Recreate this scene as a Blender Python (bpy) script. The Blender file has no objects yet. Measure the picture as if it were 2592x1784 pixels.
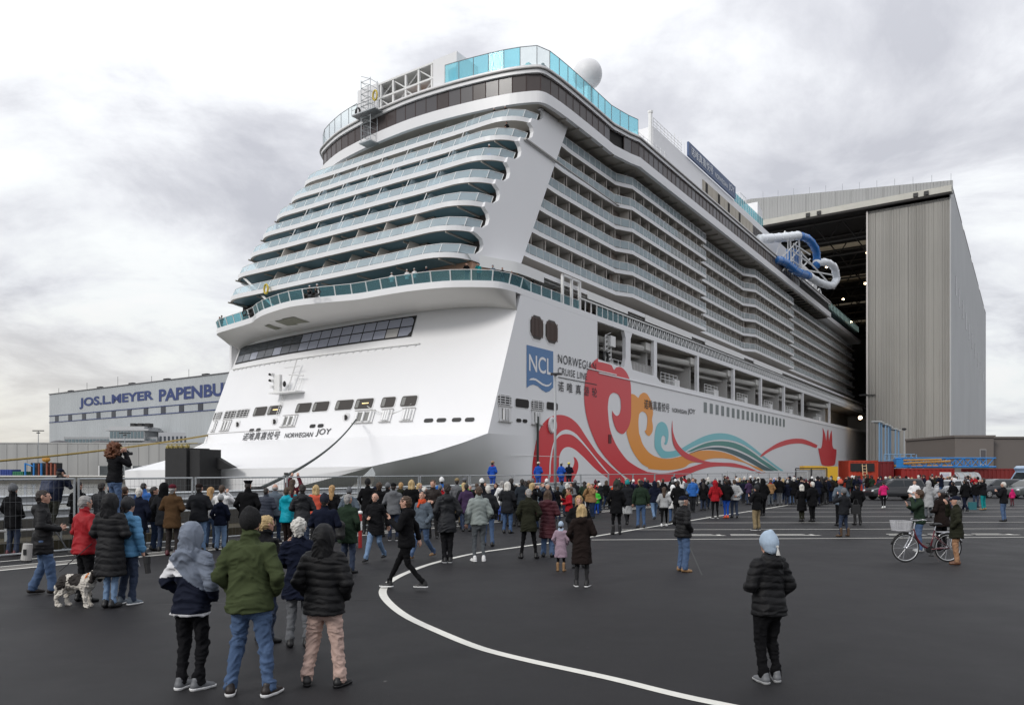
import bpy, bmesh, math, random
import numpy as np
from mathutils import Vector, Matrix, Euler
from mathutils.geometry import tessellate_polygon

R = math.radians
rnd = random.Random(7)
scene = bpy.context.scene
C = scene.collection

# ---------------------------------------------------------------- camera
cam = bpy.data.cameras.new('camera')
cam_o = bpy.data.objects.new('camera', cam)
C.objects.link(cam_o)
cam.sensor_width = 36.0
cam.lens = 26.39
cam.shift_y = 0.1155
cam.clip_start = 0.1
cam.clip_end = 4000.0
cam_o.location = (0, 0, 2.25)
cam_o.rotation_euler = (R(90), 0, 0)
scene.camera = cam_o

# ---------------------------------------------------------------- sky: overcast day
SUN_DIR = Vector((-0.62, -0.66, 0.60)).normalized()      # towards the sun, behind the viewer's left shoulder
world = bpy.data.worlds.new('World')
scene.world = world
world.use_nodes = True
nt = world.node_tree
nt.nodes.clear()
def N(tree, t, **kw):
    n = tree.nodes.new(t)
    for k, v in kw.items():
        setattr(n, k, v)
    return n
def LK(tree, a, b): tree.links.new(a, b)
out = N(nt, 'ShaderNodeOutputWorld')
sky = N(nt, 'ShaderNodeTexSky', sky_type='NISHITA', sun_disc=False)
sky.sun_elevation = math.asin(SUN_DIR.z)
sky.sun_rotation = math.atan2(SUN_DIR.x, SUN_DIR.y)
bg_sky = N(nt, 'ShaderNodeBackground'); bg_sky.inputs[1].default_value = 0.09
LK(nt, sky.outputs[0], bg_sky.inputs[0])
geo = N(nt, 'ShaderNodeNewGeometry')
tc = N(nt, 'ShaderNodeTexCoord')
sep = N(nt, 'ShaderNodeSeparateXYZ'); LK(nt, tc.outputs['Generated'], sep.inputs[0])
def M(op, a, b=None, c=None, clamp=False, tree=nt):
    n = N(tree, 'ShaderNodeMath', operation=op); n.use_clamp = clamp
    for i, v in enumerate((a, b, c)):
        if v is None: continue
        if isinstance(v, (int, float)): n.inputs[i].default_value = v
        else: LK(tree, v, n.inputs[i])
    return n.outputs[0]
zc = M('MAXIMUM', sep.outputs['Z'], 0.0)
den = M('ADD', zc, 0.22)
px = M('DIVIDE', sep.outputs['X'], den); py = M('DIVIDE', sep.outputs['Y'], den)
comb = N(nt, 'ShaderNodeCombineXYZ'); LK(nt, px, comb.inputs[0]); LK(nt, py, comb.inputs[1])
def noise(tree, vec, scale, detail, rough, off=0.0, lac=2.0, dist=0.0):
    n = N(tree, 'ShaderNodeTexNoise')
    mp = N(tree, 'ShaderNodeMapping'); mp.inputs['Location'].default_value = (off, off * .7, 0)
    LK(tree, vec, mp.inputs[0]); LK(tree, mp.outputs[0], n.inputs['Vector'])
    n.inputs['Scale'].default_value = scale; n.inputs['Detail'].default_value = detail
    n.inputs['Roughness'].default_value = rough; n.inputs['Distortion'].default_value = dist
    return n.outputs[0]
n1 = noise(nt, comb.outputs[0], 1.7, 10, 0.60, 3.1, dist=0.35)
n2 = noise(nt, comb.outputs[0], 0.75, 3, 0.5, 8.3)
cl = M('ADD', M('MULTIPLY', n1, 0.62), M('MULTIPLY', n2, 0.38))
ramp = N(nt, 'ShaderNodeValToRGB'); LK(nt, cl, ramp.inputs[0])
cr = ramp.color_ramp
cr.elements[0].position = 0.41; cr.elements[0].color = (0.54, 0.55, 0.60, 1)
cr.elements[1].position = 0.64; cr.elements[1].color = (1.0, 1.0, 1.0, 1)
e = cr.elements.new(0.475); e.color = (0.67, 0.68, 0.725, 1)
e = cr.elements.new(0.53); e.color = (0.84, 0.855, 0.89, 1)
e = cr.elements.new(0.58); e.color = (0.95, 0.975, 0.98, 1)
# an overcast dome is brighter overhead than at the horizon, with a warm lighter rim low in the north-west
el = M('ADD', M('MULTIPLY', zc, 0.75), 0.82)
warm_a = M('MULTIPLY', M('SUBTRACT', 1.0, M('MULTIPLY', zc, 5.0, clamp=True), clamp=True), 1.0)
az = M('ADD', M('MULTIPLY', sep.outputs['X'], -0.85), M('MULTIPLY', sep.outputs['Y'], 0.53))
warm = M('MULTIPLY', warm_a, M('POWER', M('MAXIMUM', az, 0.0), 4.0))
mixw = N(nt, 'ShaderNodeMix', data_type='RGBA'); LK(nt, M('MULTIPLY', warm, 0.8, clamp=True), mixw.inputs[0])
LK(nt, ramp.outputs[0], mixw.inputs[6]); mixw.inputs[7].default_value = (1.0, 0.92, 0.74, 1)
bg_cl = N(nt, 'ShaderNodeBackground'); LK(nt, mixw.outputs[2], bg_cl.inputs[0]); LK(nt, el, bg_cl.inputs[1])
mixs = N(nt, 'ShaderNodeMixShader'); mixs.inputs[0].default_value = 0.95
LK(nt, bg_sky.outputs[0], mixs.inputs[1]); LK(nt, bg_cl.outputs[0], mixs.inputs[2])
LK(nt, mixs.outputs[0], out.inputs[0])

sun = bpy.data.lights.new('sun', 'SUN')
sun.energy = 1.5; sun.angle = R(14); sun.color = (1.0, 0.97, 0.92)
sun_o = bpy.data.objects.new('sun', sun); C.objects.link(sun_o)
sun_o.rotation_euler = SUN_DIR.to_track_quat('Z', 'Y').to_euler()

scene.view_settings.view_transform = 'Standard'
scene.view_settings.look = 'None'
scene.view_settings.exposure = 0.06
scene.view_settings.gamma = 1.0
scene.view_settings.use_curve_mapping = False
scene.cycles.max_bounces = 7
scene.cycles.diffuse_bounces = 3
scene.cycles.glossy_bounces = 3
scene.cycles.transmission_bounces = 3
scene.cycles.transparent_max_bounces = 12
scene.cycles.caustics_reflective = False
scene.cycles.caustics_refractive = False
# ---------------------------------------------------------------- helpers
def tag(o, label=None, cat=None, group=None, kind=None):
    if label: o['label'] = label
    if cat: o['category'] = cat
    if group: o['group'] = group
    if kind: o['kind'] = kind
    return o
def thing(name, label, cat, loc=(0, 0, 0), rz=0.0, group=None):
    o = bpy.data.objects.new(name, None)
    o.empty_display_size = 0.3
    C.objects.link(o); o.location = loc; o.rotation_euler = (0, 0, rz)
    return tag(o, label, cat, group)
def link(name, me, parent=None, loc=None, rz=None, scale=None, mx=None):
    o = bpy.data.objects.new(name, me); C.objects.link(o)
    if parent is not None: o.parent = parent
    if mx is not None: o.matrix_local = mx
    else:
        if loc is not None: o.location = loc
        if rz is not None: o.rotation_euler = (0, 0, rz)
        if scale is not None: o.scale = scale
    return o
def copy_tree(o, parent=None):
    c = o.copy(); C.objects.link(c)
    if parent is not None: c.parent = parent
    for ch in list(o.children): copy_tree(ch, c)
    return c

MATS = {}
def mat(name, rgb, rough=0.6, metal=0.0, var=0.0, vscale=3.0, bump=0.0, bscale=30.0, objcol=False, coat=0.0,
        alpha=1.0, emit=0.0, spec=0.5, stretch=None, sheen=0.0):
    if name in MATS: return MATS[name]
    m = bpy.data.materials.new(name); m.use_nodes = True
    t = m.node_tree; b = t.nodes['Principled BSDF']
    b.inputs['Base Color'].default_value = (*rgb, 1)
    b.inputs['Roughness'].default_value = rough
    b.inputs['Metallic'].default_value = metal
    b.inputs['Specular IOR Level'].default_value = spec
    if coat: b.inputs['Coat Weight'].default_value = coat; b.inputs['Coat Roughness'].default_value = 0.08
    if sheen: b.inputs['Sheen Weight'].default_value = sheen
    if alpha < 1: b.inputs['Alpha'].default_value = alpha
    if emit: b.inputs['Emission Color'].default_value = (*rgb, 1); b.inputs['Emission Strength'].default_value = emit
    src = None
    if objcol:
        oi = N(t, 'ShaderNodeObjectInfo'); src = oi.outputs['Color']
    if var or bump:
        co = N(t, 'ShaderNodeTexCoord'); vec = co.outputs['Object']
        if stretch:
            mp = N(t, 'ShaderNodeMapping'); mp.inputs['Scale'].default_value = stretch
            LK(t, vec, mp.inputs[0]); vec = mp.outputs[0]
    if var:
        nz = noise(t, vec, vscale, 5, 0.6)
        f = M('ADD', M('MULTIPLY', M('SUBTRACT', nz, 0.5, tree=t), 2.0 * var, tree=t), 1.0, tree=t)
        mx = N(t, 'ShaderNodeVectorMath', operation='SCALE')
        if src: LK(t, src, mx.inputs[0])
        else: mx.inputs[0].default_value = rgb
        LK(t, f, mx.inputs['Scale']); src = mx.outputs[0]
    if src: LK(t, src, b.inputs['Base Color'])
    if bump:
        nb = noise(t, vec, bscale, 4, 0.6, 5.0)
        bp = N(t, 'ShaderNodeBump'); bp.inputs['Strength'].default_value = min(1.0, bump); bp.inputs['Distance'].default_value = 0.02
        LK(t, nb, bp.inputs['Height']); LK(t, bp.outputs[0], b.inputs['Normal'])
    MATS[name] = m
    return m
def glass(name, rgb, trans=0.6, rough=0.05, tint=(1, 1, 1), fres=0.0):
    """thin pane: part see-through, part tinted glossy film"""
    if name in MATS: return MATS[name]
    m = bpy.data.materials.new(name); m.use_nodes = True
    t = m.node_tree; b = t.nodes['Principled BSDF']; o = t.nodes['Material Output']
    b.inputs['Base Color'].default_value = (*rgb, 1); b.inputs['Roughness'].default_value = rough
    tr = N(t, 'ShaderNodeBsdfTransparent'); tr.inputs[0].default_value = (*tint, 1)
    mx = N(t, 'ShaderNodeMixShader'); mx.inputs[0].default_value = trans
    LK(t, b.outputs[0], mx.inputs[1]); LK(t, tr.outputs[0], mx.inputs[2]); LK(t, mx.outputs[0], o.inputs[0])
    MATS[name] = m
    return m

class MB:
    def __init__(s): s.v = []; s.f = []; s.m = []
    def add(s, vs, fs, mi=0):
        b = len(s.v); s.v.extend([tuple(p) for p in vs])
        for f in fs: s.f.append(tuple(b + i for i in f)); s.m.append(mi)
        return s
    def box(s, x0, y0, z0, x1, y1, z1, mi=0):
        return s.add([(x0, y0, z0), (x1, y0, z0), (x1, y1, z0), (x0, y1, z0), (x0, y0, z1), (x1, y0, z1), (x1, y1, z1), (x0, y1, z1)],
                     [(0, 3, 2, 1), (4, 5, 6, 7), (0, 1, 5, 4), (1, 2, 6, 5), (2, 3, 7, 6), (3, 0, 4, 7)], mi)
    def cbox(s, c, d, mi=0, mx=None):
        h = [(sx * d[0] / 2, sy * d[1] / 2, sz * d[2] / 2) for sx, sy, sz in
             [(-1, -1, -1), (1, -1, -1), (1, 1, -1), (-1, 1, -1), (-1, -1, 1), (1, -1, 1), (1, 1, 1), (-1, 1, 1)]]
        if mx is not None: h = [mx @ Vector(p) for p in h]
        return s.add([(p[0] + c[0], p[1] + c[1], p[2] + c[2]) for p in h],
                     [(0, 3, 2, 1), (4, 5, 6, 7), (0, 1, 5, 4), (1, 2, 6, 5), (2, 3, 7, 6), (3, 0, 4, 7)], mi)
    def bar(s, p, q, r, n=6, mi=0, r2=None, cap=True):
        p = Vector(p); q = Vector(q); d = (q - p)
        if d.length < 1e-6: return s
        d.normalize(); u = d.orthogonal().normalized(); w = d.cross(u)
        r2 = r if r2 is None else r2
        vs = []
        for c, rr in ((p, r), (q, r2)):
            for i in range(n):
                a = 2 * math.pi * i / n + math.pi / 4
                vs.append(c + (u * math.cos(a) + w * math.sin(a)) * rr)
        fs = [(i, (i + 1) % n, n + (i + 1) % n, n + i) for i in range(n)]
        if cap: fs += [tuple(range(n))[::-1], tuple(range(n, 2 * n))]
        return s.add(vs, fs, mi)
    def tube(s, pts, r, n=8, mi=0, closed=False):
        pts = [Vector(p) for p in pts]; L = len(pts)
        rr = r if isinstance(r, (list, tuple)) else [r] * L
        up = None; vs = []
        for i, p in enumerate(pts):
            if closed: d = (pts[(i + 1) % L] - pts[i - 1]).normalized()
            else: d = (pts[min(i + 1, L - 1)] - pts[max(i - 1, 0)]).normalized()
            if up is None: up = d.orthogonal().normalized()
            else: up = (up - d * up.dot(d)).normalized()
            w = d.cross(up)
            for k in range(n):
                a = 2 * math.pi * k / n
                vs.append(p + (up * math.cos(a) + w * math.sin(a)) * rr[i])
        fs = []
        for i in range(L if closed else L - 1):
            a = i * n; b = ((i + 1) % L) * n
            fs += [(a + k, a + (k + 1) % n, b + (k + 1) % n, b + k) for k in range(n)]
        if not closed: fs += [tuple(range(n))[::-1], tuple(range((L - 1) * n, L * n))]
        return s.add(vs, fs, mi)
    def prism(s, poly, z0, z1, mi=0, mi_bot=None, mi_side=None):
        n = len(poly)
        vs = [(x, y, z0) for x, y in poly] + [(x, y, z1) for x, y in poly]
        area = sum(poly[i][0] * poly[(i + 1) % n][1] - poly[(i + 1) % n][0] * poly[i][1] for i in range(n))
        tris = tessellate_polygon([[Vector((x, y, 0)) for x, y in poly]])
        b = len(s.v); s.v.extend(vs)
        for t in tris:
            a, bb, c = t
            A = [poly[i] for i in t]
            cr = (A[1][0] - A[0][0]) * (A[2][1] - A[0][1]) - (A[2][0] - A[0][0]) * (A[1][1] - A[0][1])
            if cr < 0: a, c = c, a
            s.f.append((b + n + a, b + n + bb, b + n + c)); s.m.append(mi)
            s.f.append((b + c, b + bb, b + a)); s.m.append(mi if mi_bot is None else mi_bot)
        for i in range(n):
            j = (i + 1) % n
            f = (b + i, b + j, b + n + j, b + n + i)
            s.f.append(f if area > 0 else f[::-1]); s.m.append(mi if mi_side is None else mi_side)
        return s
    def grid(s, fn, nu, nv, mi=0):
        b = len(s.v)
        for j in range(nv + 1):
            for i in range(nu + 1): s.v.append(tuple(fn(i / nu, j / nv)))
        for j in range(nv):
            for i in range(nu):
                a = b + j * (nu + 1) + i
                s.f.append((a, a + 1, a + nu + 2, a + nu + 1)); s.m.append(mi)
        return s
    def sphere(s, c, r, nu=16, nv=10, mi=0):
        r = (r, r, r) if isinstance(r, (int, float)) else r
        vs = [(c[0], c[1], c[2] - r[2])]
        for j in range(1, nv):
            ph = -math.pi / 2 + math.pi * j / nv
            for i in range(nu):
                a = 2 * math.pi * i / nu
                vs.append((c[0] + r[0] * math.cos(ph) * math.cos(a), c[1] + r[1] * math.cos(ph) * math.sin(a), c[2] + r[2] * math.sin(ph)))
        vs.append((c[0], c[1], c[2] + r[2])); fs = []
        for i in range(nu): fs.append((0, 1 + (i + 1) % nu, 1 + i))
        for j in range(nv - 2):
            a = 1 + j * nu
            for i in range(nu): fs.append((a + i, a + (i + 1) % nu, a + nu + (i + 1) % nu, a + nu + i))
        a = 1 + (nv - 2) * nu; t = len(vs) - 1
        for i in range(nu): fs.append((a + i, a + (i + 1) % nu, t))
        return s.add(vs, fs, mi)
    def mesh(s, name, mats, smooth=False):
        me = bpy.data.meshes.new(name); me.from_pydata(s.v, [], s.f)
        for m in (mats if isinstance(mats, (list, tuple)) else [mats]): me.materials.append(m)
        if any(s.m): me.polygons.foreach_set('material_index', s.m)
        if smooth: me.polygons.foreach_set('use_smooth', [True] * len(s.f))
        me.update(); return me
    def build(s, name, mats, parent=None, smooth=False, loc=None, rz=None, mx=None):
        return link(name, s.mesh(name, mats, smooth), parent, loc, rz, mx=mx)

def flat_poly(pts3, name, m, parent):
    me = bpy.data.meshes.new(name)
    tr = tessellate_polygon([[Vector(p) for p in pts3]])
    me.from_pydata([tuple(p) for p in pts3], [], [tuple(t) for t in tr]); me.materials.append(m)
    return link(name, me, parent)
def catmull(pts, n=4, closed=True, sharp=()):
    P = [np.array(p, float) for p in pts]; L = len(P); o = []
    for i in range(L if closed else L - 1):
        p0 = P[(i - 1) % L] if closed or i > 0 else P[i]; p1 = P[i]; p2 = P[(i + 1) % L]
        p3 = P[(i + 2) % L] if closed or i + 2 < L else p2
        def corner(a, b, c):
            u = b - a; v = c - b; k = np.linalg.norm(u) * np.linalg.norm(v)
            return k > 0 and np.dot(u, v) / k < 0.25
        m1 = np.zeros(len(p1)) if corner(p0, p1, p2) else (p2 - p0) * 0.5
        m2 = np.zeros(len(p1)) if corner(p1, p2, p3) else (p3 - p1) * 0.5
        d = np.linalg.norm(p2 - p1)
        for mm in (m1, m2):
            l = np.linalg.norm(mm)
            if l > d: mm *= d / l
        for k in range(n):
            t = k / n
            o.append(tuple((2*t**3-3*t**2+1)*p1 + (t**3-2*t**2+t)*m1 + (-2*t**3+3*t**2)*p2 + (t**3-t**2)*m2))
    if not closed: o.append(tuple(P[-1]))
    return o
def resample(path, step):
    P = [Vector(p) for p in path]; o = [P[0].copy()]; acc = 0.0
    seg = []
    tot = sum((P[i + 1] - P[i]).length for i in range(len(P) - 1))
    n = max(1, round(tot / step)); st = tot / n; tgt = st; d = 0.0
    for i in range(len(P) - 1):
        l = (P[i + 1] - P[i]).length
        while tgt <= d + l + 1e-6 and len(o) < n + 1:
            o.append(P[i].lerp(P[i + 1], (tgt - d) / l if l else 0)); tgt += st
        d += l
    return o
def text_mesh(txt, bold=0.0, spacing=1.0):
    cu = bpy.data.curves.new('lettering', 'FONT'); cu.body = txt; cu.size = 1.0
    cu.fill_mode = 'FRONT'; cu.offset = bold; cu.resolution_u = 4; cu.space_character = spacing
    o = bpy.data.objects.new('lettering', cu); C.objects.link(o)
    dg = bpy.context.evaluated_depsgraph_get(); dg.update()
    me = bpy.data.meshes.new_from_object(o.evaluated_get(dg)); bpy.data.objects.remove(o)
    bpy.data.curves.remove(cu)
    co = np.zeros(len(me.vertices) * 3); me.vertices.foreach_get('co', co); co = co.reshape(-1, 3)
    lo, hi = co.min(0), co.max(0)
    co[:, :2] = (co[:, :2] - lo[:2]) / (hi[:2] - lo[:2])
    return me, co
def text_on(name, txt, fn, m, parent, bold=0.0, spacing=1.0):
    """flat lettering: fn maps (0..1 along, 0..1 up) to a point on the surface that carries it"""
    me, co = text_mesh(txt, bold, spacing)
    pts = np.array([fn(a, b) for a, b in co[:, :2]], float)
    me.vertices.foreach_set('co', pts.ravel()); me.materials.clear(); me.materials.append(m); me.update()
    me.polygons.foreach_set('material_index', [0] * len(me.polygons))
    return link(name, me, parent)

# ---------------------------------------------------------------- materials
WHITE = mat('white_ship_paint', (0.80, 0.80, 0.81), 0.34, var=0.025, vscale=0.25, bump=0.06, bscale=0.5)
WHITE_M = mat('white_fitting_paint', (0.78, 0.78, 0.77), 0.45)
GREY_P = mat('grey_primer', (0.42, 0.41, 0.40), 0.6, var=0.08, vscale=0.6)
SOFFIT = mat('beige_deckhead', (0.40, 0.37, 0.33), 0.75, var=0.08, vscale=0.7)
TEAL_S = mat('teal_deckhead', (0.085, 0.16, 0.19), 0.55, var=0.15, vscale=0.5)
DARK = mat('dark_interior', (0.02, 0.018, 0.017), 0.8)
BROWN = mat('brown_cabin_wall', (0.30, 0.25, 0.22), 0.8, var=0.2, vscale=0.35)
BEIGE = mat('beige_cabin_wall', (0.55, 0.51, 0.46), 0.8)
DOORG = mat('cabin_door_glass', (0.05, 0.055, 0.06), 0.08)
DOORG2 = mat('curtained_door_glass', (0.42, 0.43, 0.47), 0.2)
WINB = mat('bronze_window_glass', (0.075, 0.062, 0.06), 0.22, var=0.15, vscale=0.4, spec=.35)
WINB2 = mat('bronze_window_glass_pale', (0.10, 0.095, 0.10), 0.22, spec=.4)
FRAME_B = mat('bronze_window_frame', (0.055, 0.032, 0.028), 0.5)
STEEL = mat('galvanised_steel', (0.42, 0.44, 0.45), 0.42, metal=0.75, var=0.12, vscale=4)
BLACKP = mat('black_paint', (0.012, 0.012, 0.013), 0.55)
GL_RAIL = glass('balcony_glass', (0.66, 0.75, 0.80), 0.66, 0.04, (0.84, 0.92, 0.94))
GL_TEAL = glass('teal_tinted_glass', (0.20, 0.36, 0.40), 0.68, 0.04, (0.50, 0.78, 0.83))
GL_SKY = glass('sky_blue_windbreak_glass', (0.50, 0.78, 0.84), 0.80, 0.05, (0.62, 0.92, 0.98))
GL_CLEAR = glass('clear_windbreak_glass', (0.8, 0.85, 0.87), 0.85, 0.05, (0.95, 0.98, 0.98))
INK = mat('dark_grey_lettering', (0.028, 0.028, 0.032), 0.5)
BLUE_L = mat('blue_logo_paint', (0.075, 0.19, 0.40), 0.4)
RED_A = mat('red_hull_paint', (0.66, 0.035, 0.045), 0.36)
ORANGE_A = mat('orange_hull_paint', (0.84, 0.31, 0.03), 0.36)
TEAL_A = mat('pale_teal_hull_paint', (0.19, 0.55, 0.60), 0.36)
GREEN_A = mat('green_hull_paint', (0.045, 0.24, 0.205), 0.36)
DTEAL_A = mat('dark_teal_hull_paint', (0.02, 0.085, 0.10), 0.36)
# ---------------------------------------------------------------- the setting
SHIP_O = Vector((1.0, 76.0, 0.0)); SHIP_RZ = R(55.538)
SMX = Matrix.Translation(SHIP_O) @ Matrix.Rotation(SHIP_RZ, 4, 'Z')
def SP(u, w, z=0.0): return SMX @ Vector((u, w, z))

def asphalt_mat():
    m = bpy.data.materials.new('dark_asphalt'); m.use_nodes = True; t = m.node_tree; b = t.nodes['Principled BSDF']
    co = N(t, 'ShaderNodeTexCoord').outputs['Object']
    fine = noise(t, co, 85.0, 3, 0.75); gr2 = noise(t, co, 26.0, 4, 0.8, 2.0); mid = noise(t, co, 0.55, 6, 0.62, 4.0); big = noise(t, co, 0.10, 4, 0.55, 9.0)
    sp = N(t, 'ShaderNodeTexVoronoi'); sp.inputs['Scale'].default_value = 70.0; LK(t, co, sp.inputs['Vector'])
    f = M('ADD', M('MULTIPLY', M('SUBTRACT', fine, .5, tree=t), 1.5, tree=t), 1.0, tree=t)
    f = M('MULTIPLY', f, M('ADD', M('MULTIPLY', M('SUBTRACT', gr2, .5, tree=t), 1.5, tree=t), 1.0, tree=t), tree=t)
    f = M('MULTIPLY', f, M('ADD', M('MULTIPLY', mid, .75, tree=t), .62, tree=t), tree=t)
    f = M('MULTIPLY', f, M('ADD', M('MULTIPLY', big, 1.5, tree=t), .28, tree=t), tree=t)
    # pale stone chips and sparse litter specks
    vo = N(t, 'ShaderNodeTexVoronoi'); vo.inputs['Scale'].default_value = 1.15; LK(t, co, vo.inputs['Vector'])
    spot = M('LESS_THAN', vo.outputs['Distance'], 0.022, tree=t)
    chip = M('LESS_THAN', sp.outputs['Distance'], 0.13, tree=t)
    # long paving joints
    sc = N(t, 'ShaderNodeVectorMath', operation='SCALE'); sc.inputs[0].default_value = (0.0150, 0.0144, 0.0160); LK(t, f, sc.inputs['Scale'])
    m1 = N(t, 'ShaderNodeMix', data_type='RGBA'); LK(t, M('MULTIPLY', chip, .20, tree=t), m1.inputs[0]); LK(t, sc.outputs[0], m1.inputs[6]); m1.inputs[7].default_value = (.16, .155, .15, 1)
    m2 = N(t, 'ShaderNodeMix', data_type='RGBA'); LK(t, M('MULTIPLY', spot, .30, tree=t), m2.inputs[0]); LK(t, m1.outputs[2], m2.inputs[6]); m2.inputs[7].default_value = (.35, .34, .32, 1)
    LK(t, m2.outputs[2], b.inputs['Base Color'])
    rg = M('ADD', M('MULTIPLY', mid, .35, tree=t), .42, tree=t); LK(t, rg, b.inputs['Roughness'])
    b.inputs['Specular IOR Level'].default_value = 0.26
    bp = N(t, 'ShaderNodeBump'); bp.inputs['Strength'].default_value = .55; bp.inputs['Distance'].default_value = .012; LK(t, fine, bp.inputs['Height']); LK(t, bp.outputs[0], b.inputs['Normal'])
    return m
ASPH = asphalt_mat()
QW = -17.0     # quay edge, measured from the ship's side
def ground_poly(name, pts, z, m):
    return tag(flat_poly([(p[0], p[1], z) for p in pts], name, m, None), kind='structure')
q0 = SP(-260, QW); q1 = SP(140, QW); q2 = SP(140, -5); q3 = SP(420, -5)
ground_poly('asphalt_yard', [(-1500, -1500), (3000, -1500), (3000, 2600), SP(1800, -5)[:2], q3[:2], q2[:2], q1[:2], q0[:2], (-1500, q0[1] - 200)], 0.0, ASPH)
CONC = mat('weathered_concrete', (.27, .255, .235), .85, var=.25, vscale=1.2, bump=.3, bscale=6)
CONC_D = mat('dark_wet_concrete', (.10, .095, .085), .8, var=.35, vscale=.6)
far = [(-2500, 262), (-60, 268), SP(137, 70)[:2], SP(420, 50)[:2], SP(1800, 50)[:2], (300, 3000), (-2500, 3000)]
ground_poly('far_bank', far, 0.0, mat('far_yard_paving', (.16, .155, .15), .9, var=.2, vscale=.05))
b = MB()
for i in range(4):
    p, q = Vector((*far[i], 0)), Vector((*far[i + 1], 0)); d = (q - p).normalized(); n = Vector((-d.y, d.x, 0)) * .6
    b.add([p - n * .02 + Vector((0, 0, -5)), q - n * .02 + Vector((0, 0, -5)), q - n * .02 + Vector((0, 0, .25)), p - n * .02 + Vector((0, 0, .25)), p + n + Vector((0, 0, .25)), q + n + Vector((0, 0, .25))], [(0, 1, 2, 3), (3, 2, 5, 4)])
tag(b.build('far_quay_wall', CONC_D), kind='structure')
b = MB()
for i in range(4):
    p, q = Vector((*far[i], .25)), Vector((*far[i + 1], .25)); b.bar(p, q, .35, 4)
tag(b.build('far_quay_coping', mat('pale_quay_coping', (.5, .49, .46), .8)), kind='structure')
def water_mat():
    m = bpy.data.materials.new('grey_harbour_water'); m.use_nodes = True; t = m.node_tree; b = t.nodes['Principled BSDF']
    b.inputs['Base Color'].default_value = (.10, .105, .095, 1); b.inputs['Roughness'].default_value = .10; b.inputs['Specular IOR Level'].default_value = .6
    co = N(t, 'ShaderNodeTexCoord').outputs['Object']
    mp = N(t, 'ShaderNodeMapping'); mp.inputs['Scale'].default_value = (.35, 1.0, 1); LK(t, co, mp.inputs[0])
    nz = noise(t, mp.outputs[0], .8, 5, .6)
    bp = N(t, 'ShaderNodeBump'); bp.inputs['Strength'].default_value = .5; bp.inputs['Distance'].default_value = .35; LK(t, nz, bp.inputs['Height']); LK(t, bp.outputs[0], b.inputs['Normal'])
    return m
ground_poly('harbour_water', [(-2500, -700), (1800, -700), (1800, 1500), (-2500, 1500)], -2.2, water_mat())
# quay edge: wall down to the water and a raised concrete coping
b = MB()
for (a, c) in ((SP(-260, QW), q1), (q1, q2), (q2, q3)):
    b.add([(a.x, a.y, -5), (c.x, c.y, -5), (c.x, c.y, 0.0), (a.x, a.y, 0.0)], [(0, 1, 2, 3)])
tag(b.build('quay_wall', CONC_D), kind='structure')
b = MB(); b.box(-200, QW - .75, 0, 139, QW + .05, 1.05); b.v = [tuple(SP(*p)) for p in b.v]
tag(b.build('quay_coping', CONC_D), kind='structure')
b = MB(); b.box(-200, QW - 2.6, .004, 139, QW - .75, .30); b.v = [tuple(SP(*p)) for p in b.v]
tag(b.build('quay_verge', mat('dry_grass_verge', (.055, .047, .028), .95, var=.5, vscale=3, bump=.8, bscale=25)), kind='structure')

# road markings
PAINT = mat('worn_white_road_paint', (.66, .65, .60), .7, var=.14, vscale=6, bump=.2, bscale=60)
def strip(path, w, z=.004, name='road_marking', m=PAINT):
    P = [Vector((a, c, 0)) for a, c in path]; b = MB(); n = len(P)
    for i, p in enumerate(P):
        d = (P[min(i + 1, n - 1)] - P[max(i - 1, 0)]).normalized(); s = Vector((-d.y, d.x, 0)) * w / 2
        b.v += [tuple(p - s + Vector((0, 0, z))), tuple(p + s + Vector((0, 0, z)))]
    for i in range(n - 1): b.f.append((2 * i, 2 * i + 2, 2 * i + 3, 2 * i + 1)); b.m.append(0)
    return tag(b.build(name, m), kind='structure')
CUR = [(5.2, 5.2), (3.3, 6.3), (1.82, 7.40), (1.07, 8.14), (0.16, 8.94), (-.40, 9.53), (-.99, 10.45), (-1.63, 11.61), (-2.13, 12.90), (-2.41, 13.99), (-2.48, 15.19), (-2.33, 16.56), (-1.94, 18.23),
       (-1.01, 20.50), (.21, 22.21), (2.74, 25.68), (4.6, 28.6), (8.2, 34.2), (10.57, 37.9), (13.41, 42.1), (18.55, 50.0)]
strip(catmull(CUR, 6, False), .145, .005)
GRAV = mat('gravel_strip', (.17, .16, .15), .95, var=.6, vscale=30, bump=.8, bscale=90)
for w, wd in ((-23.05, .13), (-22.35, .09), (-21.2, .10)):
    strip([SP(u, w)[:2] for u in np.linspace(-80, 60, 30)], wd, .006)
strip([SP(u, -22.7)[:2] for u in np.linspace(-80, 60, 30)], .5, .003, 'gravel_strip', GRAV)
for (x0, y0, x1, y1, wd) in ((2.6, 24.5, 40, 27.05, .10), (4.2, 28.7, 48, 30.3, .10), (6.5, 32.5, 55, 34.0, .10), (9.5, 36.8, 60, 38.1, .10), (13, 41.15, 64, 42, .10), (15.5, 45, 64, 45.6, .10), (18, 48.9, 64, 49.5, .10)):
    strip([(x0, y0), (x1, y1)], wd, .004)
def blot(x, y, pts): flat = [(x + a, y + c, .006) for a, c in pts]; tag(flat_poly(flat, 'painted_ground_sign', PAINT, None), kind='structure')
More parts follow.
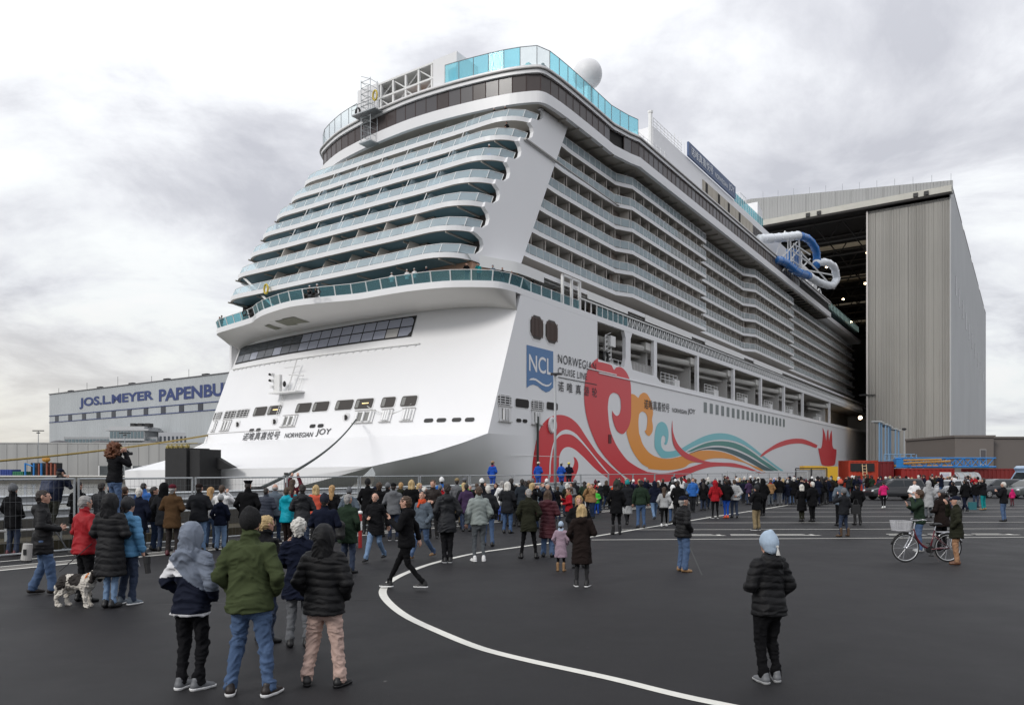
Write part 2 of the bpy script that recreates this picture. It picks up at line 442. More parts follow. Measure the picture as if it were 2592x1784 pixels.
for x0 in (6.1, 13.2, 20.4, 27.0):
    for k, (dx, ln) in enumerate(((0, 1.35), (1.5, 1.5), (3.1, 1.6))):
        blot(x0 + dx, 26.05 + .06 * (x0 + dx - 6) / 2, [(0, 0), (ln, .02), (ln - .05, .16), (.05, .14)])
        blot(x0 + dx, 26.45 + .06 * (x0 + dx - 6) / 2, [(.1, 0), (ln * .75, .02), (ln * .7, .16), (.15, .14)])
        blot(x0 + dx + ln * .8, 26.2 + .06 * (x0 + dx - 6) / 2, [(0, 0), (.15, 0), (.15, .3), (0, .28)])
# seams and a drain in the asphalt
SEAM = mat('tar_seam', (.014, .014, .015), .5)
strip([(-9, 12.2), (-4, 12.9), (-1.5, 13.3)], .03, .003, 'paving_seam', SEAM); strip([(4.1, 16.2), (5.6, 24)], .035, .003, 'paving_seam', SEAM)
strip([(13.5, 38), (15, 31), (19, 27), (24, 26.2)], .12, .003, 'paving_seam', SEAM)

# ---------------------------------------------------------------- building dock hall
UH = 163.0
hall = thing('shipyard_hall', 'towering grey corrugated dock hall with a dark open gate the ship is leaving', 'hall', SHIP_O, SHIP_RZ)
def clad_mat(name, rgb, scale, dirt=.18):
    m = bpy.data.materials.new(name); m.use_nodes = True; t = m.node_tree; b = t.nodes['Principled BSDF']
    co = N(t, 'ShaderNodeTexCoord').outputs['Object']
    mp = N(t, 'ShaderNodeMapping'); mp.inputs['Scale'].default_value = (1, 1, .06); LK(t, co, mp.inputs[0])
    st = noise(t, mp.outputs[0], .35, 6, .65); big = noise(t, co, .06, 3, .5, 3)
    f = M('ADD', M('MULTIPLY', M('SUBTRACT', st, .5, tree=t), 2 * dirt, tree=t), 1.0, tree=t)
    f = M('MULTIPLY', f, M('ADD', M('MULTIPLY', M('SUBTRACT', big, .5, tree=t), .25, tree=t), 1.0, tree=t), tree=t)
    sc = N(t, 'ShaderNodeVectorMath', operation='SCALE'); sc.inputs[0].default_value = rgb; LK(t, f, sc.inputs['Scale']); LK(t, sc.outputs[0], b.inputs['Base Color'])
    b.inputs['Roughness'].default_value = .55
    s = N(t, 'ShaderNodeSeparateXYZ'); LK(t, co, s.inputs[0])
    w = M('SINE', M('MULTIPLY', M('ADD', s.outputs[0], s.outputs[1], tree=t), scale, tree=t), tree=t)
    bp = N(t, 'ShaderNodeBump'); bp.inputs['Strength'].default_value = .7; bp.inputs['Distance'].default_value = .12; LK(t, w, bp.inputs['Height']); LK(t, bp.outputs[0], b.inputs['Normal'])
    return m
CLAD = clad_mat('weathered_grey_cladding', (.36, .35, .325), 9.0)
CLAD2 = clad_mat('pale_grey_cladding', (.50, .51, .51), 7.0, .10)
CLAD3 = clad_mat('grey_lintel_cladding', (.38, .385, .38), 8.0, .2)
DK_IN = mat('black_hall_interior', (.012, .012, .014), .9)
WC = -25.8     # near corner of the hall, w
b = MB(); b.box(UH + .5, WC + .2, 0, UH + 16, -6.1, 73.8); b.build('gate_tower', [CLAD], hall)
np_ = 10
for i in range(np_):
    w0 = WC + (-5.9 - WC) * i / np_; w1 = WC + (-5.9 - WC) * (i + 1) / np_
    b = MB(); pr = .05 * (i % 2)
    b.box(UH + .2 - pr, w0 + .04, 0, UH + .5, w1 - .04, 73.0)
    for j in range(1, 6): ww = w0 + (w1 - w0) * j / 6; b.box(UH + .08 - pr, ww - .06, 0, UH + .2 - pr, ww + .06, 73.0)
    b.build('cladding_panel', [CLAD], hall)
b = MB(); b.box(UH - .3, -6.0, 0, UH + 16, -5.6, 73.7); b.build('gate_edge_trim', [mat('pale_gate_edge', (.55, .52, .50), .6)], hall)
b = MB(); b.box(UH - .6, -5.9, 23, UH - .2, -3.8, 23.4); b.box(UH - .6, -7.9, 23.0, UH - .2, -5.9, 23.2); b.build('gate_bracket', [BLACKP], hall)
b = MB(); b.box(UH, WC, 0, UH + 200, WC + .3, 77.2); b.build('side_wall', [CLAD2], hall)
for (u0, z0, z1) in ((178, 51, 56.2), (191, 50, 55.5), (205, 49, 54.5), (220, 48, 53.5), (236, 47, 52.5), (252, 46, 51.5), (270, 45, 50.5), (290, 44, 49.5), (312, 43, 48.5), (335, 42, 47.5)):
    b = MB(); b.box(u0, WC - .06, z0, u0 + 2.4, WC, z1); b.build('side_window', [mat('dark_side_window', (.03, .03, .035), .2)], hall)
b = MB()
b.prism([(WC - .4, 74.5), (-WC + 20, 74.5), (-WC + 45, 74.5), (-WC + 45, 82.2), (26, 83.6), (WC - .4, 77.8)], UH - .4, UH + .6); b.v = [(z, x, y) for x, y, z in b.v]; b.build('lintel', [CLAD3], hall)
for i in range(13):
    w0 = WC + 4.0 * i + .05; w1 = w0 + 3.9
    zt = lambda w: 77.8 + (w - WC) * (83.6 - 77.8) / (26 - WC)
    b = MB(); b.prism([(w0, 76.6), (w1, 76.6), (w1, zt(w1)), (w0, zt(w0))], UH - .52, UH - .4); b.v = [(z, x, y) for x, y, z in b.v]; b.build('lintel_panel', [CLAD3], hall)
b = MB(); b.box(UH - 1.1, WC - .2, 74.7, UH - .4, 70, 76.4); b.build('gate_track', [mat('cream_gate_track', (.50, .49, .44), .6, var=.15, vscale=.4)], hall)
b = MB(); b.box(UH - 1.4, WC, 74.1, UH - .6, 70, 74.7); b.build('gate_rail', [DARK], hall)
b = MB()
for ww in (WC + 5, WC + 7.5, 6, 9): b.box(UH - 1.5, ww, 74.9, UH - 1.1, ww + 1.1, 75.9)
b.build('gate_floodlight', [BLACKP], hall)
b = MB()
for i in range(12): w = WC + 4.4 * i; z = 77.8 + (w - WC) * 5.8 / (26 - WC); b.bar((UH, w, z), (UH, w, z + 2.0), .05, 4)
b.build('lightning_rod', [STEEL], hall)
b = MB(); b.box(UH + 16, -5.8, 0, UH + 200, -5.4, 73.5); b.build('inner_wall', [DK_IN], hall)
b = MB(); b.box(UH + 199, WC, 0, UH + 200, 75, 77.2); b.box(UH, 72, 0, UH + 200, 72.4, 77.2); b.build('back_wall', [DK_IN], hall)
roof = MB(); uu = UH + .6
gaps = [UH + 40, UH + 85, UH + 135, UH + 180]
prev = UH + .6
for g in gaps + [UH + 200]:
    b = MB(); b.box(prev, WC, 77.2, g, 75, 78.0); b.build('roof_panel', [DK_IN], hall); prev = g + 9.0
SKYL = glass('dirty_skylight', (.45, .40, .33), .35, .6, (.8, .74, .62))
for g in gaps:
    b = MB(); b.box(g, WC, 77.4, g + 9, 75, 77.5); b.build('skylight', [SKYL], hall)
for uu in np.arange(UH + 12, UH + 208, 16):
    b = MB()
    b.bar((uu, -5, 70.5), (uu, 70, 70.5), .35, 4); b.bar((uu, -5, 76.5), (uu, 70, 76.5), .35, 4)
    for i, ww in enumerate(np.arange(-5, 68, 4.0)): b.bar((uu, ww, 70.5 if i % 2 else 76.5), (uu, ww + 4, 76.5 if i % 2 else 70.5), .18, 4)
    b.build('roof_truss', [mat('dark_truss_steel', (.035, .033, .032), .7)], hall)
LAMP = mat('sodium_hall_lamp', (1.0, .74, .45), emit=14.0)
for (u, w, z) in ((180, -3.2, 67), (188, -1.8, 69), (198, 12, 69), (220, 4, 67), (246, 16, 68), (246, 0, 64), (272, 6, 65), (284, 20, 66), (314, 4, 64)):
    b = MB(); b.sphere((u, w, z), (.42, .42, .3), 10, 6); b.build('hall_lamp', [LAMP], hall)
b = MB(); b.sphere((168, -3.2, 17.3), .5, 10, 6); b.build('work_lamp', [LAMP], hall)

# ---------------------------------------------------------------- far shipyard buildings
yard = thing('shipyard_hall', 'long pale grey hall with a big navy name written across its wall', 'hall', SHIP_O, SHIP_RZ)
CLAD4 = clad_mat('pale_yard_cladding', (.40, .425, .44), 3.0, .08)
b = MB(); b.box(137, 120, 0, 215, 409.8, 44.9); b.build('wall', [CLAD4], yard)
NAVYL = mat('navy_wall_lettering', (.03, .05, .16), .6)
JT = lambda w0, dw: (lambda a, c: (136.8, w0 - a * dw, 35.2 + c * 5.9))
text_on('wall_lettering', 'JOS.L.MEYER', JT(375.8, 71.5), NAVYL, yard, .035)
text_on('wall_lettering', 'PAPENBURG', JT(299.6, 67), NAVYL, yard, .035)
for i in range(19):
    w = 402.8 - 15.0 * i
    b = MB(); b.box(136.75, w - 3.7, 29.5, 137, w, 32.6); b.build('hall_window', [mat('dark_hall_window', (.03, .035, .05), .3)], yard)
for z in (29.15, 32.75):
    b = MB(); b.box(136.7, 120, z, 137, 409.8, z + .35); b.build('navy_stripe', [NAVYL], yard)
b = MB(); b.box(136.6, 120, 44.9, 138, 409.9, 45.3); b.build('roof_edge', [mat('dark_roof_edge', (.12, .12, .13), .7)], yard)
for i in range(9):
    b = MB(); b.bar((137.5, 400 - 31 * i, 45), (137.5, 400 - 31 * i, 48 + (i % 3)), .1, 4); b.box(137.5, 390 - 31 * i, 45.2, 139, 386 - 31 * i, 46.1); b.build('roof_vent', [BLACKP], yard)
def wpx(x, y, d): return Vector(((x - 1296) / 1900 * d, d, 2.25 + (1191.5 - y) / 1900 * d))
LOWG = clad_mat('grey_shed_cladding', (.36, .36, .35), 1.2, .08)
s = thing('warehouse', 'long low grey warehouse along the far bank of the basin', 'warehouse', (0, 0, 0))
b = MB(); b.box(-230, 300, 0, -108, 330, 13.3); b.box(-230, 299.6, 13.0, -107.6, 330.4, 13.6); b.build('wall', [LOWG], s)
for i in range(30):
    b = MB(); b.box(-230 + 4.05 * i + .05, 299.7, 0, -230 + 4.05 * i + 3.95, 300, 12.9); b.build('wall_panel', [LOWG], s)
for x in (-188, -171, -150):
    b = MB(); b.sphere((x, 312, 13.4), (4.2, 3, 1.6), 10, 6); b.build('roof_dome', [mat('dark_roof_dome', (.06, .06, .065), .5)], s)
b = MB(); b.box(-165, 299.5, 0, -112, 299.72, 4.2)
b.build('glazed_front', [mat('dark_shop_glazing', (.09, .10, .105), .25, var=.6, vscale=.5)], s)
for i in range(12): b = MB(); b.box(-165 + 4.4 * i, 299.3, .1, -164.5 + 4.4 * i, 299.5, 4.3); b.build('front_column', [WHITE_M], s)
o1 = thing('office_building', 'low glass office block in front of the lettered hall', 'office')
OG = mat('blue_grey_office_glass', (.14, .19, .21), .12); OGW = mat('grey_office_wall', (.33, .34, .35), .7)
b = MB(); b.box(-206, 345, 0, -163, 372, 17.8); b.build('wall', [OGW], o1)
for j in range(26):
    for i, (z0, z1) in enumerate(((13.8, 16.2), (15.9, 17.2))[:1]):
        b = MB(); b.box(-205.5 + 1.62 * j, 344.85, 13.2, -204.3 + 1.62 * j, 345, 16.8); b.build('office_window', [OG], o1)
b = MB(); b.box(-184, 343, 16, -168, 360, 22.6); b.box(-186, 342.6, 20.6, -166, 361, 21.4); b.build('penthouse', [mat('pale_office_band', (.45, .46, .47), .6)], o1)
for j in range(10): b = MB(); b.box(-183.6 + 1.56 * j, 342.85, 17.2, -182.4 + 1.56 * j, 343, 20.2); b.build('penthouse_window', [OG], o1)
b = MB()
for j in range(3): b.box(-176 + 3.4 * j, 346, 22.6, -174 + 3.4 * j, 350, 24.2)
b.build('roof_unit', [BLACKP], o1)
o2 = thing('office_building', 'pale office block with rows of small dark windows next to the ship', 'office')
b = MB(); b.box(-163, 346, 0, -120, 372, 20.0); b.build('wall', [mat('light_office_wall', (.42, .43, .45), .7)], o2)
for i in range(3):
    for j in range(22):
        b = MB(); b.box(-162.4 + 1.9 * j, 345.85, 6.0 + 4.6 * i, -161.5 + 1.9 * j, 346, 9.0 + 4.6 * i); b.build('office_window', [mat('dark_office_window', (.05, .06, .075), .2)], o2)
ow = thing('brick_annex', 'low brown-grey annex with one window beside the dock hall', 'building')
AN = mat('brown_grey_annex_cladding', (.165, .145, .132), .8, var=.06, vscale=.3)
b = MB(); b.box(70.8, 120, 0, 77.0, 135, 7.9); b.box(70.6, 119.8, 7.6, 77.2, 135, 7.95); b.build('wall', [AN], ow)
w_ = MB(); w_.box(74.75, 119.9, 3.1, 75.75, 120, 5.7); fr_ = w_.build('window_frame', [mat('grey_window_frame', (.35, .35, .35), .5)], ow)
w_ = MB(); w_.box(74.85, 119.86, 3.5, 75.65, 119.9, 5.6); w_.build('window_pane', [WINB2], fr_)
ow2 = thing('brick_annex', 'plain brown-grey annex wing at the right edge, without a window', 'building')
b = MB(); b.box(77.6, 121.5, 0, 110, 136, 7.7); b.box(77.4, 121.3, 7.5, 110, 136, 7.8); b.build('wall', [mat('brown_annex_cladding', (.145, .128, .118), .8, var=.06, vscale=.3)], ow2)
b = MB(); b.box(77.15, 120.9, 0, 77.35, 121.2, 7.9); b.build('downpipe', [BLACKP], ow2)
# bare tree by the annex
tr0 = thing('bare_tree', 'small leafless tree in front of the annex wing', 'tree', (66.5, 98, 0))
b = MB(); b.bar((0, 0, 0), (0, 0, 2.4), .09, 6, r2=.05); b.build('trunk', [mat('dark_bark', (.06, .05, .045), .9)], tr0)
b = MB(); r_ = random.Random(3)
for i in range(16):
    z0 = 1.0 + .09 * i; a = r_.uniform(0, 6.28); l = r_.uniform(.5, 1.2); p = Vector((0, 0, z0)); q = p + Vector((math.cos(a) * l * .6, math.sin(a) * l * .6, l)); b.bar(p, q, .025, 4, r2=.012)
    for j in range(3): t = r_.uniform(.4, .95); m_ = p.lerp(q, t); a2 = r_.uniform(0, 6.28); b.bar(m_, m_ + Vector((math.cos(a2) * .3, math.sin(a2) * .3, .35)), .012, 3, r2=.006)
b.build('crown', [mat('dark_bark', (.06, .05, .045), .9)], tr0)
ART = {
'red_arch': (0, [(1.87,0.70),(1.87,1.27),(1.93,2.67),(2.13,3.73),(2.58,5.16),(3.05,6.17),(3.78,7.06),(4.73,7.69),(5.70,8.08),(6.98,8.34),(8.29,8.38),(9.64,8.20),(10.87,7.81),(11.97,7.24),(13.09,6.43),(14.41,5.52),(16.09,4.44),(17.84,3.57),(20.37,2.50),(22.45,1.74),(24.01,0.95),(24.40,0.33)]),
'white_stripe': (1, [(5.22,1.60),(5.29,3.05),(5.57,4.15),(6.13,5.34),(6.84,6.11),(7.71,6.59),(8.74,6.82),(9.79,6.75),(11.03,6.42),(12.45,5.70),(13.91,4.87),(15.41,4.02),(16.96,3.15),(19.45,1.79),(18.55,2.09),(16.78,2.99),(15.24,3.90),(12.93,5.16),(11.34,5.89),(10.10,6.27),(8.89,6.34),(7.85,6.22),(6.98,5.85),(6.41,5.28),(5.99,4.53),(5.78,3.79),(5.57,3.06),(5.50,1.59)]),
'white_inside': (1, [(7.42,2.40),(7.24,3.22),(7.34,3.82),(7.71,4.35),(8.29,4.73),(9.04,4.90),(9.95,4.85),(11.03,4.57),(12.45,3.97),(13.91,3.28),(15.41,2.57),(17.13,1.92),(19.09,1.21),(19.18,0.42),(10.41,0.56),(10.41,1.29),(9.49,1.95),(8.29,2.14)]),
'red_hook': (2, [(10.41,3.83),(10.95,3.68),(11.42,3.26),(11.53,2.80),(11.34,2.25),(10.87,1.71),(10.41,1.25),(10.25,0.56),(7.42,0.61),(7.20,2.40),(7.71,2.14),(8.59,2.06),(9.49,2.21),(10.25,2.64),(10.56,3.10),(10.59,3.48)]),
'red_main': (2, [(16.27,15.65),(16.30,15.25),(18.01,15.29),(19.82,15.21),(20.47,14.74),(21.12,15.11),(22.26,15.28),(23.42,15.06),(24.40,14.52),(25.10,13.71),(25.31,12.85),(25.37,11.10),(25.31,9.34),(25.00,8.44),(24.40,7.71),(23.42,7.06),(22.64,6.90),(21.50,7.15),(20.74,7.71),(20.19,8.52),(19.97,9.18),(20.00,9.69),(20.37,9.38),(21.12,9.10),(21.87,9.30),(22.30,9.84),(22.39,10.53),(22.26,11.21),(21.68,11.76),(20.56,11.92),(19.64,11.67),(19.09,11.13),(18.87,10.36),(18.82,9.78),(18.95,8.99),(19.27,7.67),(20.00,6.53),(21.12,5.47),(22.45,4.57),(24.40,3.56),(27.46,2.70),(30.69,2.07),(30.63,2.12),(34.03,1.91),(37.63,1.97),(41.17,2.26),(44.37,2.62),(48.30,3.10),(51.85,3.50),(54.95,3.67),(60.88,3.64),(65.83,3.62),(69.96,3.36),(73.90,3.01),(78.46,2.46),(84.64,1.67),(80.18,2.01),(75.12,2.45),(71.90,2.69),(68.06,2.86),(62.61,3.02),(57.53,2.99),(53.07,2.75),(48.30,2.21),(45.47,1.75),(40.14,1.07),(37.14,0.71),(30.63,0.65),(26.43,0.30),(25.61,0.93),(23.42,1.65),(21.31,2.42),(19.27,3.34),(17.48,4.30),(15.92,5.41),(14.74,6.65),(13.91,7.73),(13.25,9.04),(12.90,10.55),(12.96,11.74),(13.25,12.95),(13.66,13.78),(14.41,14.58),(15.41,15.26)]),
'red_ribbon': (3, [(39.00,9.58),(38.75,8.39),(38.87,7.22),(39.38,6.15),(40.65,5.19),(42.75,4.43),(45.47,3.86),(48.88,3.58),(52.15,3.48),(55.27,3.44),(54.95,3.66),(53.69,3.74),(50.65,3.97),(47.72,4.41),(44.92,4.88),(43.02,5.35),(41.17,6.10),(40.01,6.96),(39.25,7.92),(39.07,8.79)]),
'orange_wave': (1, [(25.20,12.05),(26.22,12.18),(27.26,11.91),(27.57,11.85),(28.10,12.30),(29.16,12.66),(30.25,12.57),(31.36,11.92),(32.03,10.95),(32.26,10.13),(31.92,9.27),(32.21,8.36),(32.03,7.60),(31.13,7.01),(30.25,7.07),(29.49,7.59),(30.03,7.79),(30.36,8.72),(30.36,9.46),(29.81,9.97),(28.73,10.13),(27.89,9.76),(27.67,9.21),(27.57,8.58),(27.78,7.24),(28.10,6.84),(28.95,5.79),(30.69,4.83),(32.94,4.22),(32.88,4.27),(35.21,4.01),(38.37,4.02),(42.22,4.40),(46.03,4.90),(48.88,5.32),(52.77,5.52),(56.88,5.55),(60.88,5.41),(66.20,4.93),(71.90,4.05),(78.03,3.22),(82.38,2.72),(85.56,1.93),(80.18,2.59),(73.90,3.57),(68.06,4.06),(62.61,4.35),(57.53,4.34),(53.69,4.12),(49.76,3.64),(46.03,3.40),(43.83,2.82),(40.91,2.51),(37.63,2.36),(34.03,2.40),(30.63,2.54),(30.69,2.71),(28.73,3.16),(27.26,3.86),(26.02,4.64),(25.00,5.58),(24.21,6.69),(24.01,7.21),(24.40,7.97),(24.60,9.29),(24.70,10.70)]),
'teal_wave': (1, [(32.76,5.77),(32.83,6.99),(33.11,7.93),(33.80,8.72),(35.09,9.12),(36.41,8.95),(37.26,8.41),(37.63,7.56),(37.50,6.77),(37.01,6.08),(36.41,5.92),(36.04,6.10),(36.41,6.35),(36.53,6.84),(36.16,7.16),(35.56,7.19),(35.09,6.79),(34.97,6.12),(35.21,5.55),(36.16,5.10),(37.63,5.03),(39.63,5.17),(41.43,5.39),(42.75,5.65),(45.47,6.33),(48.88,7.12),(52.15,7.77),(56.23,8.32),(60.20,8.56),(64.39,8.53),(69.19,8.12),(73.90,7.42),(79.31,6.31),(84.64,5.11),(90.79,3.84),(98.98,2.27),(96.34,2.31),(89.33,3.69),(82.38,5.07),(75.94,6.35),(71.12,7.09),(66.20,7.48),(60.88,7.53),(56.23,7.26),(52.15,6.80),(48.30,6.15),(45.47,5.56),(43.83,5.11),(42.22,4.63),(40.14,4.29),(37.63,4.11),(35.21,4.12),(33.80,4.76),(32.99,5.31)]),
'green_wave': (1, [(44.37,5.07),(45.47,5.30),(48.30,5.89),(52.15,6.58),(56.23,7.04),(60.88,7.25),(66.20,7.18),(71.12,6.73),(75.94,5.98),(82.38,4.68),(89.33,3.42),(95.31,2.27),(90.79,2.44),(84.64,3.52),(78.03,4.75),(71.90,5.64),(66.20,6.24),(60.88,6.45),(56.23,6.37),(52.15,5.99),(48.88,5.59),(46.59,5.20)]),
'dark_wave': (2, [(45.47,4.87),(48.88,5.43),(52.15,5.83),(56.23,6.10),(60.88,6.16),(66.20,5.88),(71.90,5.27),(78.03,4.37),(84.64,3.26),(91.78,2.27),(84.64,2.40),(78.03,3.48),(71.90,4.41),(66.20,5.11),(60.88,5.59),(56.23,5.71),(52.77,5.66),(49.46,5.37),(46.59,4.96)]),
'red_arc': (3, [(81.93,5.04),(84.64,5.91),(89.33,6.95),(94.28,7.92),(100.60,8.76),(106.77,9.27),(110.02,9.43),(115.55,9.50),(122.06,9.16),(129.85,8.50),(128.42,7.80),(120.72,8.24),(114.29,8.45),(108.24,8.27),(102.53,7.88),(97.14,7.30),(92.03,6.68),(86.95,5.82),(83.28,5.02)]),
'red_flame': (3, [(130.43,7.85),(134.12,8.11),(135.62,11.22),(135.25,13.08),(137.92,11.66),(139.48,9.64),(140.67,12.47),(141.86,12.87),(142.67,9.74),(144.29,11.92),(145.78,12.87),(146.36,11.29),(146.77,8.98),(148.46,8.12),(151.89,8.03),(151.46,6.37),(149.31,3.81),(134.87,3.71),(131.89,6.04)]),
}
# ---------------------------------------------------------------- the ship
# ship frame: u runs forward along the ship's side, w inboard from the starboard side, z up
ship = thing('cruise_ship', 'huge white cruise ship seen from its stern, red, orange and teal waves on its side', 'cruise ship', SHIP_O, SHIP_RZ)
SM = Matrix.Translation(SHIP_O) @ Matrix.Rotation(SHIP_RZ, 4, 'Z')
def SW(u, w, z): return SM @ Vector((u, w, z))
def side_prism(poly, w0, w1, name=None, m=None, mb=None):
    b = MB(); b.prism(poly, w0, w1)
    b.v = [(x, z, y) for x, y, z in b.v]
    if mb is not None: mb.add(b.v, b.f); return
    return b.build(name, m, ship)
def interp(x, tab):
    xs = [t[0] for t in tab]; ys = [t[1] for t in tab]
    return float(np.interp(x, xs, ys))
W_PORT = 45.5
def ut(w, z): return -.92 - .3926 * (18.3 - z) - 2.0 * max(0.0, 1 - ((w - 22.7) / 22.7) ** 2)
def zq(w): return 19.4 - 1.1 * min(1.0, abs((w - 22.7) / 22.7)) ** 6
def T(w, z, off=0.03): return (ut(w, z) - off, w, z)

# hull
hb = MB()
for poly in ([(-5.82, 5.82), (3, 5.82), (3, -3.5), (205, -3.5), (205, 14.0), (-2.61, 14.0)],
             [(-2.61, 14.0), (16.2, 14.0), (16.2, 20.04), (-.24, 20.04), (-.92, 18.3)],
             [(16.2, 14.0), (35.5, 14.0), (35.5, 14.6), (34.9, 14.66), (34.3, 14.9), (33.5, 15.25), (23.0, 15.38), (16.2, 15.55)],
             [(35.5, 14.0), (205, 14.0), (205, 14.66), (35.5, 14.6)]):
    side_prism(poly, 0.0, 0.4, mb=hb)
hb.box(205, 0.0, -3.5, 205.4, 45.5, 20)
hb.box(-2, 45.1, 5.0, 205, 45.5, 20.04)
hb.build('hull_side', WHITE, ship)
rb = MB()
rb.box(16.4, -0.14, 13.86, 205, 0.0, 14.0)
rb.build('rubbing_strake', WHITE, ship)
hl = MB(); hl.box(-2.0, -0.03, 3.78, 12.0, 0.0, 3.83); hl.build('draught_line', WHITE_M, ship)

BORD = [(0, -5.82, 0.0, 5.82), (.23, -8.17, .87, 4.91), (.52, -11.2, 2.41, 3.86), (.78, -13.88, 4.6, 3.08), (1, -16.1, 5.0, 2.65)]
def border(t): return tuple(interp(t, [(b[0], b[i]) for b in BORD]) for i in (1, 2, 3))
tb = MB()
tb.grid(lambda a, b: (lambda w: (ut(w, 5.82 + b * (zq(w) - 5.82)), w, 5.82 + b * (zq(w) - 5.82)))(a * W_PORT), 40, 14)
tb.build('transom', WHITE, ship, smooth=True)
def ramp(a, t):
    ub, wb, zb = border(t)
    w = wb + a * (W_PORT - wb)
    us = ut(w, 5.82); ue = -16.1
    tt = t
    u = us + (ue - us) * tt
    return (u, w, zb + (-0.35 * a if t > 0.5 else -0.35 * a * 2 * t))
rp = MB(); rp.grid(ramp, 36, 20); rp.build('stern_ramp', WHITE, ship, smooth=True)
def zl(w): return max(0.2, 2.62 - 0.19 * (w - 5.0))
fb = MB()
fb.grid(lambda a, b: (lambda w, zt: (-16.1 + (0.0 if b < .5 else 0.25 * (b - .5)), w, zt + b * (zl(w) - zt)))(5 + a * 40.5, 2.65 - .35 * a), 36, 4)
fb.build('ducktail_face', WHITE, ship)
lw = MB()
def skin(a, b):
    p = (3 - 8.82 * a / .4, 0.0, 5.82) if a < .4 else border((a - .4) / .6)
    k = a * a * (3 - 2 * a); q = (3 - 9 * a, 24.0 * k ** 1.25, -3.5)
    return (p[0] + b * (q[0] - p[0]), p[1] + b ** 1.5 * (q[1] - p[1]), p[2] + b * (q[2] - p[2]))
lw.grid(skin, 30, 10)
lw.grid(lambda a, b: (lambda w: (-16.0 + b * 10.0, w + b * max(0, 24 - w), zl(w) + b * (-3.5 - zl(w))))(5 + a * 40.5), 20, 4)
lw.grid(lambda a, b: (-16.1 + 14 * a + b * 8, 45.5, 2.3 + 3.4 * a + b * (-3.5 - 2.3 - 3.4 * a)), 10, 3)
lw.build('lower_hull', WHITE, ship, smooth=True)

# promenade deck
PROM_ST = [(0.3, 0.0), (-1.75, -0.1), (-4.0, 0.55), (-6.47, 3.88), (-7.53, 7.77), (-7.83, 11.65), (-7.95, 15.2), (-9.02, 19.73), (-9.61, 23.97), (-8.6, 29.57),
           (-7.44, 32.74), (-6.5, 34.75), (-5.3, 41), (-4.5, 44.6), (-3.0, 46.2), (0.0, 46.6)]
PROM = catmull(PROM_ST, 5, closed=False)
poly = [(205, 0.0)] + PROM + [(205, 46.6)]
pb = MB(); pb.prism(poly, 20.05, 20.7); pb.build('promenade_deck', [WHITE], ship)
ub = MB()
lowp = [p for p in PROM if p[0] < -0.93]
def under(i, t):
    p = lowp[i]; w = min(max((p[1] + .1) / 46.5 * W_PORT, 0), W_PORT); z = zq(w)
    q = (ut(w, z), w, z)
    z0 = 20.05
    return (p[0] + (q[0] - p[0]) * t, p[1] + (q[1] - p[1]) * t, z0 + (q[2] - z0) * t - 0.25 * math.sin(math.pi * t) * (1 if 14 < w < 36 else .4))
n_ = len(lowp)
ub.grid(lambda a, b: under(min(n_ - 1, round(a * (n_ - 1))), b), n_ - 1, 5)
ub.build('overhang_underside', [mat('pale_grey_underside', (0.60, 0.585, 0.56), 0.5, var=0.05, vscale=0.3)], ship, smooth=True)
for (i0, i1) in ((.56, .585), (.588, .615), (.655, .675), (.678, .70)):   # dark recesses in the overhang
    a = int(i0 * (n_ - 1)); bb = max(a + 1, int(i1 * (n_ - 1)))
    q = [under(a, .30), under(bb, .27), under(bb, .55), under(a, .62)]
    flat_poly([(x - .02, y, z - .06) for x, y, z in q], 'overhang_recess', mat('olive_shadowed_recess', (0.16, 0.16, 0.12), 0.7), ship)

def pane(name, a, b, c, d, th, m, parent=None):
    a, b, c, d = map(Vector, (a, b, c, d)); nrm = (b - a).cross(d - a).normalized() * th
    mb = MB(); mb.add([a, b, c, d, a + nrm, b + nrm, c + nrm, d + nrm], [(0, 3, 2, 1), (4, 5, 6, 7), (0, 1, 5, 4), (1, 2, 6, 5), (2, 3, 7, 6), (3, 0, 4, 7)])
    return mb.build(name, m, parent if parent is not None else ship)
# promenade rail: tinted panes between outward-leaning white posts round the stern
rail_path = resample([(u, w, 0) for u, w in [(12.0, 0.12)] + [(p[0] + .12, p[1] + (.15 if p[1] < 22 else -.15)) for p in PROM] + [(6, 46.4)]], 2.05)
def outn(path, i):
    a = path[max(0, i - 1)]; b = path[min(len(path) - 1, i + 1)]; d = (b - a).normalized(); return Vector((d.y, -d.x, 0))
tops = []
for i, p in enumerate(rail_path):
    o = outn(rail_path, i); o = -o if o.x > 0.2 or (abs(o.x) <= .2 and (o.y > 0) == (p.y < 22)) else o
    lean = 0.3 if p.x < 0.5 else 0.0
    tops.append(p + o * lean + Vector((0, 0, 21.72)))
for i in range(len(rail_path) - 1):
    a = rail_path[i] + Vector((0, 0, 20.72)); b = rail_path[i + 1] + Vector((0, 0, 20.72)); c = tops[i + 1]; d = tops[i]
    if i not in (18, 25, 33): pane('promenade_pane', a, b, c, d, 0.03, GL_TEAL)
    pb2 = MB(); pb2.bar(a - Vector((0, 0, .03)), d + Vector((0, 0, .05)), 0.085, 4); pb2.build('rail_post', WHITE_M, ship)
hr = MB(); hr.tube(tops, 0.035, 5); hr.build('handrail', WHITE_M, ship)
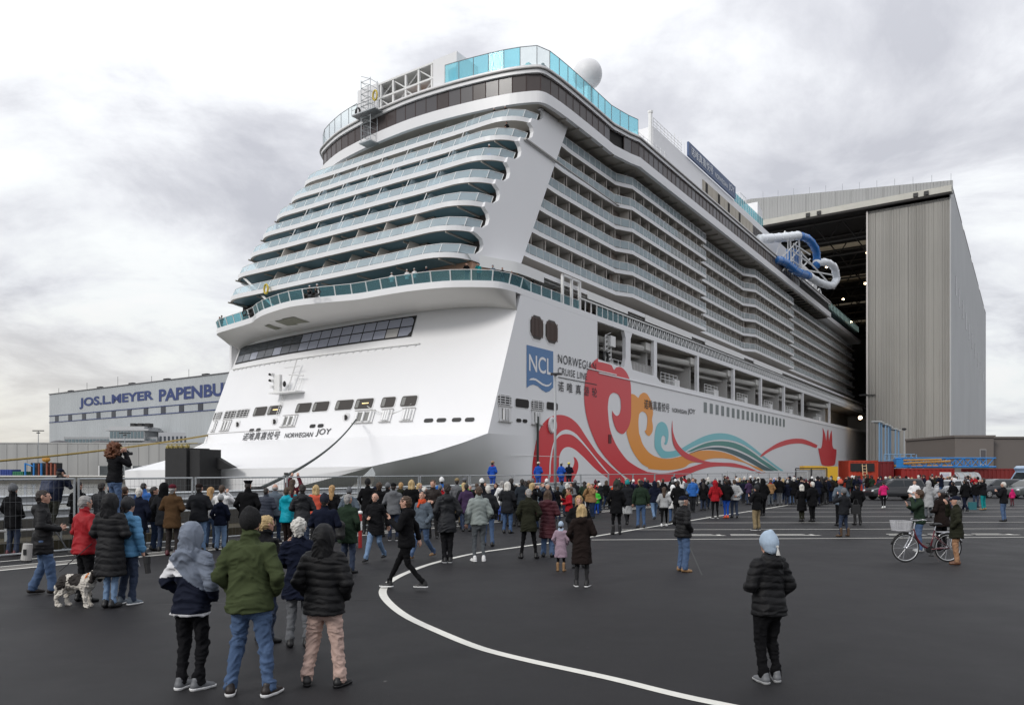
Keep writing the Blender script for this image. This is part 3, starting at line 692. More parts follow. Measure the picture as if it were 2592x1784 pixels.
# side rail: glass bays then N-braced truss bays
gp = MB(); gp.box(0.08, -.015, .08, 1.32, .015, 1.1); GPM = gp.mesh('side_rail_pane', GL_TEAL)
tp = MB()
tp.bar((0, 0, 0), (0, 0, 1.3), .06, 4); tp.bar((.08, 0, .1), (.7, 0, 1.15), .05, 4); tp.bar((.7, 0, 1.15), (.72, 0, .1), .05, 4); tp.bar((.72, 0, 1.15), (1.35, 0, .1), .05, 4)
TPM = tp.mesh('truss_bay', WHITE_M)
pp = MB(); pp.box(-.07, -.05, 0, .07, .05, 1.3); PPM = pp.mesh('side_rail_post', WHITE_M)
u = 12.0; i = 0
while u < 24.5:
    if u > 15: link('side_rail_pane', GPM, ship, (u, .1, 20.7))
    link('side_rail_post', PPM, ship, (u, .1, 20.7)); u += 1.4
u0 = u
while u < 190:
    link('truss_bay', TPM, ship, (u, .1, 20.7)); u += 1.4
dk = MB(); dk.box(u0, .45, 20.72, 190, .5, 21.9); dk.build('dark_rail_backing', mat('dark_teal_backing', (.03, .055, .065), .3), ship)
tr_ = MB(); tr_.box(12, .0, 21.95, 200, .2, 22.1); tr_.build('top_rail', WHITE_M, ship)
fr = MB()
for uu in (8.2, 10.2): fr.box(uu, .05, 20.7, uu + .28, .3, 24.0)
fr.box(8.2, .05, 23.8, 12.2, .3, 24.0); fr.box(12.0, .05, 20.7, 12.35, .3, 24.0)
fr.build('rail_frame', WHITE_M, ship)

# decks
DK = [41.2, 38.3, 35.3, 32.3, 29.4, 26.4, 23.5]
UK = [4.0, 1.8, -0.6, -2.75, -4.6, -6.45, -7.5]
SIDE_TAB = [(-99, 3.5), (28, 3.5), (30.6, 2.25), (60.3, 2.65), (60.32, 3.75), (84.5, 3.95), (87.5, 2.45), (118, 2.6), (118.1, 3.9), (206, 3.9)]
SIDE_PTS = [(200, 3.9), (118.1, 3.9), (118, 2.6), (87.5, 2.45), (84.5, 3.95), (60.32, 3.75), (60.3, 2.65), (30.6, 2.25), (28, 3.5)]
def corner(uk, port=False):
    o = []
    for j in range(13):
        a = j / 12 * math.pi / 2
        du = 4.0 * (1 - math.cos(a) ** (2 / 2.4)) if j < 12 else 4.0
        w = 7.5 - 4.5 * math.sin(a) ** (2 / 2.4)
        o.append((uk + du, w if not port else 43.0 - w))
    return o          # runs from the flat stern towards the side
def stern_line(uk, end=4.0):
    s = [p for p in corner(uk) if p[0] <= uk + end + .01][::-1]
    p = [q for q in corner(uk, True) if q[0] <= uk + end + .01]
    return s + [(uk + .05, 12.0), (uk - .08, 17), (uk - .1, 21.5), (uk - .08, 26), (uk + .05, 31.0)] + p
WHITE_ED = WHITE
cabin_walls = MB(); doors_far = MB(); doors_far2 = MB()
pane_n = [0]
for kk, (z, uk) in enumerate(zip(DK, UK)):
    st = stern_line(uk)
    if kk < 6: poly = SIDE_PTS + [(16 - 1.8 * kk, 3.5)] + st + [(60, 40), (200, 40)]
    else: poly = [(200, 0.6), (0.6, 0.6), (-0.2, 1.2), (-1.6, 2.4), (-3.2, 2.9)] + st + [(60, 40), (200, 40)]
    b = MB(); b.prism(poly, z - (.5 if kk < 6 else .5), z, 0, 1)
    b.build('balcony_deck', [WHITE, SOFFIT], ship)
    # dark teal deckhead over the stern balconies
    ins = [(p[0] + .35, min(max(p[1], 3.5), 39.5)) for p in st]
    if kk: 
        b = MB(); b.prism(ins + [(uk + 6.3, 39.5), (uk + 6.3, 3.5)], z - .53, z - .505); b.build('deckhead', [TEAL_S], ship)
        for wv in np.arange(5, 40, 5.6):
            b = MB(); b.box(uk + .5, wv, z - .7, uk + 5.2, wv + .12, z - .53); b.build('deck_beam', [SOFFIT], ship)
    # stern railing: glass leaning forward
    path = resample([(p[0] + .1, p[1], 0) for p in stern_line(uk, 3.9)], 1.85)
    hp = []; posts = MB()
    for i, p in enumerate(path):
        a = p + Vector((0, 0, z)); t = p + Vector((.50, 0, z + 1.0)); hp.append(t)
        posts.bar(a, t, .035, 4)
        if i:
            pane('glass_pane', path[i - 1] + Vector((.05, 0, z + .1)), p + Vector((.05, 0, z + .1)), t - Vector((.02, 0, .05)), hp[i - 1] - Vector((.02, 0, .05)), .02, GL_RAIL); pane_n[0] += 1
    posts.tube(hp, .035, 5); tag(posts.build('stern_rail_frame', WHITE_M, ship), kind=None)
    # stern cabins: back wall, dividers, doors
    top = (DK[kk - 1] if kk else 43.1) - .5
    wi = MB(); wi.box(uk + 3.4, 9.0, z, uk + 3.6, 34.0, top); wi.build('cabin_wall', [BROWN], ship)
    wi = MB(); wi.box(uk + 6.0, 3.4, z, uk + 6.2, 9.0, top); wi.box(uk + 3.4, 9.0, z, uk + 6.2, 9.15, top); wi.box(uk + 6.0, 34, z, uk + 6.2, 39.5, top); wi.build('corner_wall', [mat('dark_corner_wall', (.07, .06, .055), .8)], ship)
    for wv in np.arange(10.2, 34, 4.2):
        solid = kk >= 5
        dv = MB(); dv.prism([(uk + .75, z), (uk + 3.4, z), (uk + 3.4, top), (uk + (2.0 if solid else 2.3), top)], wv - .05, wv + .05)
        dv.v = [(x, zz, y) for x, y, zz in dv.v]
        dv.build('balcony_divider', [BEIGE if solid else GL_RAIL], ship)
        if not solid:
            dv = MB(); dv.bar((uk + .6, wv, z), (uk + 1.75, wv, z + 2.2), .05, 4); dv.bar((uk + 2.6, wv, z), (uk + 2.6, wv, top), .05, 4); dv.build('divider_post', [WHITE_M], ship)
        d2 = MB(); d2.box(uk + 3.34, wv + .7, z + .05, uk + 3.4, wv + 2.9, z + 2.15); d2.build('cabin_door', [DOORG if rnd.random() < .55 else DOORG2], ship)
# side balconies, deck by deck
side_posts = MB(); fins_far = MB(); fins = 0
gp = MB(); gp.box(.04, -.012, .1, 1, .012, 1.06); 
SPM = gp.mesh('glass_pane', GL_RAIL)
far_panes = MB()
cand = []
for kk in range(6):
    z = DK[kk]; top = (DK[kk - 1] if kk else 43.1) - .5
    ustart = 3.4 + .5466 * (z + .6 - 23.5) + .1
    segs = [[(ustart, 3.5), (28, 3.5), (30.6, 2.25), (60.3, 2.65)], [(60.32, 3.75), (84.5, 3.95), (87.5, 2.45), (118, 2.6)], [(118.1, 3.9), (196, 3.9)]]
    for sg in segs:
        pth = resample([(a, b + .08, z) for a, b in sg], 1.45)
        for i in range(len(pth) - 1):
            cand.append((pth[i].x + kk * 2.0, pth[i], pth[i + 1]))
        side_posts.tube([p + Vector((0, 0, 1.1)) for p in pth], .04, 4)
        for p in pth: side_posts.bar(p, p + Vector((0, 0, 1.1)), .035, 4, cap=False)
    # cabin wall with doors, and dividers
    for (ua, ub_, off) in ((ustart - 1.5, 28, 3.5), (28, 60.3, 2.4), (60.3, 86, 3.85), (86, 118, 2.55), (118, 196, 3.9)):
        cabin_walls.box(ua, off + 1.95, z, ub_, off + 2.1, top)
    uu = ustart + 1.2 + .4 * (kk % 3)
    while uu < 190:
        w = interp(uu, SIDE_TAB)
        tgt = fins_far
        if fins < 240 and uu < 75: tgt = MB()
        tgt.box(uu, w + .55, z, uu + .08, w + 1.95, top); tgt.box(uu - .02, w + .2, z, uu + .06, w + .3, top)
        if tgt is not fins_far: tgt.build('cabin_divider', BEIGE, ship); fins += 1
        if uu < 62:
            d2 = MB(); d2.box(uu + .6, w + 1.9, z + .05, uu + 2.3, w + 1.95, z + 2.1); d2.build('cabin_door', [DOORG2 if (int(uu * 7) + kk) % 3 else DOORG], ship)
        else:
            (doors_far if (int(uu * 7) + kk) % 2 else doors_far2).box(uu + .6, w + 1.9, z + .05, uu + 2.3, w + 1.95, z + 2.1)
        uu += 3.05
cabin_walls.build('cabin_wall', [BROWN], ship)
tag(doors_far.build('cabin_door_row', [DOORG], ship), kind='stuff'); tag(doors_far2.build('curtained_door_row', [DOORG2], ship), kind='stuff')
tag(fins_far.build('far_divider_row', [BEIGE], ship), kind='stuff')
tag(side_posts.build('side_rail_frame', [WHITE_M], ship), kind='stuff')
cand.sort(key=lambda c: c[0])
for j, (_, a, b) in enumerate(cand):
    d = b - a
    if pane_n[0] < 298:
        link('glass_pane', SPM, ship, mx=Matrix.Translation(a) @ Matrix.Rotation(math.atan2(d.y, d.x), 4, 'Z') @ Matrix.Diagonal((d.length, 1, 1, 1))); pane_n[0] += 1
    else:
        up = Vector((0, 0, 1.06)); lo = Vector((0, 0, .1))
        n = len(far_panes.v); far_panes.v += [tuple(a + d * .04 + lo), tuple(b + lo), tuple(b + up), tuple(a + d * .04 + up)]; far_panes.f.append((n, n + 1, n + 2, n + 3)); far_panes.m.append(0)
tag(far_panes.build('far_glass_panes', [GL_RAIL], ship), kind='stuff')

# promenade interior behind the rail
pi = MB(); pi.box(-1.5, 4.6, 20.7, 200, 4.9, 23.1); pi.box(-4.3, 5.2, 20.7, -4.0, 39.5, 23.1); pi.build('promenade_wall', [mat('dark_unfinished_wall', (.05, .038, .034), .85, var=.4, vscale=.8)], ship)
pi = MB(); pi.box(-4.36, 3.2, 20.7, -4.31, 8.6, 23.0); pi.box(-4.3, 3.1, 20.7, 3, 3.2, 23.0); pi.build('wood_panel_wall', [mat('peach_panelled_wall', (.50, .30, .21), .7, var=.1, vscale=1)], ship)
for uu in np.arange(6, 60, 4.2):
    pi = MB(); pi.box(uu, 2.2, 20.7, uu + .4, 2.6, 23.1); pi.build('pillar', [mat('pinkish_primer_pillar', (.33, .25, .22), .8)], ship)
for (ua, ub_) in ((14.8, 25.5), (31.0, 48), (54, 74), (80, 100)):
    b = MB(); b.box(ua, .5, 22.55, ub_, .62, 23.45); b.build('fascia_panel', [WHITE_M], ship)
for (ua, ub_) in ((5, 14.8), (25.5, 31), (48, 54), (74, 80), (100, 180)):
    b = MB()
    for zz in (22.7, 22.95, 23.15): b.box(ua, .8, zz, ub_, .88, zz + .06)
    for uu in np.arange(ua, ub_, 1.6): b.box(uu, .8, 22.6, uu + .06, 2.4, 22.66); b.box(uu, .85, 22.6, uu + .06, .9, 23.1)
    b.build('ceiling_framing', [GREY_P], ship)
b = MB(); b.grid(lambda a, t: (lambda p: (p[0], p[1], 22.35 + 1.1 * t))((lambda q: (q[0], q[1]))(catmull([(-4.1, 2.3), (-2.2, 1.5), (0.2, .55), (5.0, .5)], 6, False)[min(18, round(a * 18))])), 18, 1); b.build('curved_fascia', [WHITE_M], ship)

# white corner pylon between stern and side balconies
def pylon(w0, w1):
    aft = []
    for kk in range(6, -1, -1):
        z, uk = DK[kk], UK[kk]
        un = UK[kk - 1] if kk else 5.2; zn = (DK[kk - 1] if kk else 43.6)
        aft += [(uk + 2.2, z - .5), (uk + 2.4, z), (uk + 4.0, z + .32), (uk + 4.75, z + .9), (uk + 4.95, z + 1.5), (uk + 4.75, z + 2.0), (min(uk + 4.2, un + 3.0), zn - .62)]
    aft[0] = (UK[6] + 3.0, 23.0)
    poly = aft + [(14.35, 43.3), (3.4, 23.0)]
    return side_prism(poly, w0, w1, 'corner_pylon', WHITE)
pylon(2.95, 3.4); pylon(39.6, 40.05)
# pipe run clipped across the pylon
b = MB(); b.bar((4.8, 2.75, 38.3), (12.4, 2.75, 38.0), .14, 6); b.bar((12.4, 2.75, 38.0), (29.0, 3.3, 38.0), .10, 6); b.build('pipe_run', [GREY_P], ship)

# top band
FAS_ST = [(10.5, 1.75), (7.97, 1.98), (6.93, 2.64), (5.73, 5.48), (4.84, 9.58), (4.2, 14.2), (3.95, 19.0), (4.25, 24.2), (4.78, 28.3), (5.66, 33.0), (7.2, 37.4), (8.4, 39.6), (10.5, 41.0), (14, 41.5), (22, 41.6)]
FAS = [(150, .95), (29.8, .7), (27.8, 1.25), (24.3, 1.85), (18, 1.72), (13, 1.7)] + catmull(FAS_ST, 4, False) + [(150, 41.6)]
def inset(path, d):
    o = []
    P = [Vector((a, b, 0)) for a, b in path]
    for i, p in enumerate(P):
        a = P[max(0, i - 1)]; b = P[min(len(P) - 1, i + 1)]; t = (b - a).normalized()
        o.append((p.x + t.y * -d * -1, p.y + t.x * d * -1) if False else (p.x - t.y * -d * 1.0, p.y + t.x * -d * 1.0))
    return o
def ribbon(path, z0, z1, th, name, m):
    q = inset(path, th); n = len(path); b = MB()
    for (x, y) in path: b.v += [(x, y, z0), (x, y, z1)]
    for (x, y) in q: b.v += [(x, y, z0), (x, y, z1)]
    for i in range(n - 1):
        a, c = 2 * i, 2 * n + 2 * i
        for f in ((a, a + 2, a + 3, a + 1), (c, c + 1, c + 3, c + 2), (a, c, c + 2, a + 2), (a + 1, a + 3, c + 3, c + 1)): b.f.append(f); b.m.append(0)
    return b.build(name, m, ship, smooth=False)
ribbon(FAS, 43.1, 44.35, .5, 'fascia_band', WHITE)
fp = inset(FAS, -.3)
IN = inset(FAS, .35); 
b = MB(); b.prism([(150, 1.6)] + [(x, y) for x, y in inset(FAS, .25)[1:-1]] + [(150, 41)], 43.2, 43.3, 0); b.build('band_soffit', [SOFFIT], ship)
b = MB(); b.prism([(x, y) for x, y in inset(FAS, .2)], 46.9, 47.15, 0); b.build('sun_deck', [WHITE], ship)
ribbon(inset(FAS, .1), 46.45, 46.85, .4, 'band_cornice', WHITE)
ribbon(inset(FAS, -.12), 46.9, 47.02, .3, 'cornice_lip', GREY_P)
ribbon(inset(FAS, .05), 47.05, 47.3, .4, 'deck_edge', WHITE)
ribbon(inset(FAS, .62), 44.3, 46.5, .1, 'band_back', DARK)
wp = resample([(x, y, 0) for x, y in inset(FAS, .35) if x < 125 or y < 20], 1.62)
k_ = 0
for i in range(len(wp) - 1):
    a, c = wp[i], wp[i + 1]
    if a.x > 118 or (c.y > 40 and c.x > 20): continue
    if 24.6 < a.x < 27.5 and a.y < 10: continue
    m = WINB if rnd.random() < .6 else WINB2
    d = (c - a) * .035
    pane('band_window', a + d + Vector((0, 0, 44.36)), c - d + Vector((0, 0, 44.36)), c - d + Vector((0, 0, 46.44)), a + d + Vector((0, 0, 46.44)), .04, m)
    mb = MB(); mb.bar(c + Vector((0, 0, 44.35)), c + Vector((0, 0, 46.45)), .06, 4); mb.build('window_mullion', FRAME_B, ship)
# brackets under the overhanging band along the side
bm_ = MB()
for uu in np.arange(12, 150, 3.05): bm_.box(uu, 1.9, 42.9, uu + .12, 5.4, 43.2)
tag(bm_.build('band_bracket', [SOFFIT], ship), kind='stuff')
b = MB(); b.box(10, 5.3, 41.2, 150, 5.5, 43.2); b.build('upper_wall', [BROWN], ship)
# windbreak glass on the stern and starboard corner
gb = resample([(x, y, 0) for x, y in inset(FAS, .35) if x < 44], 1.9)
gf = MB()
for i in range(len(gb) - 1):
    a, c = gb[i], gb[i + 1]
    if 13.5 < (a.y + c.y) / 2 < 29 and a.x < 8: continue
    if a.x > 40 or (a.y > 40 and a.x > 18): continue
    h = 2.3 if a.y < 30 else 2.3
    gf.bar(a + Vector((0, 0, 47.2)), a + Vector((0, 0, 47.25 + h)), .05, 4); gf.bar(a + Vector((0, 0, 47.25 + h)), c + Vector((0, 0, 47.25 + h)), .05, 4); gf.bar(c + Vector((0, 0, 47.2)), c + Vector((0, 0, 47.25 + h)), .05, 4)
    clear = a.y > 28 or (a.y < 4.2 and a.x < 9.5 and a.x > 6.2) or a.x > 36
    pane('windbreak_pane', a + Vector((0, 0, 47.3)), c + Vector((0, 0, 47.3)), c + Vector((0, 0, 47.2 + h)), a + Vector((0, 0, 47.2 + h)), .03, GL_CLEAR if clear else GL_SKY)
gf.build('windbreak_frame', [STEEL], ship)
# clutter on the sun deck seen through the glass
for (u, w, s, h, m) in ((9, 10, 1.2, 1.4, GREEN_A), (9.5, 8.4, 1.5, 1.2, GREEN_A), (9, 5.0, 1.1, 1.9, TEAL_A), (10.5, 4.0, .7, 2.2, DTEAL_A), (14, 3.6, .8, 1.3, TEAL_A), (24, 3.4, 1.8, 1.6, WHITE_M)):
    b = MB(); b.box(u, w, 47.15, u + s, w + s, 47.15 + h); b.box(u + .1, w + .1, 47.15 + h, u + s * .6, w + s * .5, 47.35 + h); b.build('deck_locker', [m], ship)
# screen frame between two white towers on the stern
for (w0, w1) in ((12.6, 16.2), (25.2, 28.9)):
    b = MB(); b.prism([(5.2, w0), (9.4, w0), (9.4, w1), (5.2, w1)], 47.15, 51.1); b.build('screen_tower', [WHITE], ship)
b = MB(); b.box(8.6, 16.2, 47.15, 8.9, 25.2, 50.9); b.build('screen_back', [BLACKP], ship)
ws = np.linspace(16.5, 24.9, 5)
for i, wv in enumerate(ws):
    b = MB(); b.box(5.3, wv - .14, 47.15, 5.6, wv + .14, 50.9); b.build('frame_post', [WHITE_M], ship)
    if i:
        for (za, zb) in ((47.3, 48.9), (49.2, 50.7)):
            a0, a1 = ws[i - 1], wv
            if (i + (za > 48)) % 2: a0, a1 = a1, a0
            b = MB(); b.bar((5.5, a0, za), (5.5, a1, zb), .09, 4); b.bar((6.6, ws[i - 1], zb - .6), (6.6, wv, zb - .6), .07, 4); b.build('frame_brace', [WHITE_M], ship)
for zz in (47.2, 49.0, 50.8):
    b = MB(); b.box(5.25, 16.2, zz, 5.6, 25.2, zz + .22); b.box(5.6, 16.2, zz + .05, 8.6, 25.2, zz + .12); b.build('frame_beam', [WHITE_M], ship)
# hanging scaffold lift in front of the frame
b = MB()
for (x, y) in ((3.4, 24.8), (3.4, 26.4), (4.6, 24.8), (4.6, 26.4)): b.bar((x, y, 43.2), (x, y, 50.9), .06, 4)
for zz in np.arange(43.2, 50.8, .75):
    b.bar((3.4, 24.8, zz), (3.4, 26.4, zz), .035, 4); b.bar((3.4, 24.8, zz), (4.6, 24.8, zz), .035, 4); b.bar((3.4, 26.4, zz), (4.6, 26.4, zz), .035, 4); b.bar((3.4, 24.8, zz), (3.4, 26.4, zz + .75), .03, 4)
b.build('lift_mast', [STEEL], ship)
b = MB(); b.box(2.9, 23.6, 46.6, 5.2, 27.6, 46.75)
for yy in (23.6, 24.6, 25.6, 26.6, 27.6): b.bar((2.95, yy, 46.7), (2.95, yy, 47.8), .04, 4)
b.bar((2.95, 23.6, 47.8), (2.95, 27.6, 47.8), .04, 4); b.bar((2.95, 23.6, 47.3), (2.95, 27.6, 47.3), .03, 4)
b.box(3.2, 24.6, 43.0, 4.7, 26.6, 43.15)
b.build('lift_platform', [STEEL], ship)
b = MB(); b.tube([(3.6, 27.2 + .35 * math.cos(a), 47.3 + .5 * math.sin(a)) for a in np.linspace(0, 6.28, 15)[:-1]], .14, 6, closed=True); b.build('cable_reel', [BLACKP], ship)
b = MB(); b.tube([(2.8, 23.4 + .35 * math.cos(a), 48.0 + .6 * math.sin(a)) for a in np.linspace(0, 6.28, 13)[:-1]], .12, 6, closed=True); b.build('yellow_hose_coil', [mat('yellow_hose', (.55, .42, .05), .5)], ship)
b = MB(); b.box(6.2, 17.4, 47.2, 7.6, 20.2, 47.7); b.build('orange_tarpaulin', [mat('orange_tarp', (.65, .22, .07), .7)], ship)
# radome
b = MB(); b.sphere((24.9, 6.1, 55.0), 1.95, 24, 16); b.build('radome', [mat('radome_white', (.74, .74, .75), .5)], ship, smooth=True)
b = MB(); b.bar((24.9, 6.1, 47.2), (24.9, 6.1, 53.3), .9, 12, r2=.75); b.build('radome_pedestal', [WHITE], ship)
# upper block with the name board
b = MB(); b.prism([(42.5, 4.5), (150, 4.5), (150, 38), (42.5, 38)], 47.2, 54.4); b.build('upper_deckhouse', [WHITE], ship)
b = MB(); b.box(63.4, 4.42, 50.9, 92, 4.5, 53.0); b.build('unpainted_panel_band', [mat('beige_bare_panel', (.48, .44, .37), .75, var=.2, vscale=.5)], ship)
for uu in np.arange(63.6, 92, 2.2):
    b = MB(); b.box(uu, 4.36, 50.95, uu + 2.1, 4.42, 52.95); b.build('bare_panel', [mat('beige_bare_panel', (.48, .44, .37), .75)], ship)
for uu in (64.6, 71, 76.5, 83):
    b = MB(); b.box(uu, 4.30, 51.1, uu + 1.0, 4.36, 52.8); b.build('deckhouse_opening', [DARK], ship)
for uu in np.arange(92.2, 100, 1.3):
    b = MB(); b.box(uu, 4.38, 50.9, uu + 1.1, 4.48, 52.9); b.build('deckhouse_window', [WINB2], ship)
NAVY = mat('navy_sign_board', (.02, .065, .18), .4)
b = MB(); b.box(56.0, 4.1, 54.5, 80.3, 4.4, 56.85); b.build('name_board', [NAVY], ship)
SILV = mat('silver_lettering', (.62, .66, .72), .3)
text_on('board_lettering', '诺唯真喜悦号', lambda a, b: (57.0 + a * 10.6, 4.05, 54.95 + b * 1.5), SILV, ship, .012)
text_on('board_lettering', 'NORWEGIAN', lambda a, b: (68.6 + a * 7.0, 4.05, 55.05 + b * .85), SILV, ship, .01)
text_on('board_lettering', 'JOY', lambda a, b: (76.2 + a * 3.2, 4.05, 54.95 + b * 1.45), SILV, ship, .01)
for i, uu in enumerate(np.arange(80.6, 100, 1.5)):
    b = MB(); b.box(uu, 4.5, 54.4, uu + .09, 4.62, 56.3); b.build('upper_glass_post', [WHITE_M], ship)
    b = MB(); b.box(uu + .12, 4.55, 54.5, uu + 1.46, 4.59, 56.2); b.build('upper_glass_pane', [GL_TEAL], ship)
b = MB()
for uu in np.arange(43, 56, 1.4): b.bar((uu, 4.7, 54.4), (uu, 4.7, 55.9 if uu < 50 else 56.6), .05, 4)
for zz in (54.9, 55.4, 55.9): b.bar((43, 4.7, zz), (54.5, 4.7, zz), .04, 4)
b.build('upper_railing', [WHITE_M], ship)
b = MB(); b.bar((42.4, 4.9, 47.2), (42.4, 4.9, 56.4), .32, 8); b.bar((42.4, 4.9, 56.4), (42.4, 4.9, 56.7), .42, 8); b.build('vent_mast', [WHITE_M], ship)
b = MB()
for uu in np.arange(31, 43, 1.5): b.bar((uu, 2.2, 47.2), (uu, 2.2, 49.0 + .06 * (uu - 31)), .045, 4)
for zz in (47.8, 48.4, 49.0): b.bar((31, 2.2, zz), (42.5, 2.2, zz + .4), .035, 4)
b.build('deck_railing', [WHITE_M], ship)
b = MB()
for uu in (92, 94, 96): b.bar((uu, 7, 56), (uu, 7, 60), .08, 4)
for zz in (57, 58, 59, 60): b.bar((92, 7, zz), (96, 7, zz), .06, 4); b.bar((92, 7, zz), (92, 9, zz), .06, 4)
b.bar((92, 7, 57), (96, 7, 60), .05, 4); b.build('cage_tower', [WHITE_M], ship)
b = MB(); b.prism([(101, 6), (108, 7), (108, 30), (101, 30)], 54.4, 60.5); b.build('funnel_casing', [WHITE], ship)
# blue and white water slides over the side
SL_B = mat('blue_slide_tube', (.03, .16, .46), .25); SL_W = mat('white_slide_tube', (.75, .78, .82), .3)
def slide(pts, m, r=.85):
    b = MB(); b.tube(catmull(pts, 6, False), r, 10); b.build('slide_tube', [m], ship, smooth=True)
    q = catmull(pts, 6, False)
    for i in range(2, len(q) - 1, 3):
        d = (Vector(q[i + 1]) - Vector(q[i])).normalized()
        b = MB(); b.bar(Vector(q[i]) - d * .06, Vector(q[i]) + d * .06, r + .09, 10); b.build('slide_flange', [m], ship)
slide([(92, 3, 49.6), (99, 2.0, 51.4), (106, .8, 53.3), (112, 0.2, 55.0)], SL_W, .95)
slide([(112, 0.2, 55.0), (117, -.9, 55.2), (121, -1.6, 53.6), (122, -1.6, 51.3), (121, -1.6, 49.9)], SL_B)
slide([(121, -1.6, 50.6), (127, -2.5, 52.0), (133, -3.2, 52.0), (135, -3.4, 49.5), (131, -3, 47.2), (122, -2.2, 46.2), (116, -1.2, 46.6)], SL_W)
slide([(116, -1.2, 46.6), (108, -.4, 46.0), (102, .6, 46.8), (97, 1.5, 46.4)], SL_B)
b = MB()
for (p, q) in (((98, 2, 45), (110, 0, 53)), ((102, 1, 45), (112, 0, 52)), ((106, 0, 45), (108, 1, 54)), ((110, 0, 46), (118, -1, 51)), ((114, 0, 46), (112, 0, 54)), ((104, 0, 50), (120, -1, 50)), ((106, 0, 48), (122, -1, 48)), ((108, 0, 52), (118, -1, 52)), ((110, -.5, 47), (132, -3, 50)), ((112, -.5, 51), (134, -3, 47)), ((100, 2, 48), (116, 0, 48)), ((98, 2, 46), (104, 1, 54))):
    b.bar(p, q, .17, 5)
for uu in np.arange(104, 118, 2.4): b.bar((uu, .4, 45.5), (uu, .4, 52.5), .12, 4)
b.build('slide_support', [WHITE_M], ship)
b = MB(); b.box(109, .3, 48, 113, 2, 51.5); b.build('slide_landing', [SL_B], ship)
# lower terrace forward of the slides
b = MB(); b.prism([(112, 2), (200, 2), (200, 40), (112, 40)], 43.2, 44.2); b.build('forward_deck', [WHITE], ship)
b = MB(); b.box(112, 2.4, 44.2, 200, 2.8, 46.4); b.build('forward_dark_band', [mat('dark_glazed_band', (.015, .03, .035), .2)], ship)
b = MB()
for uu in np.arange(113, 198, 1.9): b.bar((uu, 2.2, 46.4), (uu, 2.2, 48.2), .09, 4); 
b.bar((112, 2.2, 48.2), (198, 2.2, 48.2), .06, 4); tag(b.build('forward_railing', [mat('pale_teal_rail', (.35, .5, .48), .4)], ship), kind='stuff')
b = MB()
for uu in (128, 134, 140, 146): b.tube([(uu + 2.4 * math.cos(a), 3.0, 48 + 2.2 * math.sin(a)) for a in np.linspace(0.1, 3.0, 9)], .16, 5)
b.build('hooped_pipe', [WHITE_M], ship)

# hull side details
for (c0, c1) in ((23.9, 25.3), (32.7, 33.7), (49.1, 49.8), (66.5, 67.2), (82.9, 83.6), (99.6, 100.3), (115.7, 116.4), (144, 144.7)):
    b = MB()
    if c1 < 26:
        side_prism([(c0, 15.3), (c0 - 0.5, 15.3), (c0, 16.6), (c0, 19.2), (c0 - .5, 20.05), (c1 + .5, 20.05), (c1, 19.2), (c1, 16.6), (c1 + .6, 15.3)][1:], 0.02, .5, mb=b)
    else: b.box(c0, .02, 14.5, c1, .5, 20.05)
    b.build('boat_deck_column', [WHITE], ship)
    if c1 > 30:
        b = MB(); b.box(c0 - .1, 1.2, 14.3, c1 - .5, 6, 20.0); b.build('boat_bay_partition', [mat('grey_white_partition', (.56, .55, .53), .6)], ship)
        b = MB(); b.bar((c0 - 12, 2.6, 18.9), (c0 + .2, .9, 18.9), .45, 8); b.bar((c0 - 10, 3.2, 18.0), (c0, 2.2, 18.0), .25, 6); b.box(c0 - 1.6, .5, 18.7, c0 + 1.6, 1.3, 19.7); b.build('davit_arm', [mat('grey_white_davit', (.6, .59, .56), .5)], ship)
        b = MB()
        for dz in (.6, 1.0, 1.5): b.bar((c0 - 13, .5, 14.7 + dz), (c0 - 7, .5, 14.7 + dz), .04, 4)
        for du in (13, 11.5, 10, 8.5, 7): b.bar((c0 - du, .5, 14.7), (c0 - du, .5, 16.2), .05, 4)
        b.box(c0 - 5.5, 1.5, 14.3, c0 - 3.5, 3, 16.0); b.build('boat_bay_rail', [WHITE_M], ship)
        b = MB(); b.box(c0 - 13, 4.2, 17.4, c0 - 5, 5.5, 18.8); b.build('ventilation_duct', [mat('dark_duct', (.12, .11, .10), .7)], ship)
b = MB(); b.box(16.2, 6.0, 14.0, 200, 6.3, 20.05); b.box(15.9, .4, 14.0, 16.2, 6, 20.05); b.build('boat_bay_wall', [mat('grey_white_partition', (.56, .55, .53), .6)], ship)
b = MB(); b.box(16.2, .4, 14.2, 200, 6, 14.3); b.build('boat_bay_floor', [GREY_P], ship)
b = MB(); b.box(16.2, .4, 20.0, 200, 6, 20.045); b.build('boat_bay_deckhead', [SOFFIT], ship)
b = MB()
for uu in (19.4, 20.9):
    for ww in (.6, 1.6): b.bar((uu, ww, 15.3), (uu, ww, 19.0), .07, 4)
for zz in np.arange(15.6, 19, .55):
    b.bar((19.4, .6, zz), (20.9, .6, zz), .05, 4); b.bar((19.4, .6, zz), (20.9, .6, zz + .55), .04, 4); b.bar((20.9, .6, zz), (20.9, 1.6, zz), .04, 4)
b.box(20.3, .3, 17.7, 21.6, 1.2, 19.0); b.build('deck_crane_mast', [WHITE_M], ship)
b = MB(); b.tube([(19.0 + .6 * math.cos(a), .35, 16.1 + .7 * math.sin(a)) for a in np.linspace(0, 6.28, 13)[:-1]], .16, 6, closed=True); b.build('hose_reel', [BLACKP], ship)
b = MB()
for uu in np.arange(25.6, 32.6, .45): b.box(uu, .3, 15.4, uu + .3, .34, 16.5)
b.bar((25.4, .3, 16.5), (32.7, .3, 16.5), .05, 4); b.build('mesh_bulwark_rail', [GREY_P], ship)

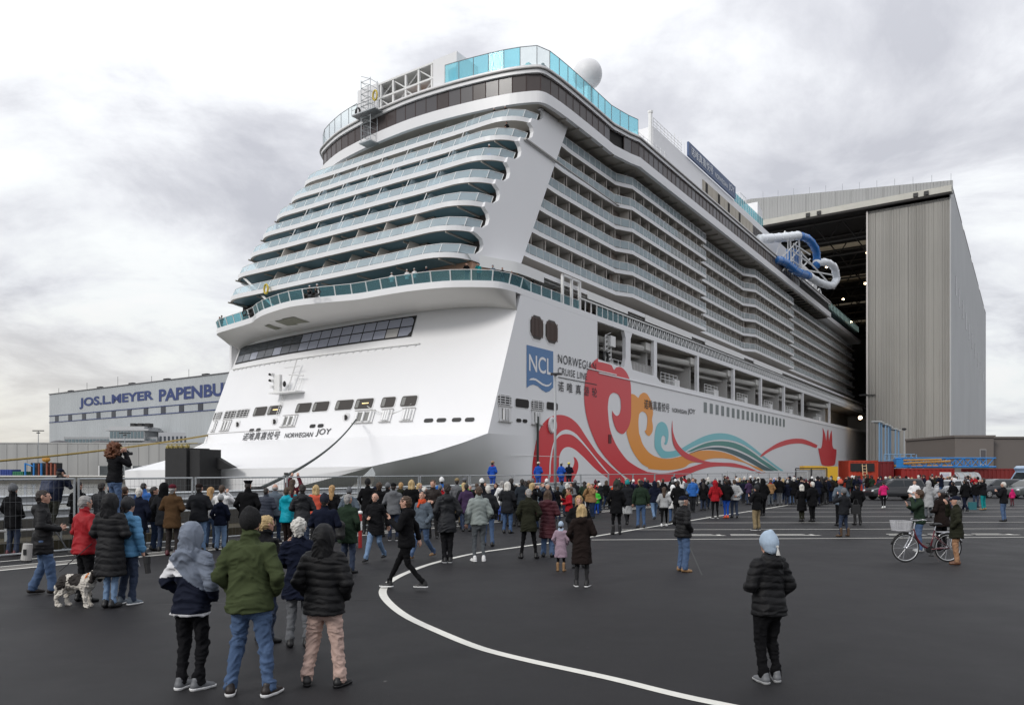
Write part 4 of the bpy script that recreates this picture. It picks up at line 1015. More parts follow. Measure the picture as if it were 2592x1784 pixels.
def side_rect(name, u0, z0, u1, z1, m, off=.03, ch=.25, th=.03, parent=None):
    c = min(ch, (u1 - u0) * .4, (z1 - z0) * .4)
    poly = [(u0 + c, z0), (u1 - c, z0), (u1, z0 + c), (u1, z1 - c), (u1 - c, z1), (u0 + c, z1), (u0, z1 - c), (u0, z0 + c)]
    b = MB(); b.prism(poly, -off - th, -off); b.v = [(x, z, y) for x, y, z in b.v]
    return b.build(name, m, parent if parent is not None else ship)
RIM = mat('white_opening_rim', (.74, .74, .74), .4)
for (u0, u1) in ((1.5, 4.0), (4.45, 6.95)):
    side_rect('rounded_window_rim', u0 - .2, 15.75, u1 + .2, 18.55, RIM, -.02, .75, .05)
    g = side_rect('grilled_window', u0, 15.95, u1, 18.38, mat('dark_brown_grille', (.04, .03, .026), .5), .04, .65)
    for uu in np.arange(u0 + .2, u1 - .1, .26): b = MB(); b.box(uu, -.13, 16.2, uu + .07, -.07, 18.15); b.build('grille_bar', mat('brown_grille_bar', (.16, .115, .10), .5), g)
for (u0, u1, z0, z1, gr) in ((-4.2, -2.0, 8.7, 9.62, 1), (-1.2, 1.2, 8.65, 9.5, 0), (1.75, 4.1, 8.7, 9.55, 1), (4.7, 6.95, 8.8, 9.6, 0)):
    side_rect('opening_rim', u0 - .1, z0 - .1, u1 + .1, z1 + .1, RIM, -.02, .2, .05)
    g = side_rect('mooring_opening', u0, z0, u1, z1, DARK, .04, .15)
    if gr:
        b = MB()
        for zz in np.linspace(z0 + .1, z1 - .1, 4): b.box(u0, -.14, zz - .04, u1, -.08, zz + .04)
        for uu in np.linspace(u0 + .3, u1 - .3, 3): b.box(uu - .04, -.14, z0, uu + .04, -.08, z1)
        b.build('opening_grille', RIM, g)
for (u0, u1) in ((-4.0, -2.05), (1.8, 3.7)):
    f = side_rect('fairlead_frame', u0, 7.1, u1, 8.5, RIM, .0, .05, .12)
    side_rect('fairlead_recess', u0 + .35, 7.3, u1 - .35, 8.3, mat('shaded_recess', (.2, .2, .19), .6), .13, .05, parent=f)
    for uu in (u0 + .55, (u0 + u1) / 2, u1 - .55): b = MB(); b.bar((uu, -.2, 7.2), (uu, -.2, 8.4), .13, 8); b.build('fairlead_roller', RIM, f)
    b = MB(); b.box(u0 - .1, -.2, 8.5, u1 + .1, 0, 8.58); b.box(u0 - .1, -.2, 7.0, u1 + .1, 0, 7.08); b.build('fairlead_lip', GREY_P, f)
for (u0, u1) in ((-1.05, -.15), (.1, .95)): side_rect('drain_port', u0, 7.15, u1, 7.5, DARK, .03, .17)
# hull artwork
ACOL = {'red_arch': RED_A, 'white_stripe': WHITE, 'white_inside': WHITE, 'red_hook': RED_A, 'red_main': RED_A, 'red_ribbon': RED_A, 'orange_wave': ORANGE_A,
        'teal_wave': TEAL_A, 'green_wave': GREEN_A, 'dark_wave': DTEAL_A, 'red_arc': RED_A, 'red_flame': RED_A}
ANAME = {'white_stripe': 'white_painted_stripe', 'white_inside': 'white_painted_field'}
for n, (lv, P) in ART.items():
    P = catmull(P, 4)
    flat_poly([(a, -.02 - .012 * lv, max(z, -1.2)) for a, z in P], ANAME.get(n, n.split('_')[0] + '_painted_wave') if n != 'red_flame' else 'red_painted_flame', ACOL[n], ship)
for (u, z, rr) in ((5.7, 7.15, .62),):
    b = MB(); b.tube([(u + rr * math.cos(a), -.12, z + rr * 1.15 * math.sin(a)) for a in np.linspace(0, 6.28, 19)[:-1]], .2, 6, closed=True); b.bar((u, -.05, z), (u, -.09, z), .55, 14); b.build('hawse_ring', [RIM], ship)
side_rect('pilot_recess', 18.9, 5.6, 19.7, 6.7, mat('dark_red_recess', (.12, .008, .01), .5), .06, .05)
LOGO = [(0.84, 15.12), (6.06, 15.12), (6.06, 11.26), (5.29, 10.76), (4.60, 10.59), (3.78, 10.77), (2.98, 11.09), (2.06, 11.18), (1.42, 11.01), (0.84, 10.72)]
lg = flat_poly([(a, -.03, z) for a, z in LOGO], 'blue_logo_panel', BLUE_L, ship)
LOGOW = [(1.22, 11.55), (1.61, 11.77), (2.06, 11.85), (2.58, 11.83), (3.25, 11.65), (3.92, 11.46), (4.60, 11.38), (5.15, 11.47), (5.73, 11.78), (5.50, 11.47), (5.01, 11.24), (4.46, 11.19), (3.78, 11.27), (3.11, 11.46), (2.45, 11.64), (1.93, 11.63)]
flat_poly([(a, -.05, z) for a, z in LOGOW], 'logo_wave', WHITE, lg)
text_on('logo_lettering', 'NCL', lambda a, b: (1.25 + a * 4.5, -.05, 12.5 + b * 1.75), WHITE, lg, .012)
SD = lambda u0, z0, du, dz, w=-.075: (lambda a, b: (u0 + a * du, w, z0 + b * dz))
text_on('hull_lettering', 'NORWEGIAN', SD(7.05, 14.02, 8.7, .98), INK, ship, .0, 1.15)
text_on('hull_lettering', 'CRUISE LINE', SD(7.05, 12.78, 6.5, .78), INK, ship, .0, 1.1)
b = MB(); b.box(7.05, -.09, 12.42, 15.9, -.07, 12.50); b.build('hull_rule', [INK], ship)
for i, ch in enumerate('诺唯真游轮'): text_on('hull_lettering', ch, SD(7.05 + 1.93 * i, 10.95, 1.2, 1.12), INK, ship, .006)
text_on('hull_lettering', '诺唯真喜悦号', SD(29.3, 10.55, 8.6, 1.28), INK, ship, .004)
text_on('hull_lettering', 'NORWEGIAN', SD(38.95, 10.72, 5.6, .62), INK, ship, .008)
text_on('hull_lettering', 'JOY', SD(45.0, 10.7, 3.0, .98), INK, ship, .008)
WG = mat('grey_green_window_slat', (.16, .19, .19), .3)
for i in range(18):
    u = 51.7 + 2.745 * i
    wn = side_rect('hull_window', u, 11.42, u + 1.55, 13.2, RIM, -.02, .08, .04)
    for j in range(3): side_rect('window_slat', u + .1 + .48 * j, 11.5, u + .46 + .48 * j, 13.12, WG, .03, .04, parent=wn)
b = MB(); b.box(13.5, -.16, 14.1, 21, -.02, 14.22); b.build('hull_ledge', [WHITE_M], ship)

# transom details
def t_rect(name, w0, w1, z0, z1, m, off=.05, n=1, parent=None):
    b = MB(); b.grid(lambda a, c: T(w0 + a * (w1 - w0), z0 + c * (z1 - z0), off), 3, 2); b.grid(lambda a, c: T(w0 + a * (w1 - w0), z0 + c * (z1 - z0), -.1), 1, 1)
    return b.build(name, m, parent if parent is not None else ship)
def t_round(name, w0, w1, z0, z1, m, off, r, parent=None):
    pts = []
    r = min(r, abs(w1 - w0) * .49, (z1 - z0) * .49)
    for (cw, cz, a0) in ((w1 - r, z0 + r, -90), (w1 - r, z1 - r, 0), (w0 + r, z1 - r, 90), (w0 + r, z0 + r, 180)):
        for j in range(4): a = R(a0 + 30 * j); pts.append(T(cw + r * math.cos(a), cz + r * math.sin(a), off))
    return flat_poly(pts, name, m, parent if parent is not None else ship)
for (a, c_, z) in ((45.3, 44.9, 9.0), (44.6, 43.2, 9.0), (42.4, 39.5, 9.0), (39.2, 36.4, 9.0)):
    g = t_round('mooring_opening', c_, a, 8.85, 9.85, DARK, .06, .15); t_round('opening_rim', c_ - .12, a + .12, 8.74, 9.96, RIM, .03, .2)
    b = MB()
    for zz in np.linspace(8.95, 9.75, 4): b.bar(T(c_, zz, .1), T(a, zz, .1), .035, 4)
    for wv in np.linspace(c_ + .2, a - .2, 4): b.bar(T(wv, 8.85, .1), T(wv, 9.85, .1), .035, 4)
    b.build('opening_grille', RIM, g)
LAMP_Y = mat('warm_lamp_tube', (1.0, .72, .30), emit=2.2)
for i, (a, c_) in enumerate(((35.2, 32.5), (32.15, 29.6), (26.8, 24.2), (23.85, 21.3), (20.2, 17.6), (17.25, 14.75), (13.6, 11.8), (11.0, 9.05))):
    t_round('opening_rim', c_ - .12, a + .12, 8.74, 10.06, RIM, .03, .3)
    g = t_round('mooring_opening', c_, a, 8.85, 9.95, mat('brown_dark_opening', (.03, .024, .02), .5), .06, .22)
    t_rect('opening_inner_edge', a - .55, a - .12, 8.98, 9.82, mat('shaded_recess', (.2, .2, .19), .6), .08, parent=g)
    if i in (1, 5): t_rect('warm_lamp', c_ + .6, a - 1.0, 9.4, 9.47, LAMP_Y, .09, parent=g)
for (a, c_) in ((44.5, 43.6), (42.1, 39.8), (28.6, 26.0), (16.8, 14.1), (13.1, 11.7), (10.4, 8.9)):
    f = t_rect('fairlead_frame', c_, a, 7.35, 8.6, RIM, .10)
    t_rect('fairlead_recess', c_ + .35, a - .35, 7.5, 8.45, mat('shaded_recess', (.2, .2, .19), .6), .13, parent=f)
    for wv in (c_ + .4, (a + c_) / 2, a - .4): b = MB(); b.bar(T(wv, 7.45, .2), T(wv, 8.5, .2), .14, 8); b.build('fairlead_roller', RIM, f)
    for zz in (7.28, 8.62): b = MB(); b.bar(T(c_ - .1, zz, .14), T(a + .1, zz, .14), .05, 4); b.build('fairlead_lip', GREY_P, f)
for (a, c_, z) in ((7.5, 6.4, 7.27), (6.0, 4.9, 7.26), (4.25, 3.2, 7.24), (2.8, 1.75, 7.21), (23.4, 22.45, 7.2), (22.1, 21.15, 7.2), (34.8, 33.8, 7.1), (33.35, 32.4, 7.1)):
    t_round('oval_port', c_, a, z - .2, z + .2, BLACKP, .05, .2)
for wv in (37.9, 30.0, 18.0):
    p = Vector(T(wv, 7.95, 0)); b = MB(); b.bar(p, p + Vector((-.25, -.05, 0)), .55, 14, r2=.38); b.build('hawse_pipe', [RIM], ship, smooth=False)
    b = MB(); b.bar(p + Vector((-.25, -.1, 0)), p + Vector((-.27, -.1, 0)), .3, 12); b.build('hawse_hole', [DARK], ship)
TT = lambda w0, z0, dw, dz: (lambda a, b: T(w0 - a * dw, z0 + b * dz, .07))
text_on('stern_lettering', '诺唯真喜悦号', TT(35.7, 5.88, 7.5, .95), INK, ship, .004)
text_on('stern_lettering', 'NORWEGIAN', TT(27.2, 5.98, 4.75, .55), INK, ship, .008)
text_on('stern_lettering', 'JOY', TT(21.95, 6.0, 2.25, .85), INK, ship, .008)
# big stern window of many panes
WA, WB_, ZA, ZB = 44.4, 12.2, 16.6, 18.75
def bwz(w, t): return (16.45 + (44.4 - w) / 32.2 * .25) + t * 2.2
b = MB(); b.grid(lambda a, c: T(WA + .12 - a * (WA - WB_ + .24), bwz(WA - a * (WA - WB_), -.05 + 1.1 * c), .05), 24, 2); b.build('stern_window_frame', [BLACKP], ship)
nc = 18
PG = [mat('stern_pane_%s' % n, c, .22, var=.12, vscale=6) for n, c in (('film_covered', (.33, .35, .42)), ('dark', (.055, .065, .075)), ('grey', (.16, .17, .19)))]
for i in range(nc):
    for j in range(2):
        w0 = WA - (WA - WB_) * i / nc - .07; w1 = WA - (WA - WB_) * (i + 1) / nc + .07
        m = PG[0] if i >= 8 or (j == 0 and i % 3 == 2) else (PG[1] if j else PG[2])
        c = [(w0, .03 + .5 * j), (w1, .03 + .5 * j), (w1, .47 + .5 * j), (w0, .47 + .5 * j)]
        if i == nc - 1: c = [(w0, .03 + .5 * j), (w1 + .35 * (1 - j), .03 + .5 * j), (w1, .22 + .5 * j), (w1, .30 + .5 * j), (w1 + .35 * j, .47 + .5 * j), (w0, .47 + .5 * j)]
        if i == nc - 2 and j == 0: m = GREY_P
        flat_poly([T(w, bwz(w, t), .09) for w, t in c], 'stern_pane', m, ship)
b = MB(); b.tube([T(w, 15.68, .12) for w in np.linspace(44.6, 10.6, 20)], .09, 4)
for w in np.arange(11, 44.5, 1.1): b.bar(T(w, 15.65, .1), T(w + .25, 15.35, .0), .05, 4)
b.build('gutter_ledge', [WHITE_M], ship)
b = MB(); b.tube([T(w, 7.0, .05) for w in np.linspace(45.3, 28.7, 12)], .035, 4); b.build('guide_wire', [GREY_P], ship)
# navigation-light platform on the transom
p = Vector(T(28.4, 11.4, 0))
b = MB(); b.box(p.x - 1.5, 26.2, 11.25, p.x + .2, 31.0, 11.4); b.build('light_platform', [WHITE_M], ship)
b = MB()
b.box(p.x - 1.3, 29.2, 11.4, p.x - .9, 30.3, 13.4)
for zz in (11.9, 12.6, 13.3): b.box(p.x - 1.6, 30.2, zz, p.x - 1.2, 30.6, zz + .3)
b.bar((p.x - .7, 28.6, 11.4), (p.x + .5, 28.4, 15.2), .10, 6)
b.bar((p.x + .2, 27.4, 14.4), (p.x + .2, 30.2, 14.4), .05, 4); b.bar((p.x - .1, 26.4, 13.2), (p.x - .1, 29.0, 13.5), .07, 4)
for dw in (0, .5): b.bar((p.x - .45, 27.0 + dw, 11.4), (p.x + .2, 27.0 + dw, 13.0), .04, 4)
b.build('light_mast', [WHITE_M], ship)
b = MB(); b.sphere((p.x - 1.0, 28.7, 12.3), (.2, .2, .35), 8, 6); b.sphere((p.x - 1.75, 30.4, 12.75), .15, 8, 6); b.sphere((p.x - 1.75, 30.4, 13.45), .15, 8, 6); b.build('navigation_light', [BLACKP], ship)
b = MB()
for wv in (29.6, 30.0): b.tube([T(wv, z, .18) for z in np.linspace(8.7, 11.3, 6)], .03, 4)
for z in np.arange(8.8, 11.3, .3): b.bar(T(29.6, z, .18), T(30.0, z, .18), .025, 4)
b.build('transom_ladder', [WHITE_M], ship)
# diagonal shore prop at the port end of the promenade, small chairs of maintenance gear on the rail
b = MB(); b.bar((-5.9, 37.2, 26.0), (-7.6, 28.8, 20.8), .14, 6); b.build('white_prop', [WHITE_M], ship)
b = MB(); b.tube([(-7.9, 30.2 + .35 * math.cos(a), 23.2 + .55 * math.sin(a)) for a in np.linspace(0, 6.28, 11)[:-1]], .12, 5, closed=True); b.build('yellow_hose_coil', [mat('yellow_hose', (.55, .42, .05), .5)], ship)
for (u, w) in ((-9.7, 19.6), (-7.6, 33.6)):
    b = MB()
    for dw in (-.6, .6): b.tube([(u - .3, w + dw + .4 * math.cos(a), 20.95 + .3 * math.sin(a)) for a in np.linspace(0, 6.28, 9)[:-1]], .07, 5, closed=True)
    b.bar((u - .3, w - .9, 20.6), (u - .3, w + .9, 20.6), .06, 4); b.build('winch_bracket', [BLACKP], ship)
# ---------------------------------------------------------------- people: bodies and clothes grown from distance fields
import openvdb as vdb
class Field:
    def __init__(s, lo, hi, h):
        s.h = h; s.lo = np.array(lo, float); s.n = np.ceil((np.array(hi) - s.lo) / h).astype(int) + 1
        s.D = np.full(s.n, 0.5, np.float32)
        s.ax = [s.lo[i] + h * np.arange(s.n[i]) for i in range(3)]
    def sub(s, lo, hi, pad):
        i0 = np.maximum(0, np.floor((np.array(lo) - pad - s.lo) / s.h).astype(int)); i1 = np.minimum(s.n, np.ceil((np.array(hi) + pad - s.lo) / s.h).astype(int) + 1)
        if np.any(i1 <= i0): return None
        sl = tuple(slice(a, c) for a, c in zip(i0, i1))
        X, Y, Z = np.meshgrid(s.ax[0][sl[0]], s.ax[1][sl[1]], s.ax[2][sl[2]], indexing='ij', sparse=True)
        return sl, X, Y, Z
    def mix(s, sl, d, k, cut=False):
        o = s.D[sl]
        if cut:
            d = -d; h = np.clip(.5 - .5 * (o - d) / max(k, 1e-6), 0, 1) if k > 0 else None
            s.D[sl] = (o * (1 - h) + d * h + k * h * (1 - h)) if k > 0 else np.maximum(o, d); return
        if k > 0:
            h = np.clip(.5 + .5 * (o - d) / k, 0, 1); s.D[sl] = o * (1 - h) + d * h - k * h * (1 - h)
        else: s.D[sl] = np.minimum(o, d)
    def cone(s, a, b, ra, rb, k=.03, sx=1.0, cut=False):
        a = np.array(a, float); b = np.array(b, float); r = max(ra, rb)
        g = s.sub(np.minimum(a, b) - r, np.maximum(a, b) + r, k + 3 * s.h)
        if g is None: return s
        sl, X, Y, Z = g; d = b - a; L2 = d @ d + 1e-9
        t = np.clip(((X - a[0]) * d[0] + (Y - a[1]) * d[1] + (Z - a[2]) * d[2]) / L2, 0, 1)
        q = np.sqrt(((X - a[0] - t * d[0]) * sx) ** 2 + (Y - a[1] - t * d[1]) ** 2 + (Z - a[2] - t * d[2]) ** 2) - (ra + (rb - ra) * t)
        s.mix(sl, q, k, cut); return s
    def ell(s, c, r, k=.02, cut=False):
        c = np.array(c, float); r = np.array(r, float)
        g = s.sub(c - r, c + r, k + 3 * s.h)
        if g is None: return s
        sl, X, Y, Z = g
        q = (np.sqrt(((X - c[0]) / r[0]) ** 2 + ((Y - c[1]) / r[1]) ** 2 + ((Z - c[2]) / r[2]) ** 2) - 1) * r.min()
        s.mix(sl, q, k, cut); return s
    def column(s, prof, k=.03, p=2.3):
        """stack of horizontal ellipses (z, rx, ry, cx, cy)"""
        P = np.array(prof, float); z0, z1 = P[0, 0], P[-1, 0]
        m = P[:, 1].max(), P[:, 2].max()
        g = s.sub((P[:, 3].min() - m[0], P[:, 4].min() - m[1], z0), (P[:, 3].max() + m[0], P[:, 4].max() + m[1], z1), k + 3 * s.h)
        sl, X, Y, Z = g
        f = lambda i: np.interp(Z, P[:, 0], P[:, i])
        rx, ry, cx, cy = f(1), f(2), f(3), f(4)
        q = ((np.abs((X - cx) / rx) ** p + np.abs((Y - cy) / ry) ** p) ** (1 / p) - 1) * np.minimum(rx, ry)
        q = np.maximum(q, np.maximum(z0 - Z, Z - z1)); s.mix(sl, q, k); return s
    def plane_cut(s, n, o, k=0.0):
        """remove the half space on the side n points to"""
        X, Y, Z = np.meshgrid(*s.ax, indexing='ij', sparse=True)
        d = (X - o[0]) * n[0] + (Y - o[1]) * n[1] + (Z - o[2]) * n[2]
        s.D = np.maximum(s.D, d).astype(np.float32); return s
    def mesh(s, name, disp=None, smooth=True):
        g = vdb.FloatGrid(0.5); g.copyFromArray(np.ascontiguousarray(np.minimum(s.D, .5)))
        v, q = g.convertToQuads(0.0)
        v = v.astype(np.float64) * s.h + s.lo; q = q[:, ::-1]
        def normals(v):
            a = v[q[:, 1]] - v[q[:, 3]]; b_ = v[q[:, 0]] - v[q[:, 2]]; n = np.cross(a, b_); nn = np.zeros_like(v)
            for i in range(4): np.add.at(nn, q[:, i], n)
            return nn / (np.linalg.norm(nn, axis=1, keepdims=True) + 1e-9)
        nv = normals(v)
        c = v[q].mean(1); 
        if len(v) and np.mean(np.sum(nv * (v - v.mean(0)), 1)) < 0: q = q[:, ::-1]; nv = -nv
        if disp is not None: v = v + nv * disp(v, nv)[:, None]
        me = bpy.data.meshes.new(name)
        me.vertices.add(len(v)); me.vertices.foreach_set('co', v.astype(np.float32).ravel())
        me.loops.add(q.size); me.loops.foreach_set('vertex_index', q.astype(np.int32).ravel())
        me.polygons.add(len(q)); me.polygons.foreach_set('loop_start', np.arange(0, q.size, 4, dtype=np.int32)); me.polygons.foreach_set('loop_total', np.full(len(q), 4, np.int32))
        me.polygons.foreach_set('use_smooth', np.ones(len(q), bool)); me.update(); me.validate()
        me['c'] = 1
        return me
_rs = np.random.RandomState(5); _LAT = _rs.rand(32, 32, 32)
def vnoise(p):
    i = np.floor(p).astype(int); f = p - i; f = f * f * (3 - 2 * f); o = 0
    for dx in (0, 1):
        for dy in (0, 1):
            for dz in (0, 1):
                w = (f[:, 0] if dx else 1 - f[:, 0]) * (f[:, 1] if dy else 1 - f[:, 1]) * (f[:, 2] if dz else 1 - f[:, 2])
                o = o + w * _LAT[(i[:, 0] + dx) % 32, (i[:, 1] + dy) % 32, (i[:, 2] + dz) % 32]
    return o
def folds(seed, amp, fx=5, fz=16, warp=.25):
    def f(v, n):
        w = vnoise(v * 4 + seed * 3.1) - .5
        p = np.stack([v[:, 0] * fx + w * warp * 6 + seed, v[:, 1] * fx + seed * 2, v[:, 2] * fz + v[:, 0] * 5 * np.sign(v[:, 0]) + w * warp * 12], 1)
        a = 1 - 2 * np.abs(vnoise(p) - .5); b = 1 - 2 * np.abs(vnoise(p * 2.1 + 7) - .5); c = vnoise(v * 7 + 3 + seed)
        return amp * ((a ** 2 - .5) * 1.7 + (b ** 2 - .5) * 1.0) * (.5 + c)
    return f
def quilt(pitch, amp, seed=0, chev=False):
    fo = folds(seed, amp * .45)
    def f(v, n):
        z = v[:, 2] + (np.abs(v[:, 0]) * .45 if chev else .012 * np.sin(v[:, 0] * 9))
        return amp * (np.abs(np.sin(np.pi * z / pitch)) ** .55 - .75) + fo(v, n)
    return f

ARMS = {   # elbow, wrist, hand direction for the right side (+x); mirrored for the left
    'down': ((.262, -.035, 1.135), (.275, .03, .905), (.05, .15, -1)),
    'pocket': ((.272, -.06, 1.145), (.205, .09, .965), (-.5, .5, -.6)),
    'front': ((.268, -.02, 1.16), (.10, .25, 1.10), (-.8, .4, .2)),
    'chest': ((.27, .06, 1.16), (.085, .28, 1.30), (-.3, .3, .9)),
    'face': ((.275, .17, 1.27), (.085, .20, 1.545), (-.4, .3, .85)),
    'high': ((.225, .20, 1.60), (.10, .25, 1.86), (-.2, .2, .95)),
    'back': ((.285, -.13, 1.15), (.07, -.185, .99), (-.9, 0, -.2)),
    'swingf': ((.26, .06, 1.14), (.24, .22, .95), (0, .4, -.9)),
    'swingb': ((.265, -.13, 1.16), (.27, -.18, .93), (0, -.3, -.95)),
    'out': ((.36, .02, 1.22), (.30, .22, 1.32), (-.3, .8, .3)),
}
LEGS = {   # hip x, knee, ankle, foot yaw   (right, left)
    'stand': (((.10, .02, .50), (.115, -.035, .09), .25), ((-.10, .02, .50), (-.115, -.035, .09), -.25)),
    'wide': (((.135, .02, .50), (.19, -.03, .09), .35), ((-.135, .02, .50), (-.19, -.03, .09), -.35)),
    'close': (((.07, .015, .50), (.06, -.03, .09), .12), ((-.07, .015, .50), (-.06, -.03, .09), -.12)),
    'contra': (((.09, .05, .50), (.10, -.03, .09), .55), ((-.11, .02, .50), (-.10, -.04, .09), .05)),
    'walk': (((.08, .17, .52), (.085, .36, .12), .05), ((-.085, -.06, .50), (-.09, -.36, .15), -.05)),
    'step': (((.09, .10, .51), (.095, .14, .10), .1), ((-.09, .0, .50), (-.10, -.16, .10), -.2)),
}
def lod_h(lod, a, b, c): return (a, b, c)[lod]
CACHE = {}
def cached(key, fn):
    if key not in CACHE: CACHE[key] = fn()
    return CACHE[key]
def mir(p, s): return (p[0] * s, p[1], p[2])
def hand(F, wr, dr, s, r=1.0):
    w = np.array(mir(wr, s)); d = np.array(mir(dr, s), float); d /= np.linalg.norm(d)
    side_ = np.cross(d, (s * .3, .9, .3)); side_ /= np.linalg.norm(side_); nrm = np.cross(side_, d)
    pc = w + d * .085
    F.cone(w - d * .02, w + d * .03, .026, .03, .01)
    F.cone(w + d * .03 - side_ * .018, pc - side_ * .02, .020, .019, .015); F.cone(w + d * .03 + side_ * .018, pc + side_ * .022, .020, .018, .015)
    for i, (o, l) in enumerate(((-.032, .062), (-.011, .075), (.011, .070), (.031, .055))):
        a = pc + side_ * o; b_ = a + d * l * .55 + nrm * .008; c_ = b_ + d * l * .40 + nrm * .028
        F.cone(a, b_, .0105, .0095, .003); F.cone(b_, c_, .0095, .008, .002)
    t0 = w + d * .035 - side_ * .03; t1 = t0 + d * .03 - side_ * .028 + nrm * .012; t2 = t1 + d * .032 - side_ * .006 + nrm * .014
    F.cone(t0, t1, .014, .012, .008); F.cone(t1, t2, .0115, .009, .003)
def body_mesh(aR, aL, lod):
    def mk():
        h = lod_h(lod, .0105, .0135, .02)
        F = Field((-.48, -.36, .70), (.48, .48, 2.12), h)
        F.column([(.9, .10, .07, 0, 0), (1.15, .10, .07, 0, 0), (1.38, .13, .07, 0, -.01)])
        F.cone((0, -.02, 1.36), (0, .0, 1.53), .06, .055, .03)
        F.ell((0, .008, 1.655), (.076, .096, .098), .0); F.cone((0, .035, 1.60), (0, .062, 1.565), .058, .036, .03)
        F.cone((0, .098, 1.655), (0, .112, 1.622), .010, .016, .012)
        F.cone((-.03, .088, 1.672), (.03, .088, 1.672), .012, .012, .012)
        F.cone((-.018, .094, 1.588), (.018, .094, 1.588), .008, .008, .008)
        for sx in (-.028, .028): F.ell((sx, .103, 1.652), (.016, .012, .011), .006, cut=True)
        for sx in (-1, 1): F.cone((sx * .077, -.008, 1.665), (sx * .082, -.012, 1.625), .016, .012, .008)
        for s, a in ((1, aR), (-1, aL)):
            e, w, d = ARMS[a]
            F.cone((s * .14, 0, 1.38), mir(e, s), .035, .03, .02); F.cone(mir(e, s), mir(w, s), .03, .026, .02)
            if a != 'pocket': hand(F, w, d, s)
        for s in (1, -1): F.cone((s * .08, 0, .92), (s * .088, .0, .80), .05, .045, .03)
        return F.mesh('body')
    return cached(('body', aR, aL, lod), mk)
def coat_mesh(aR, aL, style, hem, hoodd, lod, seed, fat=1.0, dress=False):
    key = ('coat', aR, aL, style, hem, hoodd, lod, seed, fat)
    def mk():
        h = lod_h(lod, .0115, .016, .024)
        z0 = {'short': .86, 'hip': .80, 'mid': .68, 'long': .50}[hem]
        F = Field((-.50, -.42, z0 - .05), (.50, .48, 2.10), h)
        puff = style in ('puffer', 'chevron')
        g = (.016 if puff else .004)
        flare = {'short': 0, 'hip': .004, 'mid': .016, 'long': .03}[hem]
        rx = lambda x: (x + g) * fat
        F.column([(z0, rx(.192 + flare), rx(.152 + flare), 0, -.016), (z0 + .05, rx(.196 + flare * .8), rx(.156 + flare * .6), 0, -.016), (.95 if z0 < .9 else .96, rx(.188), rx(.146), 0, -.014), (1.10, rx(.172), rx(.124), 0, 0), (1.25, rx(.180), rx(.126), 0, -.005),
                  (1.36, rx(.182), rx(.114), 0, -.012), (1.43, rx(.140), rx(.090), 0, -.018)], .02)
        F.cone((-.140, -.015, 1.40), (.140, -.015, 1.40), .064 + g, .064 + g, .04)
        F.cone((0, -.02, 1.42), (0, -.008, 1.50), .088, .074, .05)
        for s, a in ((1, aR), (-1, aL)):
            e, w, d = ARMS[a]; sh = (s * .166 * fat, -.012, 1.392); e = np.array(mir(e, s)); w = np.array(mir(w, s))
            e = e * np.array([fat ** .7, 1, 1])
            if a == 'high': sh = (s * .175, .0, 1.43)
            w2 = w + (e - w) * .06
            F.cone(sh, e, .070 + g, .060 + g * .9, .03); F.cone(e, w2, .062 + g * .9, .046 + g * .6, .012)
            F.cone(w + (e - w) * .10, w2, .05 + g * .5, .049 + g * .5, .006)
        if hoodd == 'down':
            F.ell((0, -.115, 1.435), (.115, .062, .085), .03); F.cone((-.075, -.06, 1.47), (.075, -.06, 1.47), .05, .05, .03)
        elif hoodd == 'collar':
            F.cone((0, -.018, 1.46), (0, -.006, 1.535), .082, .078, .02)
        elif hoodd == 'scarf': F.cone((-.045, -.0, 1.495), (.045, .0, 1.495), .07, .07, .03)
        F.plane_cut((0, 0, -1), (0, 0, z0))
        # hollow under the hem so that it ends as an edge
        F.ell((0, -.014, z0 - .02), (.170 * fat + flare, .128 * fat + flare, .06), 0, cut=True)
        if lod == 0: dp = quilt(.085 if style == 'puffer' else .07, .013, seed, style == 'chevron') if puff else folds(seed, .0135, 4.5, 14)
        else: dp = quilt(.10, .013, seed, style == 'chevron') if puff else folds(seed, .010, 4, 12)
        return F.mesh('jacket', dp)
    return cached(key, mk)
def trouser_mesh(legs, fit, lod, seed):
    def mk():
        h = lod_h(lod, .0115, .016, .024); F = Field((-.36, -.50, .02), (.36, .52, 1.02), h)
        g = {'slim': -.012, 'reg': 0.0, 'wide': .012, 'cuff': .008}[fit]
        F.column([(.83, .165, .118, 0, -.012), (.90, .168, .122, 0, -.012), (1.0, .15, .105, 0, 0)], .02)
        for (kn, an, yaw), hx in zip(LEGS[legs], (.088, -.088)):
            F.cone((hx, -.005, .87), kn, .098 + g * .5, .066 + g, .03); F.cone(kn, an, .066 + g, .050 + g * 1.2, .02)
            if fit != 'slim': F.cone(np.array(an) + (0, 0, .05), np.array(an) + (0, .008, -.01), .058 + g, .056 + g * (1 if fit != 'cuff' else -.5), .02)
            else: F.cone(np.array(an) + (0, 0, .03), np.array(an), .046, .043, .02)
        F.ell((0, -.07, .83), (.12, .06, .09), .04)
        F.plane_cut((0, 0, -1), (0, 0, .055))
        return F.mesh('trousers', folds(seed + 11, .0125 if lod == 0 else .009, 8, 17 if fit != 'cuff' else 24, .5))
    return cached(('tr', legs, fit, lod, seed), mk)
def shoe_mesh(boot, lod):
    def mk():
        h = lod_h(lod, .008, .010, .016); F = Field((-.09, -.14, -.02), (.09, .24, .34), h)
        F.cone((0, -.045, .045), (0, .07, .038), .043, .042, .02); F.cone((0, .07, .035), (0, .145, .026), .044, .034, .02); F.cone((0, -.04, .06), (0, -.03, .11 if not boot else .28), .044, .042 if not boot else .055, .02)
        F.plane_cut((0, 0, -1), (0, 0, 0.0)); return F.mesh('shoe')
    return cached(('shoe', boot, lod), mk)
